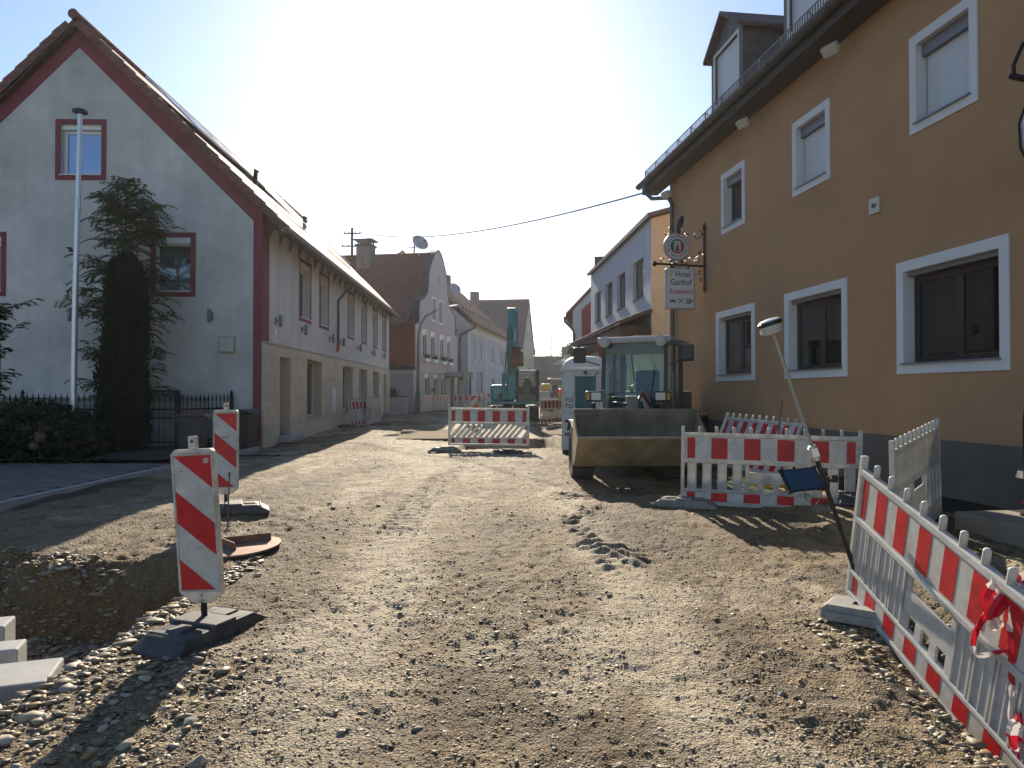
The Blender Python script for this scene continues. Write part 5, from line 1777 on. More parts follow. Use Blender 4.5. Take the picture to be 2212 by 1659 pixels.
def pinnate(mb, base, d, L, r_, n=7, lw=0.05):
    """one drooping frond of paired leaflets"""
    d = d.normalized()
    side = d.cross(Vector((0, 0, 1)))
    if side.length < 0.1:
        side = Vector((1, 0, 0))
    side.normalize()
    pts = []
    p, dd = base.copy(), d.copy()
    for i in range(n + 1):
        pts.append(p.copy())
        p = p + dd * (L / n)
        dd = (dd + Vector((0, 0, -0.16))).normalized()
    for i in range(1, n + 1):
        t = i / n
        ll = lw * 2.5 * (1 - 0.40 * t) * r_.uniform(0.8, 1.2)
        for s_ in (-1, 1):
            tip = pts[i] + side * s_ * ll + (pts[i] - pts[i - 1]).normalized() * ll * 0.55 + Vector((0, 0, -0.35 * ll))
            mid = (pts[i] + tip) / 2
            w_ = (pts[i] - pts[i - 1]).normalized() * lw * 0.52
            mb.add([pts[i], mid - w_, tip, mid + w_], [(0, 1, 2, 3)])


def feather_tree(name, label, loc, branches, seed, fr_n=(7, 11), fl=(0.32, 0.52), trunk_h=6.5, trunk_r=0.06, lw=0.058, leaf=None, bare=0.2):
    r_ = random.Random(seed)
    t = thing(name, label, 'tree', loc)
    tm = MB()
    tm.tube([(0, 0, 0), (0.03, 0.02, trunk_h * 0.35), (-0.03, 0.03, trunk_h * 0.7), (0.0, 0, trunk_h)], [trunk_r, trunk_r * .8, trunk_r * .5, 0.008], 8)
    tm.build('trunk', twig, t)
    cm = MB()
    bm = MB()
    for (z, ang, ln, rise) in branches:
        b0 = Vector((0, 0, z))
        dr = Vector((math.cos(ang), math.sin(ang), rise)).normalized()
        n = 6
        p = b0.copy()
        pts = [p.copy()]
        for i in range(n):
            p = p + dr * (ln / n)
            dr = (dr + Vector((r_.uniform(-.12, .12), r_.uniform(-.12, .12), r_.uniform(-.02, .12)))).normalized()
            pts.append(p.copy())
        bm.tube(pts, [0.018 * (1 - 0.75 * i / n) + 0.003 for i in range(n + 1)], 5)
        k = r_.randint(*fr_n)
        for j in range(k):
            u = bare + (1 - bare) * j / max(1, k - 1)
            i = min(n - 1, int(u * n))
            q = pts[i].lerp(pts[i + 1], u * n - i)
            a = r_.uniform(0, 6.283)
            d = (dr * 0.7 + Vector((math.cos(a), math.sin(a), r_.uniform(-0.2, 0.5)))).normalized()
            pinnate(cm, q, d, r_.uniform(*fl), r_, lw=lw)
    bm.build('limbs', twig, t)
    cm.build('crown', leaf or sumac_leaf, t)
    return t


r_ = random.Random(77)
br_ = []
for i in range(84):
    z = r_.uniform(1.3, 6.2)
    reach = float(np.interp(z, [1.2, 2.2, 3.4, 4.6, 5.6, 6.3], [0.65, 0.95, 1.05, 0.95, 0.65, 0.28]))
    br_.append((z, r_.uniform(0, 6.283), reach * r_.uniform(0.65, 1.15), r_.uniform(0.0, 0.55)))
br_ += [(5.7, 1.5, 0.8, 2.5), (5.6, 3.3, 0.8, 0.7), (5.4, 0.0, 0.9, 0.6), (5.0, 0.1, 1.2, 0.35), (4.4, 3.2, 1.2, 0.1), (3.3, 3.2, 1.45, 0.15)]
feather_tree('feathery_tree', 'slender tree with feathery pinnate leaves rising behind the yew', (-9.25, 16.95, 0.25), br_, 21)
r_ = random.Random(5)
br_ = [(r_.uniform(0.7, 3.3), r_.uniform(-1.4, 1.4), r_.uniform(0.5, 1.1), r_.uniform(0.1, 0.8)) for _ in range(22)]
feather_tree('leafy_shrub', 'dark leafy shrub reaching in at the edge of the white gable', (-11.55, 15.4, 0.2), br_, 9, fr_n=(8, 12), fl=(0.15, 0.3), trunk_h=3.5, trunk_r=0.03, lw=0.055,
             leaf=M('shrub_leaf', (0.028, 0.048, 0.02), 0.6, var=0.3, vscale=5, trans=0.25), bare=0.15)['category'] = 'shrub'

# ---------------------------------------------------------------- hydrangea bush with faded flower heads
hyd_leaf = M('hydrangea_leaf', (0.022, 0.038, 0.014), 0.75, spec=0.15, var=0.35, vscale=6, trans=0.2)
hyd_bloom = M('faded_hydrangea', (0.13, 0.105, 0.065), 0.9, var=0.25, vscale=20, rnd=0.3, trans=0.2)
hb = thing('hydrangea_bush', 'broad hydrangea bush with faded brownish flower heads', 'bush', (-9.9, 14.7, 0.16))
mb = MB()
r_ = random.Random(31)
for _ in range(6500):
    x = r_.uniform(-1.6, 1.45)
    y = r_.uniform(-0.7, 0.7)
    hmax = 1.35 * math.sqrt(max(0.05, 1 - (x / 1.75) ** 2)) * (1 - 0.25 * abs(y))
    z = r_.uniform(0.02, hmax)
    q = Vector((x, y, z))
    s_ = r_.uniform(0.05, 0.11)
    a = Vector((r_.uniform(-1, 1), r_.uniform(-1, .6), r_.uniform(-.7, .3))).normalized() * s_
    b = a.cross(Vector((r_.uniform(-.4, .4), r_.uniform(-.4, .4), 1))).normalized() * s_ * 0.55
    mb.add([q - a, q + b, q + a, q - b], [(0, 1, 2, 3)])
mb.build('foliage', hyd_leaf, hb)
sm = MB()
for i in range(9):
    a = i / 9 * 6.283
    sm.tube([(0.15 * math.cos(a), 0.1 * math.sin(a), 0), (1.0 * math.cos(a), 0.45 * math.sin(a), 1.1)], [0.015, 0.006], 5)
sm.build('stems', twig, hb)
blm = []
for k in range(3):
    mb = MB()
    rr = random.Random(40 + k)
    for _ in range(90):
        d = Vector((rr.gauss(0, 1), rr.gauss(0, 1), rr.gauss(0, 1))).normalized()
        d.z *= 0.8
        q = d * 0.105
        s_ = rr.uniform(0.02, 0.035)
        a = d.orthogonal().normalized() * s_
        b = d.cross(a).normalized() * s_
        mb.add([q - a, q + b + d * 0.01, q + a, q - b + d * 0.01], [(0, 1, 2, 3)])
    mb.lathe([(0.01, -0.08), (0.07, -0.05), (0.09, 0.0), (0.07, 0.05), (0.01, 0.08)], 8)
    blm.append(mb.mesh('flower_head', hyd_bloom))
for i in range(40):
    x = r_.uniform(-1.5, 1.4)
    hmax = 1.35 * math.sqrt(max(0.05, 1 - (x / 1.75) ** 2))
    y = r_.uniform(-0.75, 0.1)
    z = hmax * r_.uniform(0.30, 1.02) * (1 - 0.2 * abs(y))
    o = inst('flower_head', blm[i % 3], hb)
    o.location = (x, y, z)
    s_ = r_.uniform(0.55, 0.95)
    o.scale = (s_, s_, s_)
    o.rotation_euler = (r_.uniform(-.5, .5), r_.uniform(-.5, .5), r_.uniform(0, 6))
# ================================================================ beacons (red and white marker boards on rubber feet)
def rubber_foot(loc, rz_, label, mat=None, cat='ballast', group='rubber ballast of beacons and barriers', rx=0.0):
    mat = mat or rubber
    t = thing('rubber_ballast', label, cat, loc, group=group, rot=(rx, 0, rz_))
    mb = MB()
    # tapered slab, long axis x
    lv = [(-0.41, -0.19, 0), (0.41, -0.19, 0), (0.41, 0.19, 0), (-0.41, 0.19, 0), (-0.41, -0.19, 0.03), (0.41, -0.19, 0.03), (0.41, 0.19, 0.03), (-0.41, 0.19, 0.03),
          (-0.27, -0.175, 0.105), (0.27, -0.175, 0.105), (0.27, 0.175, 0.105), (-0.27, 0.175, 0.105)]
    mb.add(lv, [(3, 2, 1, 0), (0, 1, 5, 4), (1, 2, 6, 5), (2, 3, 7, 6), (3, 0, 4, 7), (4, 5, 9, 8), (5, 6, 10, 9), (6, 7, 11, 10), (7, 4, 8, 11), (8, 9, 10, 11)])
    mb.build('slab', mat, t, bev=0.012)
    mb = MB()
    mb.box(-0.10, 0.10, -0.18, 0.18, 0.095, 0.128)
    mb.build('spine', mat, t, bev=0.012)
    for s_ in (-1, 1):
        mb = MB()
        mb.prism([(s_ * 0.40, 0.028), (s_ * 0.24, 0.118), (s_ * 0.12, 0.118), (s_ * 0.12, 0.10), (s_ * 0.26, 0.095)], -0.06, 0.06)
        mb.build('ramp_rib', mat, t, bev=0.006)
        MB().box(min(s_ * 0.14, s_ * 0.22), max(s_ * 0.14, s_ * 0.22), -0.155, -0.075, 0.100, 0.1065).build('socket', black_plastic, t)
        MB().box(min(s_ * 0.14, s_ * 0.22), max(s_ * 0.14, s_ * 0.22), 0.075, 0.155, 0.100, 0.1065).build('socket', black_plastic, t)
        MB().tube([(s_ * 0.30, -0.16, 0.085), (s_ * 0.30, 0.16, 0.085)], 0.016, 8).build('carry_bar', mat, t, smooth=True)
    return t


def clip_stripe(a0, b0, a1, b1, w, h):
    """stripe between the lines z = a + (b-a) x/w  (left a, right b); clipped to 0..h (z measured down)"""
    pts = [(0, a0), (w, b0), (w, b1), (0, a1)]

    def clip(pp, f, inter):
        o = []
        for i in range(len(pp)):
            p, q = pp[i], pp[(i + 1) % len(pp)]
            if f(p):
                o.append(p)
            if f(p) != f(q):
                o.append(inter(p, q))
        return o

    def it(zv):
        return lambda p, q: (p[0] + (q[0] - p[0]) * (zv - p[1]) / (q[1] - p[1]), zv)
    pts = clip(pts, lambda p: p[1] >= 0, it(0))
    return clip(pts, lambda p: p[1] <= h, it(h)) if pts else pts


def beacon(loc, rz_, lean, label, mirror=False, detail=True):
    t = thing('beacon', label, 'beacon', loc, group='red and white beacons', rot=(lean[0], lean[1], rz_))
    W2, H, z0 = 0.145, 1.0, 0.11
    mb = MB()
    # frame board: pointed foot, rounded corners
    mb.prism([(-W2, z0 + 0.06), (-0.055, z0), (0.055, z0), (W2, z0 + 0.06), (W2, z0 + H - 0.02), (W2 - 0.02, z0 + H), (-W2 + 0.02, z0 + H), (-W2, z0 + H - 0.02)], -0.022, 0.022)
    mb.build('board', white_plastic, t, bev=0.008)
    mb = MB()
    mb.box(-W2, -W2 + 0.016, -0.032, -0.022, z0 + 0.075, z0 + H - 0.02)
    mb.box(W2 - 0.016, W2, -0.032, -0.022, z0 + 0.075, z0 + H - 0.02)
    mb.box(-W2 + 0.016, W2 - 0.016, -0.032, -0.022, z0 + H - 0.036, z0 + H - 0.02)
    mb.box(-W2 + 0.016, W2 - 0.016, -0.032, -0.022, z0 + 0.075, z0 + 0.088)
    mb.build('rim', white_plastic, t, bev=0.004)
    fx, ft, fh = W2 - 0.018, z0 + H - 0.040, H - 0.13
    MB().box(-fx, fx, -0.0245, -0.0222, ft - fh, ft).build('white_face', white_sheet, t)
    s_ = 0.245 * fh
    for a in (-0.25, 0.262, 0.775):
        w_ = 0.238 if a > -0.1 else 0.25
        pp = clip_stripe(a * fh, a * fh + s_, (a + w_) * fh, (a + w_) * fh + s_, 2 * fx, fh)
        if len(pp) >= 3:
            poly = [((-fx + p[0]) * (-1 if mirror else 1), ft - p[1]) for p in pp]
            if not mirror:
                poly = poly[::-1]
            MB().prism(poly, -0.0272, -0.0247).build('red_stripe', red_sheet, t)
    mb = MB()
    mb.box(-0.03, 0.03, -0.014, 0.014, z0 + H - 0.005, z0 + H + 0.085)
    mb.build('top_tab', white_plastic, t, bev=0.008)
    MB().tube([(0.0, -0.0155, z0 + H + 0.05), (0.0, 0.0155, z0 + H + 0.05)], 0.011, 10).build('tab_hole', black_plastic, t)
    for zz in (z0 + 0.02, z0 + 0.052):
        MB().tube([(0.0, -0.030, zz), (0.0, -0.021, zz)], 0.011, 8).build('bolt', galv, t)
    MB().tube([(0, 0, -0.02), (0, 0, z0 + 0.02)], 0.02, 8).build('post', black_metal, t)
    if detail:
        st = MB().tube([(0.095, -0.0295, ft - 0.035), (0.095, -0.0272, ft - 0.035)], 0.018, 18).build('sticker', white_sheet, t)
        MB().bar((0.087, -0.0305, ft - 0.028), (0.102, -0.0305, ft - 0.042), 0.001, 0.004, up=(0, 0, 1)).build('sticker_arrow', M('sticker_red', (0.4, 0.02, 0.02), 0.5), st)
        mb = MB()
        for (x, z, l) in ((-0.095, ft - 0.10, 0.03), (-0.085, ft - 0.103, 0.015), (-0.01, ft - 0.60, 0.05)):
            mb.box(x, x + l, -0.0250, -0.0246, z, z + 0.0025)
        mb.build('scratches', M('scuff_grey', (0.12, 0.12, 0.12), 0.8), t)
    else:
        mb = MB()
        mb.box(-0.035, 0.035, -0.0252, -0.0247, ft - 0.30, ft - 0.292)
        text('SPIK', 0.035, black_plastic, t, Matrix.Translation((0.0, -0.0250, ft - 0.285)) @ Matrix.Rotation(R(90), 4, 'X'), sx=1.4, ext=0.0002)
    return t


b1x, b1y = -2.00, 4.64
b1z = gz(b1x, b1y)
rubber_foot((-1.99, 4.60, b1z - 0.02), R(70), 'black rubber ballast under the near beacon at the trench edge', rubber)
beacon((b1x, b1y, b1z + 0.085), R(-7), (R(2), R(-3.2), 0), 'near red and white striped beacon leaning at the trench edge')
b2x, b2y = -3.40, 8.45
b2z = gz(b2x, b2y)
rubber_foot((-3.30, 8.42, b2z + 0.005), R(20), 'black rubber ballast under the farther beacon left of the street')
beacon((b2x, b2y, b2z + 0.11), R(4), (0, 0, 0), 'farther red and white beacon partly behind the leaning one', detail=False)
b3 = gz(-1.4, 26.6)
beacon((-1.42, 26.6, b3 + 0.12), R(2), (0, 0, 0), 'distant red and white beacon behind the middle barrier', mirror=True)
rubber_foot((-1.42, 26.6, b3), R(80), 'rubber ballast under the distant beacon')
t = thing('marking_stake', 'thin dark steel stake in front of the farther beacon', 'stake', (-3.10, 7.75, gz(-3.1, 7.75) - 0.05))
MB().tube([(0, 0, 0), (0.02, 0, 0.66)], 0.008, 6).build('rod', rust, t)
MB().tube([(0.02, 0, 0.62), (0.02, 0, 0.66)], 0.012, 8).build('cap', black_plastic, t)


# ================================================================ barriers
def barrier(style, loc, rot, label, L=2.1, H=0.93, npeg=11, back=False, wm=None, group='red and white barrier panels', stripe0=True, nst=6, ribs=False):
    """style 'slat': upright slats; 'diag': slanting slots. Local x along, front is -y"""
    wm = wm or white_plastic
    t = thing('barrier', label, 'barrier', loc, rot=rot, group=group)
    for i, x in enumerate((0.0, L - 0.045)):
        MB().box(x, x + 0.045, -0.022, 0.022, 0, H + 0.085).build('end_post', wm, t, bev=0.006)
    zb0, zb1 = H - 0.35, H - 0.055                   # reflective band
    lb0, lb1 = 0.045, 0.175                          # lower band
    MB().box(0.046, L - 0.046, -0.026, 0.026, H - 0.05, H).build('top_rail', wm, t, bev=0.010)
    MB().box(0.046, L - 0.046, -0.024, 0.024, zb0 - 0.05, zb0 - 0.003).build('middle_rail', wm, t, bev=0.010)
    MB().box(0.046, L - 0.046, -0.024, 0.024, lb1 + 0.003, lb1 + 0.035).build('lower_rail', wm, t, bev=0.008)
    MB().box(0.046, L - 0.046, -0.026, 0.026, 0.0, lb0 - 0.003).build('bottom_rail', wm, t, bev=0.008)
    pw = 0.021
    key = ('peg', wm.name)
    if key not in SLAT:
        mb = MB()
        mb.tube([(0, 0, -0.01), (0, 0, 0.075), (0, 0, 0.085)], [pw, pw, pw * 0.7], 8)
        SLAT[key] = mb.mesh('peg', wm)
        SLAT[key].polygons.foreach_set('use_smooth', [True] * len(SLAT[key].polygons))
    for i in range(1, npeg - 1):
        o = inst('peg', SLAT[key], t)
        o.location = (0.022 + (L - 0.045) * i / (npeg - 1), 0, H)
    MB().box(0.046, L - 0.046, -0.010, 0.010, zb0, zb1 + 0.002).build('upper_band', wm if back else white_sheet, t)
    MB().box(0.046, L - 0.046, -0.010, 0.010, lb0, lb1).build('lower_band', wm if back else white_sheet, t)
    if not back:
        bl = L - 0.16
        per = bl / (nst - 1)
        for i in range(nst):
            a = 0.08 + i * per - per / 4
            b = a + per / 2
            a, b = max(a, 0.08), min(b, L - 0.08)
            MB().box(a, b, -0.0125, -0.0103, zb0 + 0.012, zb1 - 0.010).build('red_stripe', red_sheet, t)
            MB().box(a, b, -0.0125, -0.0103, lb0 + 0.008, lb1 - 0.008).build('red_stripe', red_sheet, t)
    z0, z1 = lb1 + 0.036, zb0 - 0.051
    if style == 'slat':
        n = 11
        cxs = [0.046 + (L - 0.092) * (i + 0.5) / n for i in range(n)]
        sw_ = (L - 0.092) / n
        k2 = ('bslat', wm.name, round(L, 2), round(H, 2), ribs)
        if k2 not in SLAT:
            mb = MB()
            w2 = sw_ * (0.45 if ribs else 0.31)
            if ribs:
                mb.box(-0.005, 0.005, -0.014, -0.008, z0, z1)
            mb.box(-w2, w2, -0.008, 0.012, z0, z1)
            mb.box(-w2, -w2 + 0.014, -0.018, -0.008, z0, z1)
            mb.box(w2 - 0.014, w2, -0.018, -0.008, z0, z1)
            SLAT[k2] = mb.mesh('slat', wm)
        for i, cx in enumerate(cxs):
            if i in (4, 5, 6):
                continue
            o = inst('slat', SLAT[k2], t)
            o.location = (cx - 0.0, 0, 0)
        a, b = cxs[3] + sw_ * 0.62, cxs[7] - sw_ * 0.62
        mb = MB()
        mb.box(a - 0.02, b + 0.02, -0.008, 0.010, z0 + 0.10, z1 - 0.10)
        for i, cx in enumerate(np.linspace(a, b, 4)):
            mb.box(cx - 0.035, cx + 0.035, -0.008, 0.010, z0, z0 + 0.098)
        mb.box(a - 0.02, a + 0.03, -0.008, 0.010, z1 - 0.098, z1)
        mb.box(b - 0.03, b + 0.02, -0.008, 0.010, z1 - 0.098, z1)
        mb.build('grip_plate', wm, t, bev=0.004)
    else:
        n = 11
        hh = z1 - z0
        dx = hh * 0.86
        k2 = ('bdiag', wm.name, round(L, 2), round(H, 2))
        if k2 not in SLAT:
            mb = MB()
            mb.prism([(0, z0 - 0.004), (0.095, z0 - 0.004), (0.095 + dx, z1 + 0.004), (dx, z1 + 0.004)], -0.010, 0.010)
            SLAT[k2] = mb.mesh('slat', wm)
        sp = (L - 0.092 - dx - 0.095) / n
        for i in range(n + 1):
            o = inst('slat', SLAT[k2], t)
            o.location = (0.046 + i * sp, 0, 0)
        MB().box(L * 0.42, L * 0.58, -0.0115, 0.0115, z1 - 0.12, z1 + 0.003).build('grip_plate', wm, t)
        for s_ in (0, 1):
            mb = MB()
            if s_ == 0:
                mb.prism([(0.046, z1 + 0.003), (0.046, z1 - 0.2), (0.19, z1 + 0.003)], -0.0095, 0.0095)
            else:
                mb.prism([(L - 0.046, z0 - 0.003), (L - 0.046, z0 + 0.2), (L - 0.19, z0 - 0.003)], -0.0095, 0.0095)
            mb.build('corner_gusset', wm, t)
    return t


def seat(x, y, dz=0.12):
    return (x, y, gz(x, y) + dz)


# barrier in front of the loader on the right: left end (2.24,9.42), right end (4.25,8.80)
def two_point(style, p0, p1, label, **kw):
    p0, p1 = Vector(p0), Vector(p1)
    d = p1 - p0
    rz_ = math.atan2(d.y, d.x)
    tilt = -math.asin(max(-1, min(1, d.z / d.length)))
    L = kw.pop('L', d.length)
    lean = kw.pop('lean', 0.0)
    m_ = Matrix.Rotation(rz_, 4, 'Z') @ Matrix.Rotation(tilt, 4, 'Y') @ Matrix.Rotation(lean, 4, 'X')
    return barrier(style, p0, m_.to_euler(), label, L=L, **kw)


two_point('slat', (2.24, 9.45, 0.135), (4.36, 8.86, 0.105), 'red and white slatted barrier standing before the wheel loader bucket', H=0.95)
rubber_foot((2.28, 9.36, gz(2.28, 9.36) - 0.005), R(-22), 'dusty rubber ballast block at the end of the slatted barrier by the loader', rubber_dusty)
rubber_foot((4.30, 8.95, gz(4.3, 8.95) - 0.005), R(70), 'rubber ballast block between the slatted barrier and the hotel', rubber)
# near barrier on the right, dropping into the dip
two_point('slat', (2.46, 5.22, 0.15), (2.39, 3.26, -0.36), 'close-up barrier slanting down into the dip at the lower right', H=0.97, npeg=11, wm=grey_plastic, nst=8, ribs=True)
pale_block = M('pale_rubber', (0.27, 0.265, 0.24), 0.85, var=0.2, vscale=7, bump=0.3, bscale=100, dist=0.003)
ft = thing('ballast_block', 'pale dusty ballast block with square hole at the close-up barrier', 'ballast', (2.42, 4.96, gz(2.42, 4.96) - 0.01), R(-38), 'rubber ballast of beacons and barriers')
ft.scale = (0.75, 0.85, 1.0)
mb = MB()
for a0, a1, b0, b1 in ((-0.24, -0.055, -0.17, 0.17), (0.055, 0.30, -0.17, 0.17), (-0.055, 0.055, -0.17, -0.055), (-0.055, 0.055, 0.055, 0.17)):
    mb.box(a0, a1, b0, b1, 0, 0.105)
mb.build('slab', pale_block, ft, bev=0.0)
mb = MB()
mb.prism([(-0.30, 0.0), (-0.24, 0.0), (-0.24, 0.105), (-0.30, 0.07)], -0.17, 0.17)
mb.prism([(-0.17, 0.0), (0.17, 0.0), (0.17, 0.105), (-0.17, 0.105)][:0] or [(-0.24, 0.0), (0.30, 0.0), (0.30, 0.06), (-0.24, 0.06)], -0.215, -0.1705)
mb.build('skirt', pale_block, ft, bev=0.01)
MB().box(-0.0545, 0.0545, -0.0545, 0.0545, 0.0, 0.03).build('socket_floor', black_plastic, ft)
# plain back of a barrier standing between the near one and the hotel
two_point('slat', (3.38, 6.30, 0.13), (4.74, 7.88, 0.27), 'barrier seen from its plain white back near the hotel steps', H=0.97, back=True, wm=grey_plastic, npeg=12)
# middle of the street
two_point('diag', (-1.60, 17.8, 0.31), (0.43, 17.75, 0.29), 'barrier with slanting slots across the middle of the street', H=0.93, npeg=6)
rubber_foot((-1.68, 17.65, gz(-1.68, 17.65) + 0.02), R(10), 'white-topped foot at the left end of the middle barrier', rubber_dusty)
rubber_foot((-0.1, 16.9, gz(-0.1, 16.9)), R(12), 'loose rubber ballast block lying in front of the middle barrier', rubber)
# beside the white house
two_point('slat', (-6.08, 26.8, 0.36), (-5.55, 28.3, 0.38), 'slatted barrier leaning beside the stone wall of the white house', H=0.98, L=1.5, lean=R(-8))
two_point('slat', (-5.66, 27.7, 0.40), (-5.40, 29.2, 0.42), 'second barrier parked behind the slatted one at the stone wall', H=0.98, L=1.5, back=True)
rubber_foot((-6.2, 26.9, gz(-6.2, 26.9)), R(-10), 'rubber ballast under the barrier by the stone wall')
rubber_foot((-5.3, 28.6, gz(-5.3, 28.6)), R(20), 'second rubber ballast block by the stone wall')
# far group by the pink house
two_point('diag', (-5.30, 41.0, 0.52), (-4.85, 43.2, 0.55), 'far barrier nearest the street lamp', H=0.95, npeg=6)
two_point('diag', (-4.80, 43.6, 0.55), (-4.00, 45.8, 0.56), 'far barrier next along towards the pink house door', H=0.95, npeg=6)
two_point('diag', (-3.60, 43.4, 0.55), (-1.55, 43.2, 0.55), 'far barrier standing across behind the distant beacon', H=0.95, npeg=6)
two_point('diag', (-3.1, 57, 0.7), (-1.15, 59.5, 0.72), 'faint farthest barrier beside the pale blue house', H=0.95, npeg=6)
two_point('diag', (1.10, 27.6, 0.40), (2.05, 29.2, 0.42), 'barrier with slanting slots beside the portable toilet', H=0.95, npeg=7)
two_point('diag', (1.30, 30.6, 0.45), (2.9, 30.9, 0.45), 'second barrier behind the one beside the toilet', H=0.95, npeg=7)
rubber_foot((1.05, 27.5, gz(1.05, 27.5)), R(10), 'rubber ballast block of the barrier beside the toilet', rubber_dusty)
# leaning against the hotel behind the loader bucket
two_point('slat', (3.62, 13.1, 0.30), (4.42, 11.5, 0.24), 'barrier tilted against the hotel plinth behind the bucket', H=0.95, lean=R(-25), npeg=12, nst=8)

wl = thing('warning_lamp', 'yellow warning lamp with orange lens on the barrier by the toilet', 'warning lamp', (1.98, 29.1, 1.42), R(5))
MB().box(-0.08, 0.08, -0.06, 0.06, -0.05, 0.16).build('battery_case', M('signal_yellow', (0.62, 0.42, 0.02), 0.5), wl, bev=0.01)
MB().lathe([(0.03, -0.05), (0.10, -0.045), (0.11, 0), (0.10, 0.045), (0.03, 0.05)], 16, Matrix.Translation((0, -0.01, 0.27)) @ Matrix.Rotation(R(90), 4, 'X')).build('lens', M('orange_lens', (0.75, 0.13, 0.02), 0.2, trans=0.4), wl, smooth=True)
wl2 = thing('warning_lamp', 'yellow warning lamp on the far barriers by the pink house', 'warning lamp', (-4.85, 43.5, 1.55), R(15))
MB().box(-0.08, 0.08, -0.06, 0.06, -0.05, 0.16).build('battery_case', MATS['signal_yellow'], wl2, bev=0.01)
MB().lathe([(0.03, -0.05), (0.10, -0.045), (0.11, 0), (0.10, 0.045), (0.03, 0.05)], 16, Matrix.Translation((0, -0.01, 0.27)) @ Matrix.Rotation(R(90), 4, 'X')).build('lens', MATS['orange_lens'], wl2, smooth=True)

# ---------------------------------------------------------------- red and white tape knotted on the near barrier
tape_w = M('tape_white', (0.66, 0.60, 0.57), 0.5, trans=0.35)
tape_r = M('tape_red', (0.55, 0.02, 0.035), 0.45, trans=0.25)
tp = thing('barrier_tape', 'red and white barrier tape knotted and trailing from the close-up barrier', 'tape', (2.38, 3.50, -0.03))


def ribbon(pts, w, seed, seg=6, name='tape_strip', normal=(-0.6, -1, 0.1)):
    """crumpled band along pts (smoothed), colour changing every seg steps"""
    r_ = random.Random(seed)
    P = [Vector(p) for p in pts]
    C_ = []
    for i in range(len(P) - 1):
        p0, p1, p2, p3 = P[max(i - 1, 0)], P[i], P[i + 1], P[min(i + 2, len(P) - 1)]
        for k in range(8):
            t = k / 8
            C_.append(0.5 * ((2 * p1) + (p2 - p0) * t + (2 * p0 - 5 * p1 + 4 * p2 - p3) * t * t + (3 * p1 - p0 - 3 * p2 + p3) * t ** 3))
    C_.append(P[-1])
    nv = Vector(normal).normalized()
    mb = MB()
    tw = 0.0
    rows = []
    for i, p in enumerate(C_):
        tg = (C_[min(i + 1, len(C_) - 1)] - C_[max(i - 1, 0)]).normalized()
        tw += r_.uniform(-0.25, 0.27)
        side = tg.cross(nv)
        if side.length < 0.05:
            side = Vector((1, 0, 0))
        side = (Matrix.Rotation(tw, 3, tg) @ side.normalized())
        cr = tg.cross(side).normalized()
        ww = w * r_.uniform(0.75, 1.0)
        rows.append([p - side * ww / 2, p - side * ww / 6 + cr * 0.012, p + side * ww / 6 - cr * 0.010, p + side * ww / 2])
    for i in range(len(rows) - 1):
        mb.m = 1 if (i // seg) % 2 else 0
        for j in range(3):
            mb.add([rows[i][j], rows[i][j + 1], rows[i + 1][j + 1], rows[i + 1][j]], [(0, 1, 2, 3)])
    return mb.build(name, [tape_w, tape_r], tp, smooth=True)


# local coordinates: barrier top here is z about 0.70, its foot about -0.27; tape hangs on the street side
ribbon([(0.10, -0.02, 0.74), (0.02, -0.06, 0.66), (-0.05, -0.05, 0.56), (-0.02, -0.04, 0.50), (-0.06, -0.02, 0.62), (0.02, 0.02, 0.70)], 0.07, 1, 9)
ribbon([(0.06, -0.02, 0.70), (-0.03, -0.02, 0.60), (-0.08, 0.04, 0.44), (-0.09, 0.02, 0.34), (-0.02, -0.05, 0.38), (0.03, -0.10, 0.42)], 0.035, 2, 10)
ribbon([(0.06, -0.08, 0.72), (0.02, -0.11, 0.52), (0.01, -0.12, 0.30), (0.00, -0.11, 0.08), (0.03, -0.12, -0.12), (0.02, -0.13, -0.36)], 0.085, 3, 9)
ribbon([(0.08, -0.12, 0.70), (0.06, -0.15, 0.44), (0.05, -0.14, 0.2), (0.03, -0.15, 0.0), (0.06, -0.15, -0.2), (0.07, -0.16, -0.40)], 0.09, 4, 11)
ribbon([(0.10, -0.12, 0.16), (0.02, -0.16, 0.13), (-0.03, -0.16, 0.05), (-0.01, -0.15, -0.02), (0.05, -0.16, 0.02), (0.12, -0.16, 0.10)], 0.07, 5, 6)
ribbon([(0.00, -0.16, 0.02), (0.05, -0.17, -0.06), (0.10, -0.17, -0.13), (0.16, -0.18, -0.20)], 0.05, 6, 30, )
ribbon([(0.16, -0.02, 0.76), (0.08, -0.05, 0.73), (0.12, -0.10, 0.70), (0.20, -0.14, 0.80)], 0.06, 7, 7)

# ---------------------------------------------------------------- surveying pole with receiver and tablet
sv = thing('survey_pole', 'leaning surveying pole with satellite receiver head and tablet', 'survey pole', (2.50, 5.10, 0.20))
top = Vector((1.90 - 2.50, 0.05, 2.03 - 0.20))
ax = top.normalized()
PL = top.length
fr = ax.to_track_quat('Z', 'Y').to_matrix().to_4x4()
MB(fr).tube([(0, 0, -0.16), (0, 0, -0.03)], [0.003, 0.014], 10).build('point', galv, sv, smooth=True)
MB(fr).tube([(0, 0, -0.03), (0, 0, PL * 0.53)], 0.0165, 12).build('lower_tube', M('carbon_fibre', (0.018, 0.018, 0.018), 0.35), sv, smooth=True)
MB(fr).tube([(0, 0, PL * 0.53), (0, 0, PL * 0.91)], 0.0135, 12).build('upper_tube', M('brass_grey_tube', (0.34, 0.33, 0.27), 0.4, 0.3), sv, smooth=True)
MB(fr).tube([(0, 0, PL * 0.85), (0, 0, PL * 0.87), (0, 0, PL * 1.0)], [0.016, 0.012, 0.011], 10).build('neck', M('pale_brass', (0.40, 0.38, 0.31), 0.4, 0.3), sv, smooth=True)
c_ = MB(fr)
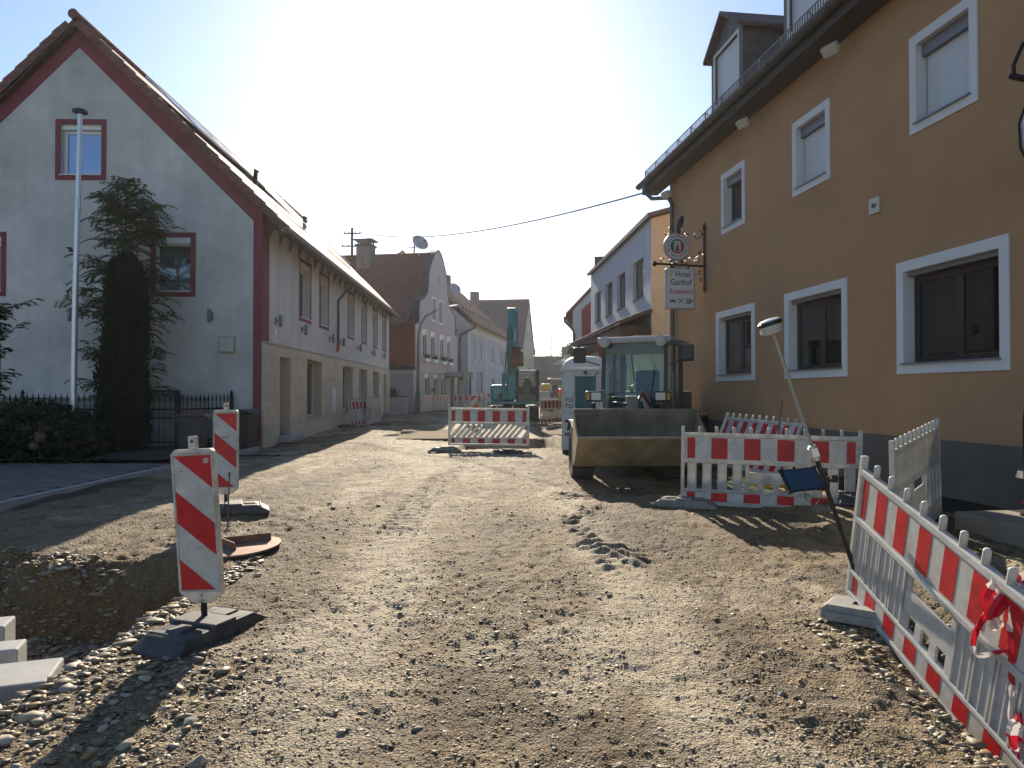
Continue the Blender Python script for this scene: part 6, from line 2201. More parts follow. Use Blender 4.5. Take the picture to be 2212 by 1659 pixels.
c_.tube([(0, 0, PL * 0.50), (0, 0, PL * 0.56)], 0.028, 12)
c_.box(-0.045, 0.03, -0.025, 0.025, PL * 0.515, PL * 0.55)
c_.build('clamp', alu, sv, smooth=False, bev=0.004)
MB(fr).lathe([(0.03, PL), (0.062, PL + 0.004), (0.070, PL + 0.012), (0.078, PL + 0.065)], 26).build('receiver_base', M('receiver_grey', (0.50, 0.50, 0.47), 0.45), sv, smooth=True)
MB(fr).lathe([(0.080, PL + 0.064), (0.088, PL + 0.068), (0.088, PL + 0.092), (0.082, PL + 0.096)], 26).build('receiver_band', black_plastic, sv, smooth=True)
MB(fr).lathe([(0.083, PL + 0.095), (0.078, PL + 0.104), (0.055, PL + 0.113), (0.02, PL + 0.118)], 26).build('receiver_dome', M('receiver_white', (0.68, 0.68, 0.68), 0.35), sv, smooth=True)
MB(fr).box(-0.03, 0.03, -0.082, -0.076, PL + 0.02, PL + 0.05).build('receiver_label', frame_white, sv)
# bracket and tablet
tc_ = ax * (PL * 0.415)
br_ = MB()
br_.tube([tc_ + Vector((0.09, -0.01, 0.03)), tc_ + Vector((-0.07, -0.05, -0.01))], 0.012, 8)
br_.tube([tc_ + Vector((0.07, -0.01, 0.00)), tc_ + Vector((0.07, -0.01, 0.055))], 0.022, 8)
br_.tube([tc_ + Vector((0, -0.02, -0.045)), tc_ + Vector((0, -0.02, 0.045))], 0.028, 10)
br_.build('bracket', black_plastic, sv, bev=0.003)
tm = Matrix.Translation(tc_ + Vector((-0.20, -0.10, 0.03))) @ Euler((R(50), R(-4), R(10)), 'XYZ').to_matrix().to_4x4()
# tablet: local x wide, y up, -z... face towards +z after the turn
tb = MB(tm)
tb.box(-0.142, 0.142, -0.095, 0.095, -0.012, 0.008)
tbo = tb.build('tablet_case', black_plastic, sv, bev=0.008)
MB(tm).box(-0.122, 0.122, -0.080, 0.078, 0.0085, 0.0105).build('screen', M('tablet_screen', (0.030, 0.070, 0.110), 0.15, spec=0.7), tbo)  # blue base colour stands in for the reflected sky
mb = MB(tm)
for sx in (-1, 1):
    for sy in (-1, 1):
        mb.box(min(sx * 0.115, sx * 0.147), max(sx * 0.115, sx * 0.147), min(sy * 0.078, sy * 0.1), max(sy * 0.078, sy * 0.1), -0.014, 0.016)
mb.build('corner_bumper', black_plastic, tbo, bev=0.006)
MB(tm).box(-0.10, 0.06, -0.099, -0.094, -0.004, 0.006).build('bottom_strip', alu, tbo)
p0 = tm @ Vector((-0.03, -0.095, 0))
p1 = tm @ Vector((0.10, -0.095, 0))
MB().tube([p0, p0 + Vector((0.01, 0, -0.05)), (p0 + p1) / 2 + Vector((0.02, 0, -0.10)), p1 + Vector((0, 0, -0.05)), p1], 0.003, 5).build('cable', black_plastic, sv, smooth=True)
# ================================================================ wheel loader
lo_dark = M('loader_dark_grey', (0.045, 0.043, 0.042), 0.5, var=0.2, vscale=6, grime=0.25)
lo_body = M('loader_dusty_grey', (0.20, 0.19, 0.175), 0.6, var=0.15, vscale=6, grime=0.25)
lo_roof = M('loader_pale_roof', (0.42, 0.40, 0.37), 0.45, grime=0.1)
bucket_in = M('worn_bucket_steel', (0.235, 0.210, 0.170), 0.75, 0.0, var=0.18, vscale=2.5, grime=0.30, gscale=1.2, streak=0.30, bump=0.3, bscale=30, dist=0.004)
bucket_out = M('bounce_tan_bucket_paint', (0.40, 0.315, 0.185), 0.75, var=0.18, vscale=2.5, grime=0.25, gscale=1.5, streak=0.28)  # tan of light bounced off the ground is put into this colour
tyre_m = M('dusty_tyre', (0.060, 0.056, 0.048), 0.85, var=0.35, vscale=6)
lamp_clear = M('headlamp_glass', (0.45, 0.45, 0.42), 0.12, spec=0.8)
amber = M('amber_lens', (0.55, 0.22, 0.03), 0.25)
red_part = M('red_hydraulic', (0.22, 0.03, 0.03), 0.5)
tank_blue = M('blue_seat_cover', (0.035, 0.085, 0.17), 0.8)

LD = thing('wheel_loader', 'grey wheel loader with wide empty bucket and glazed cab facing the street', 'wheel loader', (2.17, 12.95, gz(2.1, 12.95)), 0)


def tyre(parent, c, r, w, axis_ang, mtx=I4):
    """treaded tyre with rim; axle along local x turned by axis_ang"""
    m_ = mtx @ Matrix.Translation(c) @ Matrix.Rotation(axis_ang, 4, 'Z') @ Matrix.Rotation(R(90), 4, 'Y')
    prof = [(r * 0.52, -w * 0.42), (r * 0.72, -w * 0.5), (r * 0.90, -w * 0.49), (r * 0.955, -w * 0.40), (r * 0.965, 0), (r * 0.955, w * 0.40), (r * 0.90, w * 0.49), (r * 0.72, w * 0.5), (r * 0.52, w * 0.42)]
    wo_ = MB(m_)
    wo_.lathe(prof, 28)
    wheel = wo_.build('wheel', tyre_m, parent, smooth=True)
    n = 22
    tr = MB(m_)
    for i in range(n):
        for s_ in (-1, 1):
            a = 2 * math.pi * (i + (0.25 if s_ > 0 else -0.25)) / n
            q = Matrix.Rotation(a, 4, 'Z')
            tr.add([q @ Vector(p) for p in ((r * 0.93, -0.03, s_ * 0.02 * w), (r * 0.93, 0.045, s_ * 0.02 * w), (r * 0.90, 0.02 + 0.05, s_ * w * 0.5), (r * 0.90, -0.03 + 0.03, s_ * w * 0.5),
                                            (r * 1.01, -0.02, s_ * 0.02 * w), (r * 1.01, 0.035, s_ * 0.02 * w), (r * 0.97, 0.015 + 0.05, s_ * w * 0.49), (r * 0.97, -0.02 + 0.03, s_ * w * 0.49))],
                   [(4, 5, 6, 7), (0, 1, 5, 4), (1, 2, 6, 5), (2, 3, 7, 6), (3, 0, 4, 7)])
    tr.build('tread', tyre_m, wheel)
    rm_ = MB(m_)
    rm_.lathe([(0.02, -w * 0.30), (r * 0.3, -w * 0.30), (r * 0.5, -w * 0.40), (r * 0.54, -w * 0.40), (r * 0.54, w * 0.40), (r * 0.5, w * 0.40), (r * 0.3, w * 0.30), (0.02, w * 0.30)], 20)
    rm_.build('rim', lo_body, wheel, smooth=True)
    return wheel


# bucket (front frame faces the viewer, -y). Local x 0 is its middle.
# profile in (y, z): cutting edge high in front, heel low, back plate up to the rim
prof = [(-1.28, 0.86), (-0.98, 0.60), (-0.66, 0.37), (-0.48, 0.34), (-0.36, 0.42), (-0.33, 0.62), (-0.40, 0.95), (-0.52, 1.22), (-0.50, 1.30)]
BW = 1.08
RX = Matrix(((0, 1, 0, 0), (1, 0, 0, 0), (0, 0, 1, 0), (0, 0, 0, 1)))
mb = MB()
for (a, b), (c, d) in zip(prof[:-1], prof[1:]):
    mb.add([(-BW, a, b), (BW, a, b), (BW, c, d), (-BW, c, d)], [(0, 1, 2, 3)])
bk = mb.build('bucket', bucket_in, LD, smooth=False)
sol = bk.modifiers.new('thickness', 'SOLIDIFY')
sol.thickness = 0.022
sol.offset = 0
# outer floor plate (tan of ground bounce in its colour) a little below the floor
mb = MB()
pf = prof[:5]
for (a, b), (c, d) in zip(pf[:-1], pf[1:]):
    mb.add([(-BW, a - 0.012, b - 0.024), (-BW, c - 0.012, d - 0.024), (BW, c - 0.012, d - 0.024), (BW, a - 0.012, b - 0.024)], [(0, 1, 2, 3)])
mb.build('bucket_floor', bucket_out, bk)
MB().cbox((0, -1.20, 0.79), (2 * BW + 0.03, 0.26, 0.03), (R(-41), 0, 0)).build('cutting_edge', M('bucket_edge_highlight', (0.42, 0.33, 0.20), 0.5, 0.0, var=0.3, vscale=5), bk, bev=0.004)  # highlight along the lip put into a paler edge colour
MB().cbox((0, -0.505, 1.30), (2 * BW + 0.02, 0.09, 0.05)).build('top_rim', bucket_in, bk, bev=0.006)
sp_ = [(-1.24, 0.84), (-0.98, 0.60), (-0.66, 0.37), (-0.48, 0.34), (-0.36, 0.42), (-0.33, 0.62), (-0.40, 0.95), (-0.52, 1.24), (-0.62, 1.16)]
for s_ in (-1, 1):
    mb = MB(RX)
    mb.prism(sp_, s_ * BW - 0.015, s_ * BW + 0.015)
    mb.build('side_plate', bucket_out, bk)
# front frame: lift arms, tilt ram, axle
for s_ in (-1, 1):
    mb = MB(RX)
    mb.prism([(-0.40, 0.42), (-0.30, 0.36), (0.20, 0.95), (0.95, 1.46), (1.10, 1.46), (1.10, 1.62), (0.85, 1.66), (0.10, 1.16)], s_ * 0.42 - 0.05, s_ * 0.42 + 0.05)
    mb.build('lift_arm', lo_body, LD, bev=0.012)
    MB().tube([(s_ * 0.27, 0.55, 0.62), (s_ * 0.40, 0.15, 1.05)], 0.05, 10).build('lift_ram', lo_dark, LD, smooth=True)
MB(RX).prism([(-0.38, 0.80), (-0.20, 0.72), (0.05, 1.40), (0.0, 1.56), (-0.14, 1.54)], -0.10, 0.10).build('tilt_lever', lo_body, LD, bev=0.015)
MB().tube([(0, -0.08, 1.45), (0, 0.75, 1.30)], 0.055, 10).build('tilt_ram', red_part, LD, smooth=True)
MB().tube([(0.10, -0.15, 1.46), (0.22, 0.10, 1.60), (0.45, 0.40, 1.35), (0.48, 0.6, 1.0)], 0.03, 8).build('hydraulic_hose', red_part, LD, smooth=True)
MB().tube([(-0.10, -0.15, 1.40), (-0.30, 0.10, 1.42), (-0.42, 0.45, 1.2), (-0.40, 0.6, 0.9)], 0.028, 8).build('hydraulic_hose', black_plastic, LD, smooth=True)
MB(RX).prism([(0.05, 0.35), (1.05, 0.35), (1.05, 1.30), (0.75, 1.48), (0.40, 1.10), (0.05, 0.75)], -0.30, 0.30).build('front_frame', lo_dark, LD, bev=0.02)
MB().tube([(-0.62, 0.25, 0.50), (0.62, 0.25, 0.50)], 0.10, 10).build('front_axle', lo_dark, LD, smooth=True)
for s_ in (-1, 1):
    tyre(LD, (s_ * 0.88, 0.28, 0.50), 0.52, 0.40, 0)
    mb = MB(RX)
    mb.prism([(-0.22, 0.98), (0.10, 1.10), (0.62, 1.10), (0.85, 0.92), (0.85, 0.88), (0.60, 1.06), (0.10, 1.06), (-0.20, 0.95)], s_ * 0.88 - 0.22, s_ * 0.88 + 0.22)
    mb.build('mudguard', lo_dark, LD)
    # headlamp on its stalk
    h = MB().tube([(s_ * 0.64, 0.45, 1.05), (s_ * 0.64, 0.42, 1.42)], 0.035, 8).build('headlamp_stalk', lo_dark, LD)
    MB().box(s_ * 0.64 - 0.15, s_ * 0.64 + 0.15, 0.30, 0.45, 1.44, 1.64).build('headlamp_housing', lo_dark, h, bev=0.03)
    MB().box(s_ * 0.64 - 0.09 - s_ * 0.04, s_ * 0.64 + 0.09 - s_ * 0.04, 0.288, 0.301, 1.47, 1.61).build('headlamp', lamp_clear, h, bev=0.004)
    xa, xb = sorted((s_ * 0.64 + s_ * 0.085, s_ * 0.64 + s_ * 0.14))
    MB().box(xa, xb, 0.290, 0.301, 1.47, 1.60).build('indicator', amber, h)
# rear body turned at the articulation: pivot (0.05, 1.15); turns so the cab looks left of the viewer
RB = Matrix.Translation((0.24, 1.02, 0)) @ Matrix.Rotation(R(-24), 4, 'Z')
CW, CD, CZ0, CZ1 = 0.63, 1.45, 1.02, 2.58       # cab half width, depth, floor, roof
MB(RB).box(-0.62, 0.62, 0.0, 1.5, 0.42, CZ0).build('cab_floor', lo_dark, LD, bev=0.02)
MB(RB).box(-0.60, 0.60, 1.5, 3.0, 0.55, 1.65).build('engine_hood', lo_body, LD, bev=0.06, seg=3)
MB(RB).box(-0.64, 0.64, 2.6, 3.2, 0.5, 1.1).build('counterweight', lo_dark, LD, bev=0.05)
rf_ = MB(RB)
rf_.box(-0.74, 0.74, -0.12, CD + 0.06, CZ1, CZ1 + 0.13)
roof = rf_.build('cab_roof', lo_roof, LD, bev=0.05, seg=3)
for s_ in (-1, 1):
    MB(RB).lathe([(0.02, -0.09), (0.085, -0.085), (0.115, -0.02), (0.11, 0.05), (0.04, 0.09)], 16, Matrix.Translation((s_ * 0.56, -0.13, CZ1 + 0.03)) @ Matrix.Rotation(R(90), 4, 'X')).build('lamp_pod', lo_roof, roof, smooth=True)
    MB(RB).lathe([(0.01, 0), (0.072, 0), (0.072, 0.012), (0.01, 0.02)], 16, Matrix.Translation((s_ * 0.56, -0.205, CZ1 + 0.0)) @ Matrix.Rotation(R(105), 4, 'X')).build('work_lamp', lamp_clear, roof, smooth=True)
pil = [((-CW, 0.0), 0.07), ((CW, 0.0), 0.07), ((-CW, 0.75), 0.06), ((CW, 0.75), 0.06), ((-CW, CD), 0.09), ((CW, CD), 0.09)]
for (x, y), w in pil:
    bx_ = 0.0
    y0 = y - (0.10 if y == 0 else 0)
    mb = MB(RB)
    mb.bar((x, y0, CZ0), (x * 0.98, y + 0.02, CZ1), w, w, up=(0, 1, 0))
    mb.build('pillar', lo_dark, LD, bev=0.012)
MB(RB).add([(-CW + .03, -0.10, CZ0 + 0.12), (CW - .03, -0.10, CZ0 + 0.12), (CW - .03, 0.02, CZ1 - 0.02), (-CW + .03, 0.02, CZ1 - 0.02)], [(0, 1, 2, 3)]).build('windscreen', cab_glass, LD)
MB(RB).box(-CW + .03, CW - .03, -0.02, 0.015, CZ1 - 0.22, CZ1).build('sun_strip', glass('dark_sun_strip', (0.12, 0.17, 0.17), 0.05), LD)
MB(RB).add([(-CW + .05, CD, CZ0 + 0.5), (CW - .05, CD, CZ0 + 0.5), (CW - .05, CD, CZ1 - 0.05), (-CW + .05, CD, CZ1 - 0.05)], [(0, 1, 2, 3)]).build('rear_window', cab_glass, LD)
MB(RB).box(-CW, CW, CD - 0.03, CD + 0.04, CZ0, CZ0 + 0.5).build('rear_panel', lo_dark, LD)
for s_ in (-1, 1):
    MB(RB).add([(s_ * CW, -0.06, CZ0 + 0.05), (s_ * CW, 0.72, CZ0 + 0.05), (s_ * CW, 0.74, CZ1), (s_ * CW, 0.03, CZ1)], [(0, 1, 2, 3)]).build('door_window', cab_glass, LD)
    MB(RB).add([(s_ * CW, 0.78, CZ0 + 0.35), (s_ * CW, CD - .05, CZ0 + 0.35), (s_ * CW, CD - .05, CZ1), (s_ * CW, 0.78, CZ1)], [(0, 1, 2, 3)]).build('side_window', cab_glass, LD)
    MB(RB).box(s_ * CW - 0.02, s_ * CW + 0.02, 0.78, CD, CZ0, CZ0 + 0.35).build('side_panel', lo_dark, LD)
    # mirror on its arm
    ar = MB(RB).tube([(s_ * 0.70, -0.05, CZ1 + 0.02), (s_ * 1.05, -0.22, CZ1 - 0.02), (s_ * 1.10, -0.22, CZ1 - 0.06)], 0.016, 6).build('mirror_arm', black_plastic, LD)
    MB(RB).tube([(s_ * 0.70, -0.02, CZ1 - 0.42), (s_ * 1.02, -0.22, CZ1 - 0.32)], 0.012, 6).build('mirror_stay', black_plastic, ar)
    MB(RB).box(s_ * 1.06 - 0.13, s_ * 1.06 + 0.13, -0.26, -0.18, CZ1 - 0.38, CZ1 - 0.06).build('mirror', black_plastic, ar, bev=0.03)
    # grab rail
    MB(RB).tube([(s_ * 0.72, -0.10, CZ0 + 0.15), (s_ * 0.78, -0.12, CZ0 + 0.2), (s_ * 0.78, -0.08, CZ0 + 0.95), (s_ * 0.70, -0.05, CZ0 + 1.0)], 0.014, 6).build('grab_rail', lo_body, LD, smooth=True)
    tyre(LD, (s_ * 0.86, 1.75, 0.52), 0.54, 0.40, 0, RB)
    MB(RB @ RX).prism([(1.05, 1.0), (1.3, 1.16), (2.1, 1.16), (2.4, 0.95), (2.4, 0.9), (2.1, 1.12), (1.3, 1.12), (1.08, 0.97)], s_ * 0.86 - 0.22, s_ * 0.86 + 0.22).build('mudguard', lo_dark, LD)
# cab inside: seat, wheel, console, levers
MB(RB).box(-0.26, 0.26, 0.62, 1.10, CZ0 + 0.28, CZ0 + 0.42).build('seat', tank_blue, LD, bev=0.05)
MB(RB).box(-0.25, 0.25, 1.02, 1.18, CZ0 + 0.40, CZ0 + 1.08).build('seat_back', tank_blue, LD, bev=0.06)
MB(RB).tube([(0, 0.10, CZ0 + 0.05), (0, 0.32, CZ0 + 0.62)], 0.045, 8).build('steering_column', lo_dark, LD)
wm_ = RB @ Matrix.Translation((0, 0.34, CZ0 + 0.66)) @ Matrix.Rotation(R(-25), 4, 'X')
mb = MB(wm_)
mb.tube([(0.18 * math.cos(a), 0.18 * math.sin(a), 0) for a in np.linspace(0, 6.283, 21)], 0.016, 6, cap=False)
mb.tube([(-0.18, 0, 0), (0.18, 0, 0)], 0.012, 5)
mb.tube([(0, -0.18, 0), (0, 0, 0)], 0.012, 5)
mb.build('steering_wheel', black_plastic, LD, smooth=True)
MB(RB).box(-0.55, -0.30, 0.30, 0.85, CZ0, CZ0 + 0.52).build('console', lo_dark, LD, bev=0.03)
for x, y in ((-0.42, 0.38), (-0.36, 0.42)):
    MB(RB).tube([(x, y, CZ0 + 0.5), (x - 0.03, y - 0.05, CZ0 + 0.74), (x - 0.03, y - 0.05, CZ0 + 0.82)], [0.012, 0.012, 0.028], 6).build('lever', black_plastic, LD)
for x0, x1, z0, z1 in ((0.30, 0.42, CZ0 + 0.15, CZ0 + 1.15), (-0.05, 0.02, CZ1 - 0.25, CZ1 - 0.75)):
    MB(RB).tube([(x0, -0.13 + 0.07 * (z0 - CZ0), z0), (x1, -0.13 + 0.07 * (z1 - CZ0), z1)], 0.010, 5).build('wiper', black_plastic, LD)

# ================================================================ portable toilet
teal = M('teal_plastic', (0.020, 0.125, 0.155), 0.5, var=0.12, vscale=3, grime=0.1)
wht = M('toilet_white', (0.62, 0.61, 0.59), 0.45, grime=0.12, gscale=2)
dome_m = M('translucent_roof', (0.70, 0.69, 0.67), 0.4, trans=0.35)
PT = thing('portable_toilet', 'white and teal portable toilet with domed roof beside the loader', 'portable toilet', (1.21, 17.0, gz(1.3, 17.0) - 0.02), R(-3))
MB().box(0, 1.12, 0, 1.12, 0.0, 0.14).build('skid_base', black_plastic, PT, bev=0.02)
MB().box(0.0, 0.035, 0.03, 1.10, 0.14, 2.02).build('side_wall', teal, PT)
MB().box(1.085, 1.12, 0.03, 1.10, 0.14, 2.02).build('side_wall', teal, PT)
MB().box(0.035, 1.085, 1.065, 1.10, 0.14, 2.02).build('rear_wall', teal, PT)
mb = MB()
mb.box(0.012, 0.30, -0.01, 0.05, 0.14, 2.10)
mb.box(0.80, 1.108, -0.01, 0.05, 0.14, 2.10)
mb.box(0.30, 0.80, -0.01, 0.05, 1.90, 2.10)
mb.build('front_frame', wht, PT, bev=0.015)
d_ = MB().box(0.303, 0.797, 0.008, 0.045, 0.16, 1.895).build('door', teal, PT, bev=0.008)
MB().box(0.33, 0.40, -0.005, 0.008, 1.02, 1.14).build('latch', black_plastic, d_)
mb = MB()
nx_, ny_ = 14, 14
vv, ff = [], []
for j in range(ny_ + 1):
    for i in range(nx_ + 1):
        u, v = i / nx_ * 2 - 1, j / ny_ * 2 - 1
        h = 0.30 * (1 - abs(u) ** 3.2) ** 0.55 * (1 - abs(v) ** 4) ** 0.45 if abs(u) < 1 and abs(v) < 1 else 0.0
        h += (0.02 * abs(math.sin(v * 7))) * (1 - abs(u) ** 4)
        vv.append((0.56 + u * 0.585, 0.55 + v * 0.60, 2.09 + h))
for j in range(ny_):
    for i in range(nx_):
        a = j * (nx_ + 1) + i
        ff.append((a, a + 1, a + nx_ + 2, a + nx_ + 1))
mb.add(vv, ff)
mb.build('roof', dome_m, PT, smooth=True)
MB().box(-0.03, 1.15, -0.055, 1.155, 2.03, 2.092).build('roof_rim', wht, PT, bev=0.015)
mb = MB()
ring(mb, 0.055, 0.255, 1.02, 1.52, 0.006, -0.0125, -0.0102)
lg = mb.build('logo_border', M('print_navy', (0.03, 0.035, 0.06), 0.6), PT)
RXT = Matrix.Rotation(R(90), 4, 'X')
text('TOI', 0.145, M('print_black', (0.02, 0.02, 0.022), 0.6), PT, Matrix.Translation((0.155, -0.0115, 1.33)) @ RXT, offset=0.003, sx=0.72, ext=0.0006)
text('TOI', 0.145, MATS['print_black'], PT, Matrix.Translation((0.155, -0.0115, 1.18)) @ RXT, offset=0.003, sx=0.72, ext=0.0006)
MB().cbox((0.225, -0.0118, 1.425), (0.03, 0.002, 0.03), (0, R(45), 0)).build('logo_dot', M('print_red', (0.45, 0.04, 0.04), 0.6), PT)
MB().box(0.06, 0.125, -0.012, -0.0102, 0.80, 0.86).build('door_symbol', MATS['print_black'], PT)
MB().box(0.05, 0.24, -0.012, -0.0102, 0.50, 0.555).build('blue_banner', M('print_blue', (0.12, 0.14, 0.35), 0.6), PT)
MB().box(0.05, 0.24, -0.012, -0.0102, 0.47, 0.495).build('red_banner', M('print_pink', (0.42, 0.12, 0.10), 0.6), PT)
MB().box(0.51, 0.60, -0.012, -0.0102, 1.94, 2.03).build('pictogram', M('print_sky', (0.03, 0.16, 0.30), 0.6), PT)
for x in (0.46, 0.66):
    MB().tube([(x, -0.013, 1.96), (x, -0.0102, 1.96)], 0.018, 10).build('rivet', sheet_dark, PT)
MB().box(0.50, 0.55, -0.02, -0.0102, 1.99, 2.08).build('door_hook', black_plastic, PT)

# ================================================================ excavator
teal_x = M('excavator_turquoise', (0.010, 0.215, 0.225), 0.35, var=0.1, vscale=4, coat=0.3, grime=0.1)
x_dark = M('excavator_dark', (0.022, 0.022, 0.023), 0.5)
chrome = M('chrome_rod', (0.6, 0.6, 0.62), 0.15, 1.0)
EX = thing('excavator', 'turquoise excavator with upright boom and rust-brown bucket', 'excavator', (0.12, 34.6, gz(0.12, 34.6)), R(0))
EX.scale = (1, 1, 0.87)
for s_ in (-1, 1):
    pl_ = []
    for a in np.linspace(-90, 90, 8):
        pl_.append((1.15 + 0.32 * math.cos(R(a)), 0.34 + 0.32 * math.sin(R(a))))
    for a in np.linspace(90, 270, 8):
        pl_.append((-1.15 + 0.32 * math.cos(R(a)), 0.34 + 0.32 * math.sin(R(a))))
    mb = MB(RX)
    mb.prism(pl_[::-1], s_ * 0.92 - 0.22, s_ * 0.92 + 0.22)
    tk = mb.build('track', M('track_rubber', (0.03, 0.028, 0.026), 0.8), EX)
    mb = MB(RX)
    for k in range(-5, 6):
        mb.box(k * 0.24 - 0.05, k * 0.24 + 0.05, s_ * 0.92 - 0.225, s_ * 0.92 + 0.225, -0.005, 0.03)
        mb.box(k * 0.24 - 0.05, k * 0.24 + 0.05, s_ * 0.92 - 0.225, s_ * 0.92 + 0.225, 0.64, 0.68)
    mb.build('track_pad', x_dark, tk)
MB().box(-0.7, 0.7, -0.9, 0.9, 0.25, 0.62).build('undercarriage', x_dark, EX, bev=0.03)
MB().box(-1.0, 1.0, -1.75, -1.65, 0.08, 0.45).build('dozer_blade', x_dark, EX, bev=0.02)
MB().lathe([(0.5, 0.62), (0.55, 0.64), (0.55, 0.78), (0.5, 0.8)], 24).build('slew_ring', x_dark, EX, smooth=True)
MB().box(-1.12, 1.12, -1.0, 1.25, 0.78, 0.95).build('platform', teal_x, EX, bev=0.03)
eb = MB().box(-1.14, -0.12, -1.0, 1.2, 0.95, 1.85).build('engine_cover', teal_x, EX, bev=0.14, seg=4)
MB().box(-1.14, 1.14, 1.0, 1.55, 0.9, 1.75).build('counterweight', teal_x, EX, bev=0.12, seg=3)
MB().cbox((-0.62, -1.002, 1.25), (0.26, 0.01, 0.26), (0, R(45), 0)).build('hazard_diamond', x_dark, eb)
for x in (-1.0, -0.45):
    MB().tube([(x, -0.9, 1.84), (x, -0.9, 1.98), (x - 0.05, -0.95, 2.05)], 0.025, 6).build('exhaust_stub', x_dark, eb)
MB().tube([(-0.5, -1.01, 1.5), (-0.5, -0.98, 1.5)], 0.06, 10).build('work_lamp', lamp_clear, eb)
# cab (image right)
cx0, cx1 = 0.12, 1.10
for x, y in ((cx0, -1.0), (cx1, -1.0), (cx0, 0.35), (cx1, 0.35)):
    MB().box(x - 0.07, x + 0.07, y - 0.06, y + 0.06, 0.95, 2.58).build('cab_pillar', x_dark, EX)
MB().box(cx0 - 0.06, cx1 + 0.06, -1.08, 0.42, 2.58, 2.66).build('cab_roof', x_dark, EX, bev=0.02)
MB().box(cx0 + 0.1, cx1 - 0.1, -1.09, -1.06, 2.60, 2.68).build('lamp_bar', alu, EX)
MB().lathe([(0.07, 0), (0.07, 0.08), (0.03, 0.12)], 12, Matrix.Translation((0.72, -0.4, 2.66))).build('rotating_beacon', M('red_beacon', (0.6, 0.05, 0.02), 0.2, trans=0.3), EX, smooth=True)
MB().add([(cx0, -1.03, 1.35), (cx1, -1.03, 1.35), (cx1, -1.03, 2.56), (cx0, -1.03, 2.56)], [(0, 1, 2, 3)]).build('windscreen', glass('shade_tinted_cab_glass', (0.40, 0.42, 0.42), 0.02), EX)  # glass tint darkened to stand in for the shaded cab interior
MB().box(cx0, cx1, -1.04, -1.0, 0.95, 1.32).build('lower_front_panel', M('grey_green_panel', (0.15, 0.17, 0.12), 0.6), EX)
MB().add([(cx0, 0.36, 1.6), (cx1, 0.36, 1.6), (cx1, 0.36, 2.5), (cx0, 0.36, 2.5)], [(0, 1, 2, 3)]).build('rear_window', clear_glass, EX)
MB().box(cx0, cx1, 0.33, 0.38, 0.95, 1.75).build('rear_panel', x_dark, EX)
MB().box(0.38, 0.85, -0.2, 0.25, 1.30, 1.45).build('seat', M('seat_pinkish', (0.33, 0.27, 0.24), 0.8), EX, bev=0.04)
MB().box(0.40, 0.83, 0.12, 0.27, 1.42, 2.05).build('seat_back', MATS['seat_pinkish'], EX, bev=0.05)
MB().box(0.50, 0.74, 0.12, 0.24, 2.06, 2.28).build('headrest', x_dark, EX, bev=0.04)
for x in (0.30, 0.95):
    MB().tube([(x, -0.4, 1.3), (x, -0.5, 1.65)], 0.02, 6).build('joystick', x_dark, EX)
# boom rises almost upright in front, stick folded back down towards the viewer
bxm = -0.12
mb = MB(RX)
mb.prism([(-1.05, 1.05), (-0.70, 0.98), (-0.55, 2.4), (-0.75, 3.6), (-1.15, 4.55), (-1.38, 4.50), (-1.12, 3.5), (-0.95, 2.4)], bxm - 0.23, bxm + 0.23)
mb.build('boom', teal_x, EX, bev=0.03)
MB().tube([(bxm - 0.40, -1.3, 1.0), (bxm - 0.38, -1.22, 2.5)], 0.085, 10).build('boom_ram', teal_x, EX, smooth=True)
MB().tube([(bxm - 0.38, -1.22, 2.5), (bxm - 0.32, -1.12, 3.6)], 0.045, 10).build('ram_rod', chrome, EX, smooth=True)
mb = MB(RX)
mb.prism([(-1.10, 4.25), (-1.30, 4.15), (-1.62, 5.0), (-1.55, 5.95), (-1.38, 6.0), (-1.28, 5.0)], bxm - 0.20, bxm + 0.16)
mb.build('boom_head', teal_x, EX, bev=0.03)
mb = MB(RX)
mb.prism([(-1.45, 5.9), (-1.60, 5.75), (-1.95, 4.6), (-2.0, 3.55), (-1.85, 3.5), (-1.70, 4.5)], bxm + 0.02, bxm + 0.26)
mb.build('stick', teal_x, EX, bev=0.03)
MB().tube([(bxm + 0.14, -1.72, 5.7), (bxm + 0.14, -2.02, 4.75)], 0.06, 10).build('stick_ram', teal_x, EX, smooth=True)
MB().tube([(bxm + 0.14, -2.02, 4.75), (bxm + 0.14, -2.10, 4.1)], 0.04, 10).build('ram_rod', chrome, EX, smooth=True)
MB().tube([(bxm - 0.22, -1.1, 1.5), (bxm - 0.30, -1.0, 2.8), (bxm - 0.22, -1.2, 4.2), (bxm - 0.18, -1.5, 5.2)], 0.03, 6).build('hose', x_dark, EX, smooth=True)
MB().tube([(bxm + 0.24, -0.9, 1.5), (bxm + 0.28, -0.85, 2.7), (bxm + 0.2, -1.0, 3.9)], 0.03, 6).build('hose', x_dark, EX, smooth=True)
mb = MB(RX)
mb.prism([(-1.80, 3.62), (-2.02, 3.60), (-2.30, 3.25), (-2.32, 2.92), (-2.05, 2.80), (-1.75, 2.90), (-1.70, 3.3)], bxm - 0.14, bxm + 0.52)
mb.build('digging_bucket', rust, EX, bev=0.02)
MB().box(bxm - 0.02, bxm + 0.40, -2.1, -1.8, 3.45, 3.85).build('quick_coupler', M('brown_coupler', (0.10, 0.06, 0.045), 0.6), EX, bev=0.02)

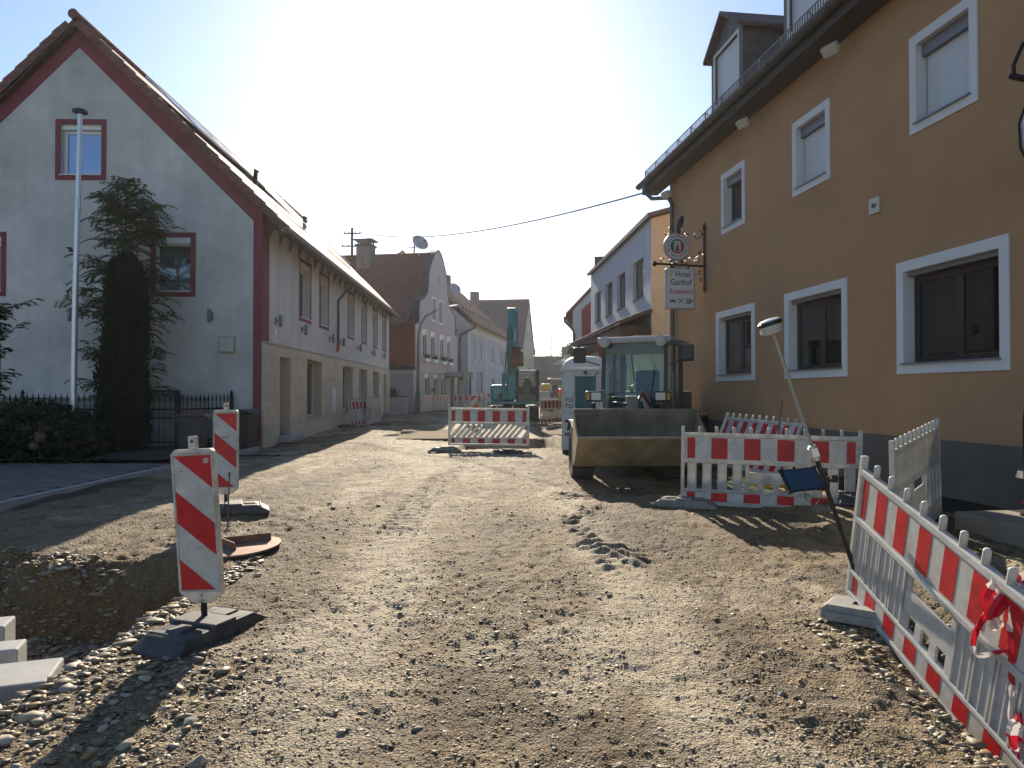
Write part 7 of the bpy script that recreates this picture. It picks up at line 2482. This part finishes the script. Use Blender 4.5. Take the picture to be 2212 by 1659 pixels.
# ---------------------------------------------------------------- small machines far behind
def mini_loader(loc, rz_, label):
    t = thing('small_loader', label, 'loader', loc, rz_)
    MB().box(-0.55, 0.55, -0.6, 1.2, 0.4, 1.0).build('body', lo_dark, t, bev=0.04)
    for x in (-0.55, 0.55):
        for y in (-0.6, 0.7):
            MB().box(x - 0.035, x + 0.035, y - 0.035, y + 0.035, 1.0, 2.15).build('cab_pillar', lo_dark, t)
    MB().box(-0.65, 0.65, -0.72, 0.8, 2.15, 2.25).build('cab_roof', alu, t, bev=0.03)
    MB().add([(-.5, -.6, 1.0), (.5, -.6, 1.0), (.5, -.6, 2.1), (-.5, -.6, 2.1)], [(0, 1, 2, 3)]).build('windscreen', clear_glass, t)
    MB().box(-0.25, 0.25, 0.2, 0.5, 1.0, 1.7).build('seat', x_dark, t, bev=0.03)
    for s_ in (-1, 1):
        for y in (-0.4, 0.9):
            MB().tube([(s_ * 0.5, y, 0.4), (s_ * 0.8, y, 0.4)], 0.4, 16).build('wheel', tyre_m, t, smooth=True)
        MB().box(s_ * 0.9 - .08, s_ * 0.9 + .08, -0.75, -0.7, 1.5, 1.9).build('mirror', black_plastic, t)
    return t


mini_loader((4.05, 66, gz(4.05, 66)), R(4), 'small loader far down the street beyond the toilet')
t = thing('water_tank', 'pale plastic tank beside the excavator cab far away', 'tank', (2.35, 55, gz(2.35, 55)))
MB().box(-0.55, 0.55, -0.5, 0.5, 0.12, 1.15).build('vessel', M('tank_grey', (0.40, 0.40, 0.39), 0.5), t, bev=0.06)
MB().box(-0.58, 0.58, -0.53, 0.53, 0.0, 0.12).build('pallet', wood_grey, t)
mb = MB()
for k in (-0.5, 0, 0.5):
    mb.box(k - 0.015, k + 0.015, -0.52, -0.5, 0.12, 1.15)
mb.build('cage', galv, t)
t = thing('yellow_roller', 'yellow and red compactor far behind the excavator', 'roller', (2.55, 62, gz(2.55, 62)))
MB().tube([(-0.5, -0.5, 0.4), (0.5, -0.5, 0.4)], 0.4, 18).build('drum', lo_body, t, smooth=True)
MB().box(-0.5, 0.5, -0.3, 1.2, 0.5, 1.15).build('body', M('machine_red', (0.22, 0.03, 0.035), 0.5), t, bev=0.06)
MB().box(0.0, 0.85, -0.5, 0.6, 1.15, 1.75).build('hood', M('machine_yellow', (0.60, 0.40, 0.03), 0.45), t, bev=0.15, seg=3)
# ================================================================ hotel sign with wrought bracket (sign faces the viewer)
sign_iron = M('sign_iron', (0.018, 0.018, 0.018), 0.35, 0.6)
sign_white = M('sign_white', (0.52, 0.51, 0.50), 0.45, grime=0.06)
sign_rim = M('sign_rim', (0.32, 0.32, 0.34), 0.45)
print_dark = M('sign_print_dark', (0.035, 0.030, 0.032), 0.6)
print_crim = M('sign_print_crimson', (0.33, 0.045, 0.06), 0.6)
print_sage = M('sign_print_green', (0.05, 0.075, 0.06), 0.6)
HM = Matrix.Translation((4.13, 18.5, 0)) @ Matrix.Rotation(R(-82.7), 4, 'Z')


def wall_pt(u, out, z):
    return HM @ Vector((u, -out, z))


SGN = thing('hotel_sign', 'wrought-iron bracket with round brewery emblem and square hotel signboard', 'sign', wall_pt(2.36, 0.0, 0.0), R(8.0))
# local frame: x to the viewer's right (towards the wall at x = 0), -y to the viewer, z up
mb = MB()
mb.tube([(-0.04, 0, 4.05), (-0.04, 0, 5.30)], 0.028, 8)
mb.tube([(-0.04, 0, 5.28), (-0.04, 0, 5.38), (-0.04, 0, 5.50)], [0.02, 0.05, 0.004], 8)
mb.tube([(-0.04, 0, 4.08), (-0.04, 0, 3.98), (-0.04, 0, 3.88)], [0.02, 0.045, 0.004], 8)
mb.build('wall_bar', sign_iron, SGN, smooth=True)
MB().tube([(0, 0, 4.50), (-1.18, 0, 4.53)], 0.026, 8).build('arm', sign_iron, SGN)
MB().lathe([(0.005, -0.06), (0.04, -0.05), (0.062, 0), (0.04, 0.05), (0.005, 0.06)], 14, Matrix.Translation((-1.22, 0, 4.53))).build('ball_end', sign_iron, SGN, smooth=True)


def spiral(c, r0, r1, a0, a1, n=26):
    return [Vector((c[0] + (r0 + (r1 - r0) * t / n) * math.cos(a0 + (a1 - a0) * t / n), 0, c[1] + (r0 + (r1 - r0) * t / n) * math.sin(a0 + (a1 - a0) * t / n))) for t in range(n + 1)]


scrolls = []
pth = spiral((-0.22, 5.22), 0.03, 0.14, -4.5, 1.2)
arc = [Vector((-0.04 - 0.02, 0, 5.20)), Vector((-0.06, 0, 5.05)), Vector((-0.10, 0, 4.90)), Vector((-0.20, 0, 4.72)), Vector((-0.36, 0, 4.58)), Vector((-0.50, 0, 4.54))]
scrolls.append(pth + [Vector((-0.12, 0, 5.30))] + arc)
scrolls.append(spiral((-0.32, 4.64), 0.02, 0.09, 3.0, 9.2))
scrolls.append(spiral((-0.14, 4.80), 0.02, 0.075, 0.5, 6.5))
scrolls.append(spiral((-0.20, 4.62), 0.015, 0.06, 2.0, 8.0))
scrolls.append(spiral((-0.15, 4.36), 0.015, 0.055, -1.0, 5.2))
scrolls.append(spiral((-0.12, 4.20), 0.012, 0.045, -1.0, 5.2))
for cx, rr, d in ((-1.02, 0.075, 1), (-0.84, 0.06, -1), (-0.72, 0.05, 1), (-0.60, 0.05, -1), (-0.52, 0.085, 1)):
    scrolls.append(spiral((cx, 4.54 + rr), 0.015, rr, -1.57 + d * 0.2, -1.57 + d * 6.0))
for cx, cz, rr, d in ((-0.95, 5.24, 0.07, 1), (-0.85, 5.32, 0.06, -1), (-0.62, 5.35, 0.06, 1), (-0.48, 5.20, 0.06, -1)):
    scrolls.append(spiral((cx, cz), 0.012, rr, d * 1.0, d * 6.8))
for p in scrolls:
    mb = MB()
    mb.tube(p, 0.011, 6)
    mb.build('scroll', sign_iron, SGN, smooth=True)
MB().tube([(-0.66, 0, 5.20), (-0.64, 0, 5.38), (-0.60, 0, 5.52), (-0.57, 0, 5.62)], [0.05, 0.06, 0.075, 0.04], 8).build('top_ornament', sign_iron, SGN, smooth=True)
# round emblem
rc = (-0.70, 4.93)
DM = Matrix.Translation((rc[0], 0, rc[1])) @ Matrix.Rotation(R(90), 4, 'X')
MB().lathe([(0.30, -0.04), (0.315, -0.03), (0.315, 0.03), (0.30, 0.04)], 40, DM).build('emblem_disc', sign_rim, SGN, smooth=True)
for r0, zz, m_ in ((0.302, 0.0402, print_crim), (0.288, 0.0412, sign_white), (0.168, 0.0422, print_sage)):
    MB().lathe([(0.002, zz), (r0, zz), (r0, zz + 0.0008), (0.002, zz + 0.0008)], 40, DM).build('emblem_ring', m_, SGN)
pts = [(0.164 * math.cos(a), 0.164 * math.sin(a)) for a in np.linspace(R(-125), R(45), 18)] + [(0.0, 0.03)]
MB(DM).add([(p[0], p[1], 0.0438) for p in pts], [tuple(range(len(pts)))]).build('emblem_red_field', print_crim, SGN)
MB(DM).box(-0.075, 0.075, -0.11, 0.045, 0.0440, 0.0448).build('emblem_shield', sign_white, SGN)
mb = MB(DM)
mb.box(-0.03, 0.03, -0.10, 0.0, 0.0450, 0.0456)
mb.box(-0.05, 0.05, -0.10, -0.06, 0.0450, 0.0456)
mb.add([(-0.03, 0.0, 0.0455), (0.03, 0.0, 0.0455), (0.0, 0.04, 0.0455)], [(0, 1, 2)])
mb.build('emblem_tower', print_dark, SGN)
mb = MB(DM)
mb.add([(-0.08, 0.06, 0.0446), (0.08, 0.06, 0.0446), (0.10, 0.13, 0.0446), (0.06, 0.095, 0.0446), (0.04, 0.14, 0.0446), (0.0, 0.10, 0.0446), (-0.04, 0.14, 0.0446), (-0.06, 0.095, 0.0446), (-0.10, 0.13, 0.0446)], [tuple(range(9))])
mb.build('emblem_crown', sign_white, SGN)


def arc_text(s, r, a_mid, da, size, flip):
    n = len(s)
    for i, ch_ in enumerate(s):
        if ch_ == ' ':
            continue
        k = i - (n - 1) / 2
        a = a_mid - k * da if not flip else a_mid + k * da
        rot = a - math.pi / 2 if not flip else a + math.pi / 2
        text(ch_, size, print_dark, SGN, DM @ Matrix.Translation((r * math.cos(a), r * math.sin(a), 0.0428)) @ Matrix.Rotation(rot, 4, 'Z'), name='letter', sx=0.8, ext=0.0004, offset=0.001)


arc_text('SCHLOSSBRAUEREI', 0.228, R(90), R(13.2), 0.095, False)
arc_text('AU HALLERTAU', 0.228, R(270), R(12.5), 0.095, True)
# square board hanging under the arm
bx0, bx1, bz0, bz1 = -0.98, -0.28, 3.50, 4.44
MB().box(bx0, bx1, -0.06, 0.06, bz0, bz1).build('signboard', sign_rim, SGN, bev=0.05, seg=3)
MB().box(bx0 + 0.035, bx1 - 0.035, -0.064, -0.0605, bz0 + 0.035, bz1 - 0.035).build('board_face', sign_white, SGN)
cxb = (bx0 + bx1) / 2
TX = lambda x, z: Matrix.Translation((x, -0.0652, z)) @ Matrix.Rotation(R(90), 4, 'X')
text('Hotel', 0.185, print_dark, SGN, TX(cxb + 0.05, 4.29), sx=0.85, ext=0.0006, offset=0.0015)
text('Gasthof', 0.185, print_dark, SGN, TX(cxb, 4.11), sx=0.85, ext=0.0006, offset=0.0015)
text('Rosenwirt', 0.165, print_crim, SGN, TX(cxb - 0.01, 3.90), sx=0.82, ext=0.0006, shear=0.35, offset=0.002)
mb = MB()
mb.prism([(-0.05, -0.05), (0.0, -0.07), (0.03, 0.0), (0.05, 0.06), (0.0, 0.08), (-0.05, 0.05)], -0.0655, -0.0645, Matrix.Translation((cxb - 0.22, 0, 4.31)))
mb.build('rose_emblem', M('sign_yellow', (0.48, 0.40, 0.16), 0.6), SGN)
mb = MB()
mb.box(cxb - 0.26, cxb - 0.245, -0.066, -0.0645, 3.64, 3.735)
mb.box(cxb - 0.135, cxb - 0.12, -0.066, -0.0645, 3.64, 3.72)
mb.box(cxb - 0.245, cxb - 0.135, -0.066, -0.0645, 3.66, 3.69)
mb.prism([(-0.235, 3.695), (-0.15, 3.695), (-0.16, 3.715), (-0.20, 3.722)], -0.066, -0.0645, Matrix.Translation((cxb, 0, 0)))
mb.build('bed_symbol', print_dark, SGN)
mb = MB()
for s_ in (-1, 1):
    mb.bar((cxb - s_ * 0.055, -0.0655, 3.74), (cxb + s_ * 0.055, -0.0655, 3.64), 0.0015, 0.014, up=(0, 1, 0) if False else (0, 0, 1))
mb.box(cxb - 0.07, cxb - 0.045, -0.066, -0.0645, 3.725, 3.75)
mb.box(cxb + 0.045, cxb + 0.07, -0.066, -0.0645, 3.72, 3.75)
mb.build('cutlery_symbol', print_dark, SGN)
MB().box(cxb + 0.13, cxb + 0.235, -0.066, -0.0645, 3.635, 3.745).build('parking_symbol', M('sign_slate', (0.06, 0.065, 0.09), 0.6), SGN)
text('P', 0.12, sign_white, SGN, Matrix.Translation((cxb + 0.182, -0.0668, 3.69)) @ Matrix.Rotation(R(90), 4, 'X'), ext=0.0004, offset=0.002)
MB().prism([(0.25, 3.64), (0.29, 3.69), (0.25, 3.74)], -0.066, -0.0645, Matrix.Translation((cxb, 0, 0))).build('arrow_symbol', print_crim, SGN)
for x in (cxb - 0.2, cxb + 0.2):
    MB().box(x - 0.02, x + 0.02, -0.02, 0.02, 4.43, 4.52).build('hanger', sign_iron, SGN)

# ================================================================ lantern bracket at the hotel entrance (right edge)
LT = thing('wall_lantern', 'black curved wall lantern at the hotel entrance on the right edge', 'lantern', wall_pt(11.43, 0.0, 0.0), R(-82.7))
mb = MB()
mb.tube([(0.5, -0.05, 4.95), (0.30, -0.35, 5.12), (0.05, -0.48, 5.10), (-0.05, -0.50, 4.92), (-0.04, -0.50, 4.80)], 0.02, 8)
mb.tube([(-0.06, -0.52, 4.82), (0.12, -0.45, 4.70), (0.4, -0.3, 4.62)], 0.032, 8)
mb.build('arm', sign_iron, LT, smooth=True)
mb = MB()
mb.lathe([(0.02, 0.0), (0.10, 0.05), (0.20, 0.28), (0.21, 0.52), (0.14, 0.74), (0.03, 0.82)], 20, Matrix.Translation((0.28, -0.45, 3.72)))
mb.build('globe', M('opal_globe', (0.42, 0.41, 0.40), 0.35), LT, smooth=True)
mb = MB()
for a in np.linspace(0, 6.283, 7)[:-1]:
    mb.tube([(0.28 + rr * math.cos(a), -0.45 + rr * math.sin(a), 3.72 + zz) for rr, zz in ((0.05, 0.0), (0.13, 0.05), (0.215, 0.28), (0.225, 0.52), (0.15, 0.76), (0.04, 0.9))], 0.012, 6)
mb.tube([(0.28, -0.45, 4.55), (0.28, -0.45, 4.70)], 0.03, 8)
mb.build('cage', sign_iron, LT, smooth=True)
HR = thing('stair_rail', 'dark curved handrail at the hotel steps on the right edge', 'handrail', wall_pt(11.55, 0.55, 0.40), R(-82.7))
MB().tube([(0.0, 0, 0.0), (0.0, 0, 0.95), (0.03, 0, 1.2), (0.14, 0, 1.38), (0.30, 0, 1.45), (1.0, 0.2, 1.5)], 0.03, 10).build('rail', sign_iron, HR, smooth=True)
MB().tube([(0, 0, 0), (0, 0, 0.02)], 0.06, 12).build('base_plate', sign_iron, HR)
SN = thing('fallen_tape_scrap', 'scrap of red and white tape on the hotel steps', 'tape', wall_pt(11.25, 0.35, 0.46))
MB().add([(0, 0, 0), (0.10, 0.02, 0.06), (0.16, 0, 0.16), (0.05, -0.02, 0.10)], [(0, 1, 2, 3)]).build('red_piece', tape_r, SN)
MB().add([(-0.05, 0, 0.28), (0.06, 0.01, 0.26), (0.10, -0.01, 0.33), (-0.02, 0.0, 0.35)], [(0, 1, 2, 3)]).build('white_piece', tape_w, SN)

# ================================================================ street lamp before the pink house
SL_ = thing('street_lamp', 'curved grey street lamp in front of the pink house', 'street lamp', (-5.42, 41.0, gz(-5.4, 41)), R(0))
MB().tube([(0, 0, 0), (0, 0, 3.0), (0.02, 0, 4.6), (0.12, 0.1, 5.15), (0.40, 0.4, 5.65), (0.95, 1.0, 6.05)], [0.11, 0.09, 0.075, 0.07, 0.065, 0.05], 12).build('pole', M('lamp_grey_green', (0.15, 0.17, 0.155), 0.5, 0.3), SL_, smooth=True)
MB().tube([(0.95, 1.0, 6.05), (1.5, 1.6, 6.3)], [0.05, 0.04], 10).build('arm', galv, SL_, smooth=True)
MB().cbox((1.85, 1.95, 6.42), (0.70, 0.26, 0.10), (0, R(-12), R(45))).build('lamp_head', M('lamp_head_grey', (0.34, 0.35, 0.36), 0.45), SL_, bev=0.03)
MB().box(-0.14, 0.14, -0.14, 0.14, 0, 1.25).build('base_sleeve', MATS['lamp_grey_green'], SL_, bev=0.03)
LWP = thing('low_side_wall', 'low pink garden wall between the white and the pink house', 'wall', (-5.9, 39.9, 0.3), R(176))
MB().box(0, 2.2, 0, 0.25, 0, 1.1).build('wall', pink, LWP)
MB().box(-0.02, 2.2, -0.03, 0.28, 1.1, 1.15).build('coping', sheet_dark, LWP)
IP = thing('info_post', 'narrow pale notice board on a post before the pale blue house', 'notice board', (-3.6, 50.5, gz(-3.6, 50.5)))
MB().box(-0.2, 0.2, -0.05, 0.05, 0.6, 2.3).build('board', M('notice_pale', (0.48, 0.42, 0.39), 0.6), IP, bev=0.02)
MB().box(-0.06, 0.06, -0.03, 0.03, 0, 0.6).build('post', sheet_dark, IP)
MB().box(-0.06, 0.06, -0.056, -0.051, 1.95, 2.15).build('notice_mark', print_dark, IP)

# ================================================================ things lying about
# granite kerb blocks in the trench, lower left
GB = [((-3.82, 4.28, 0), (0.75, 0.42, 0.42), 20, 0.0, 'big pale granite block nearest the camera in the trench'),
      ((-4.28, 4.62, 0), (0.80, 0.22, 0.45), 20, 0.0, 'middle granite slab of the three in the trench'),
      ((-4.58, 4.90, 0), (0.85, 0.26, 0.51), 20, 0.0, 'rearmost granite block of the three in the trench')]
for (x, y, _), (lx, ly, lz), rz_, dz, lab in GB:
    o = MB().box(-lx, lx * 0.35, -ly / 2, ly / 2, 0, lz).build('granite_block', granite, None, bev=0.014)
    o.location = (x + 0.78, y, gz(-3.3, 4.7) - 0.0 + dz)
    o.rotation_euler = (0, 0, R(rz_))
    tag(o, lab, 'granite block', 'granite kerb blocks in the trench')
# rusty round cover with ribs
RC = thing('steel_cover', 'rusty round steel cover with upright ribs behind the near beacon', 'steel cover', (-2.66, 7.05, gz(-2.66, 7.05) + 0.0), R(0), None, (R(3), R(-4), 0))
MB().lathe([(0.30, 0.0), (0.36, 0.004), (0.36, 0.020), (0.30, 0.024)], 40).build('disc', M('pale_rust', (0.30, 0.17, 0.12), 0.7, 0.2, var=0.3, vscale=9), RC, smooth=True)
MB().cbox((0.0, 0.12, 0.062), (0.46, 0.02, 0.075), (R(4), 0, R(8))).build('rib', rust, RC, bev=0.004)
MB().cbox((-0.12, -0.06, 0.062), (0.34, 0.02, 0.075), (0, 0, R(-48))).build('rib', rust, RC, bev=0.004)
# strip of drainage mat / cable across the ground by the house corner
CB = MB()
CB.tube([(x, 16.4 + 0.05 * math.sin(x * 3), gz(x, 16.4) + 0.02) for x in np.linspace(-6.5, -5.35, 14)], 0.022, 6)
tag(CB.build('ground_cable', black_plastic, None, smooth=True), 'short black cable lying on the ground by the house corner', 'cable')
# yellow hose behind the slatted barrier
r_ = random.Random(3)
pts = []
for i in range(70):
    a = i * 0.42
    pts.append((3.35 + 0.013 * i + 0.28 * math.cos(a) + 0.03 * math.sin(i), 10.3 + 0.22 * math.sin(a), gz(3.5, 10.3) + 0.05 + 0.10 * abs(math.sin(a * 0.5)) + 0.07 * math.sin(i * 0.21) ** 2))
mb = MB()
mb.tube(pts, 0.019, 8)
tag(mb.build('yellow_hose', M('hose_yellow', (0.58, 0.40, 0.06), 0.5), None, smooth=True), 'coil of yellow hose behind the slatted barrier', 'hose')
# tools leaning on the plinth
for i, (x, y, dx, dy, h, m_, lab) in enumerate(((4.35, 11.85, 0.22, 0.15, 1.35, wood_grey, 'wooden shovel handle leaning on the hotel plinth'),
                                                (4.48, 11.55, 0.30, 0.05, 1.0, black_metal, 'dark iron bar leaning on the hotel plinth'))):
    t = thing('leaning_tool', lab, 'tool', (x, y, gz(x, y)))
    MB().tube([(0, 0, 0), (dx, dy, h)], 0.016, 8).build('shaft', m_, t, smooth=True)
    MB().cbox((-0.02, 0, 0.08), (0.16, 0.03, 0.2), (0, R(12), 0)).build('blade', rust, t)
# flat boards in the middle distance; the slab is added as pale sandy ground
for (x, y, lx, ly, rz_, lab) in ((-2.4, 23.5, 1.3, 2.2, 6, 'flat slab standing in for pale sandy ground left of the middle barrier'), (1.9, 24.5, 0.9, 1.2, -4, 'timber board by the barrier beside the toilet'), (2.3, 23.0, 0.8, 0.3, 8, 'narrow plank lying near the toilet')):
    o = MB().box(-lx, lx, -ly, ly, 0, 0.03).build('ground_plate', M('dusty_plate', (0.20, 0.155, 0.10), 0.95, spec=0.08, var=0.15, vscale=2, grime=0.2), None, bev=0.004)
    o.location = (x, y, gz(x, y) + 0.02)
    o.rotation_euler = (R(0.7), 0, R(rz_))
    tag(o, lab, 'plate', None)
# ================================================================ thin haze volume added to lift distant shadows like lens veil
hz = MB().box(-320, 320, -40, 420, -3.0, 24.0).build('haze', None)
hm = bpy.data.materials.new('veil_haze')
hm.use_nodes = True
hn = hm.node_tree
for n in list(hn.nodes):
    hn.nodes.remove(n)
ho = hn.nodes.new('ShaderNodeOutputMaterial')
hv = hn.nodes.new('ShaderNodeVolumePrincipled')
hv.inputs['Color'].default_value = (0.95, 0.96, 1.0, 1)
hv.inputs['Density'].default_value = 0.00028
hv.inputs['Anisotropy'].default_value = 0.6
hn.links.new(hv.outputs[0], ho.inputs['Volume'])
hz.data.materials.clear()
hz.data.materials.append(hm)
tag(hz, 'thin haze added over the street to veil distant shadows', 'haze', kind='stuff')
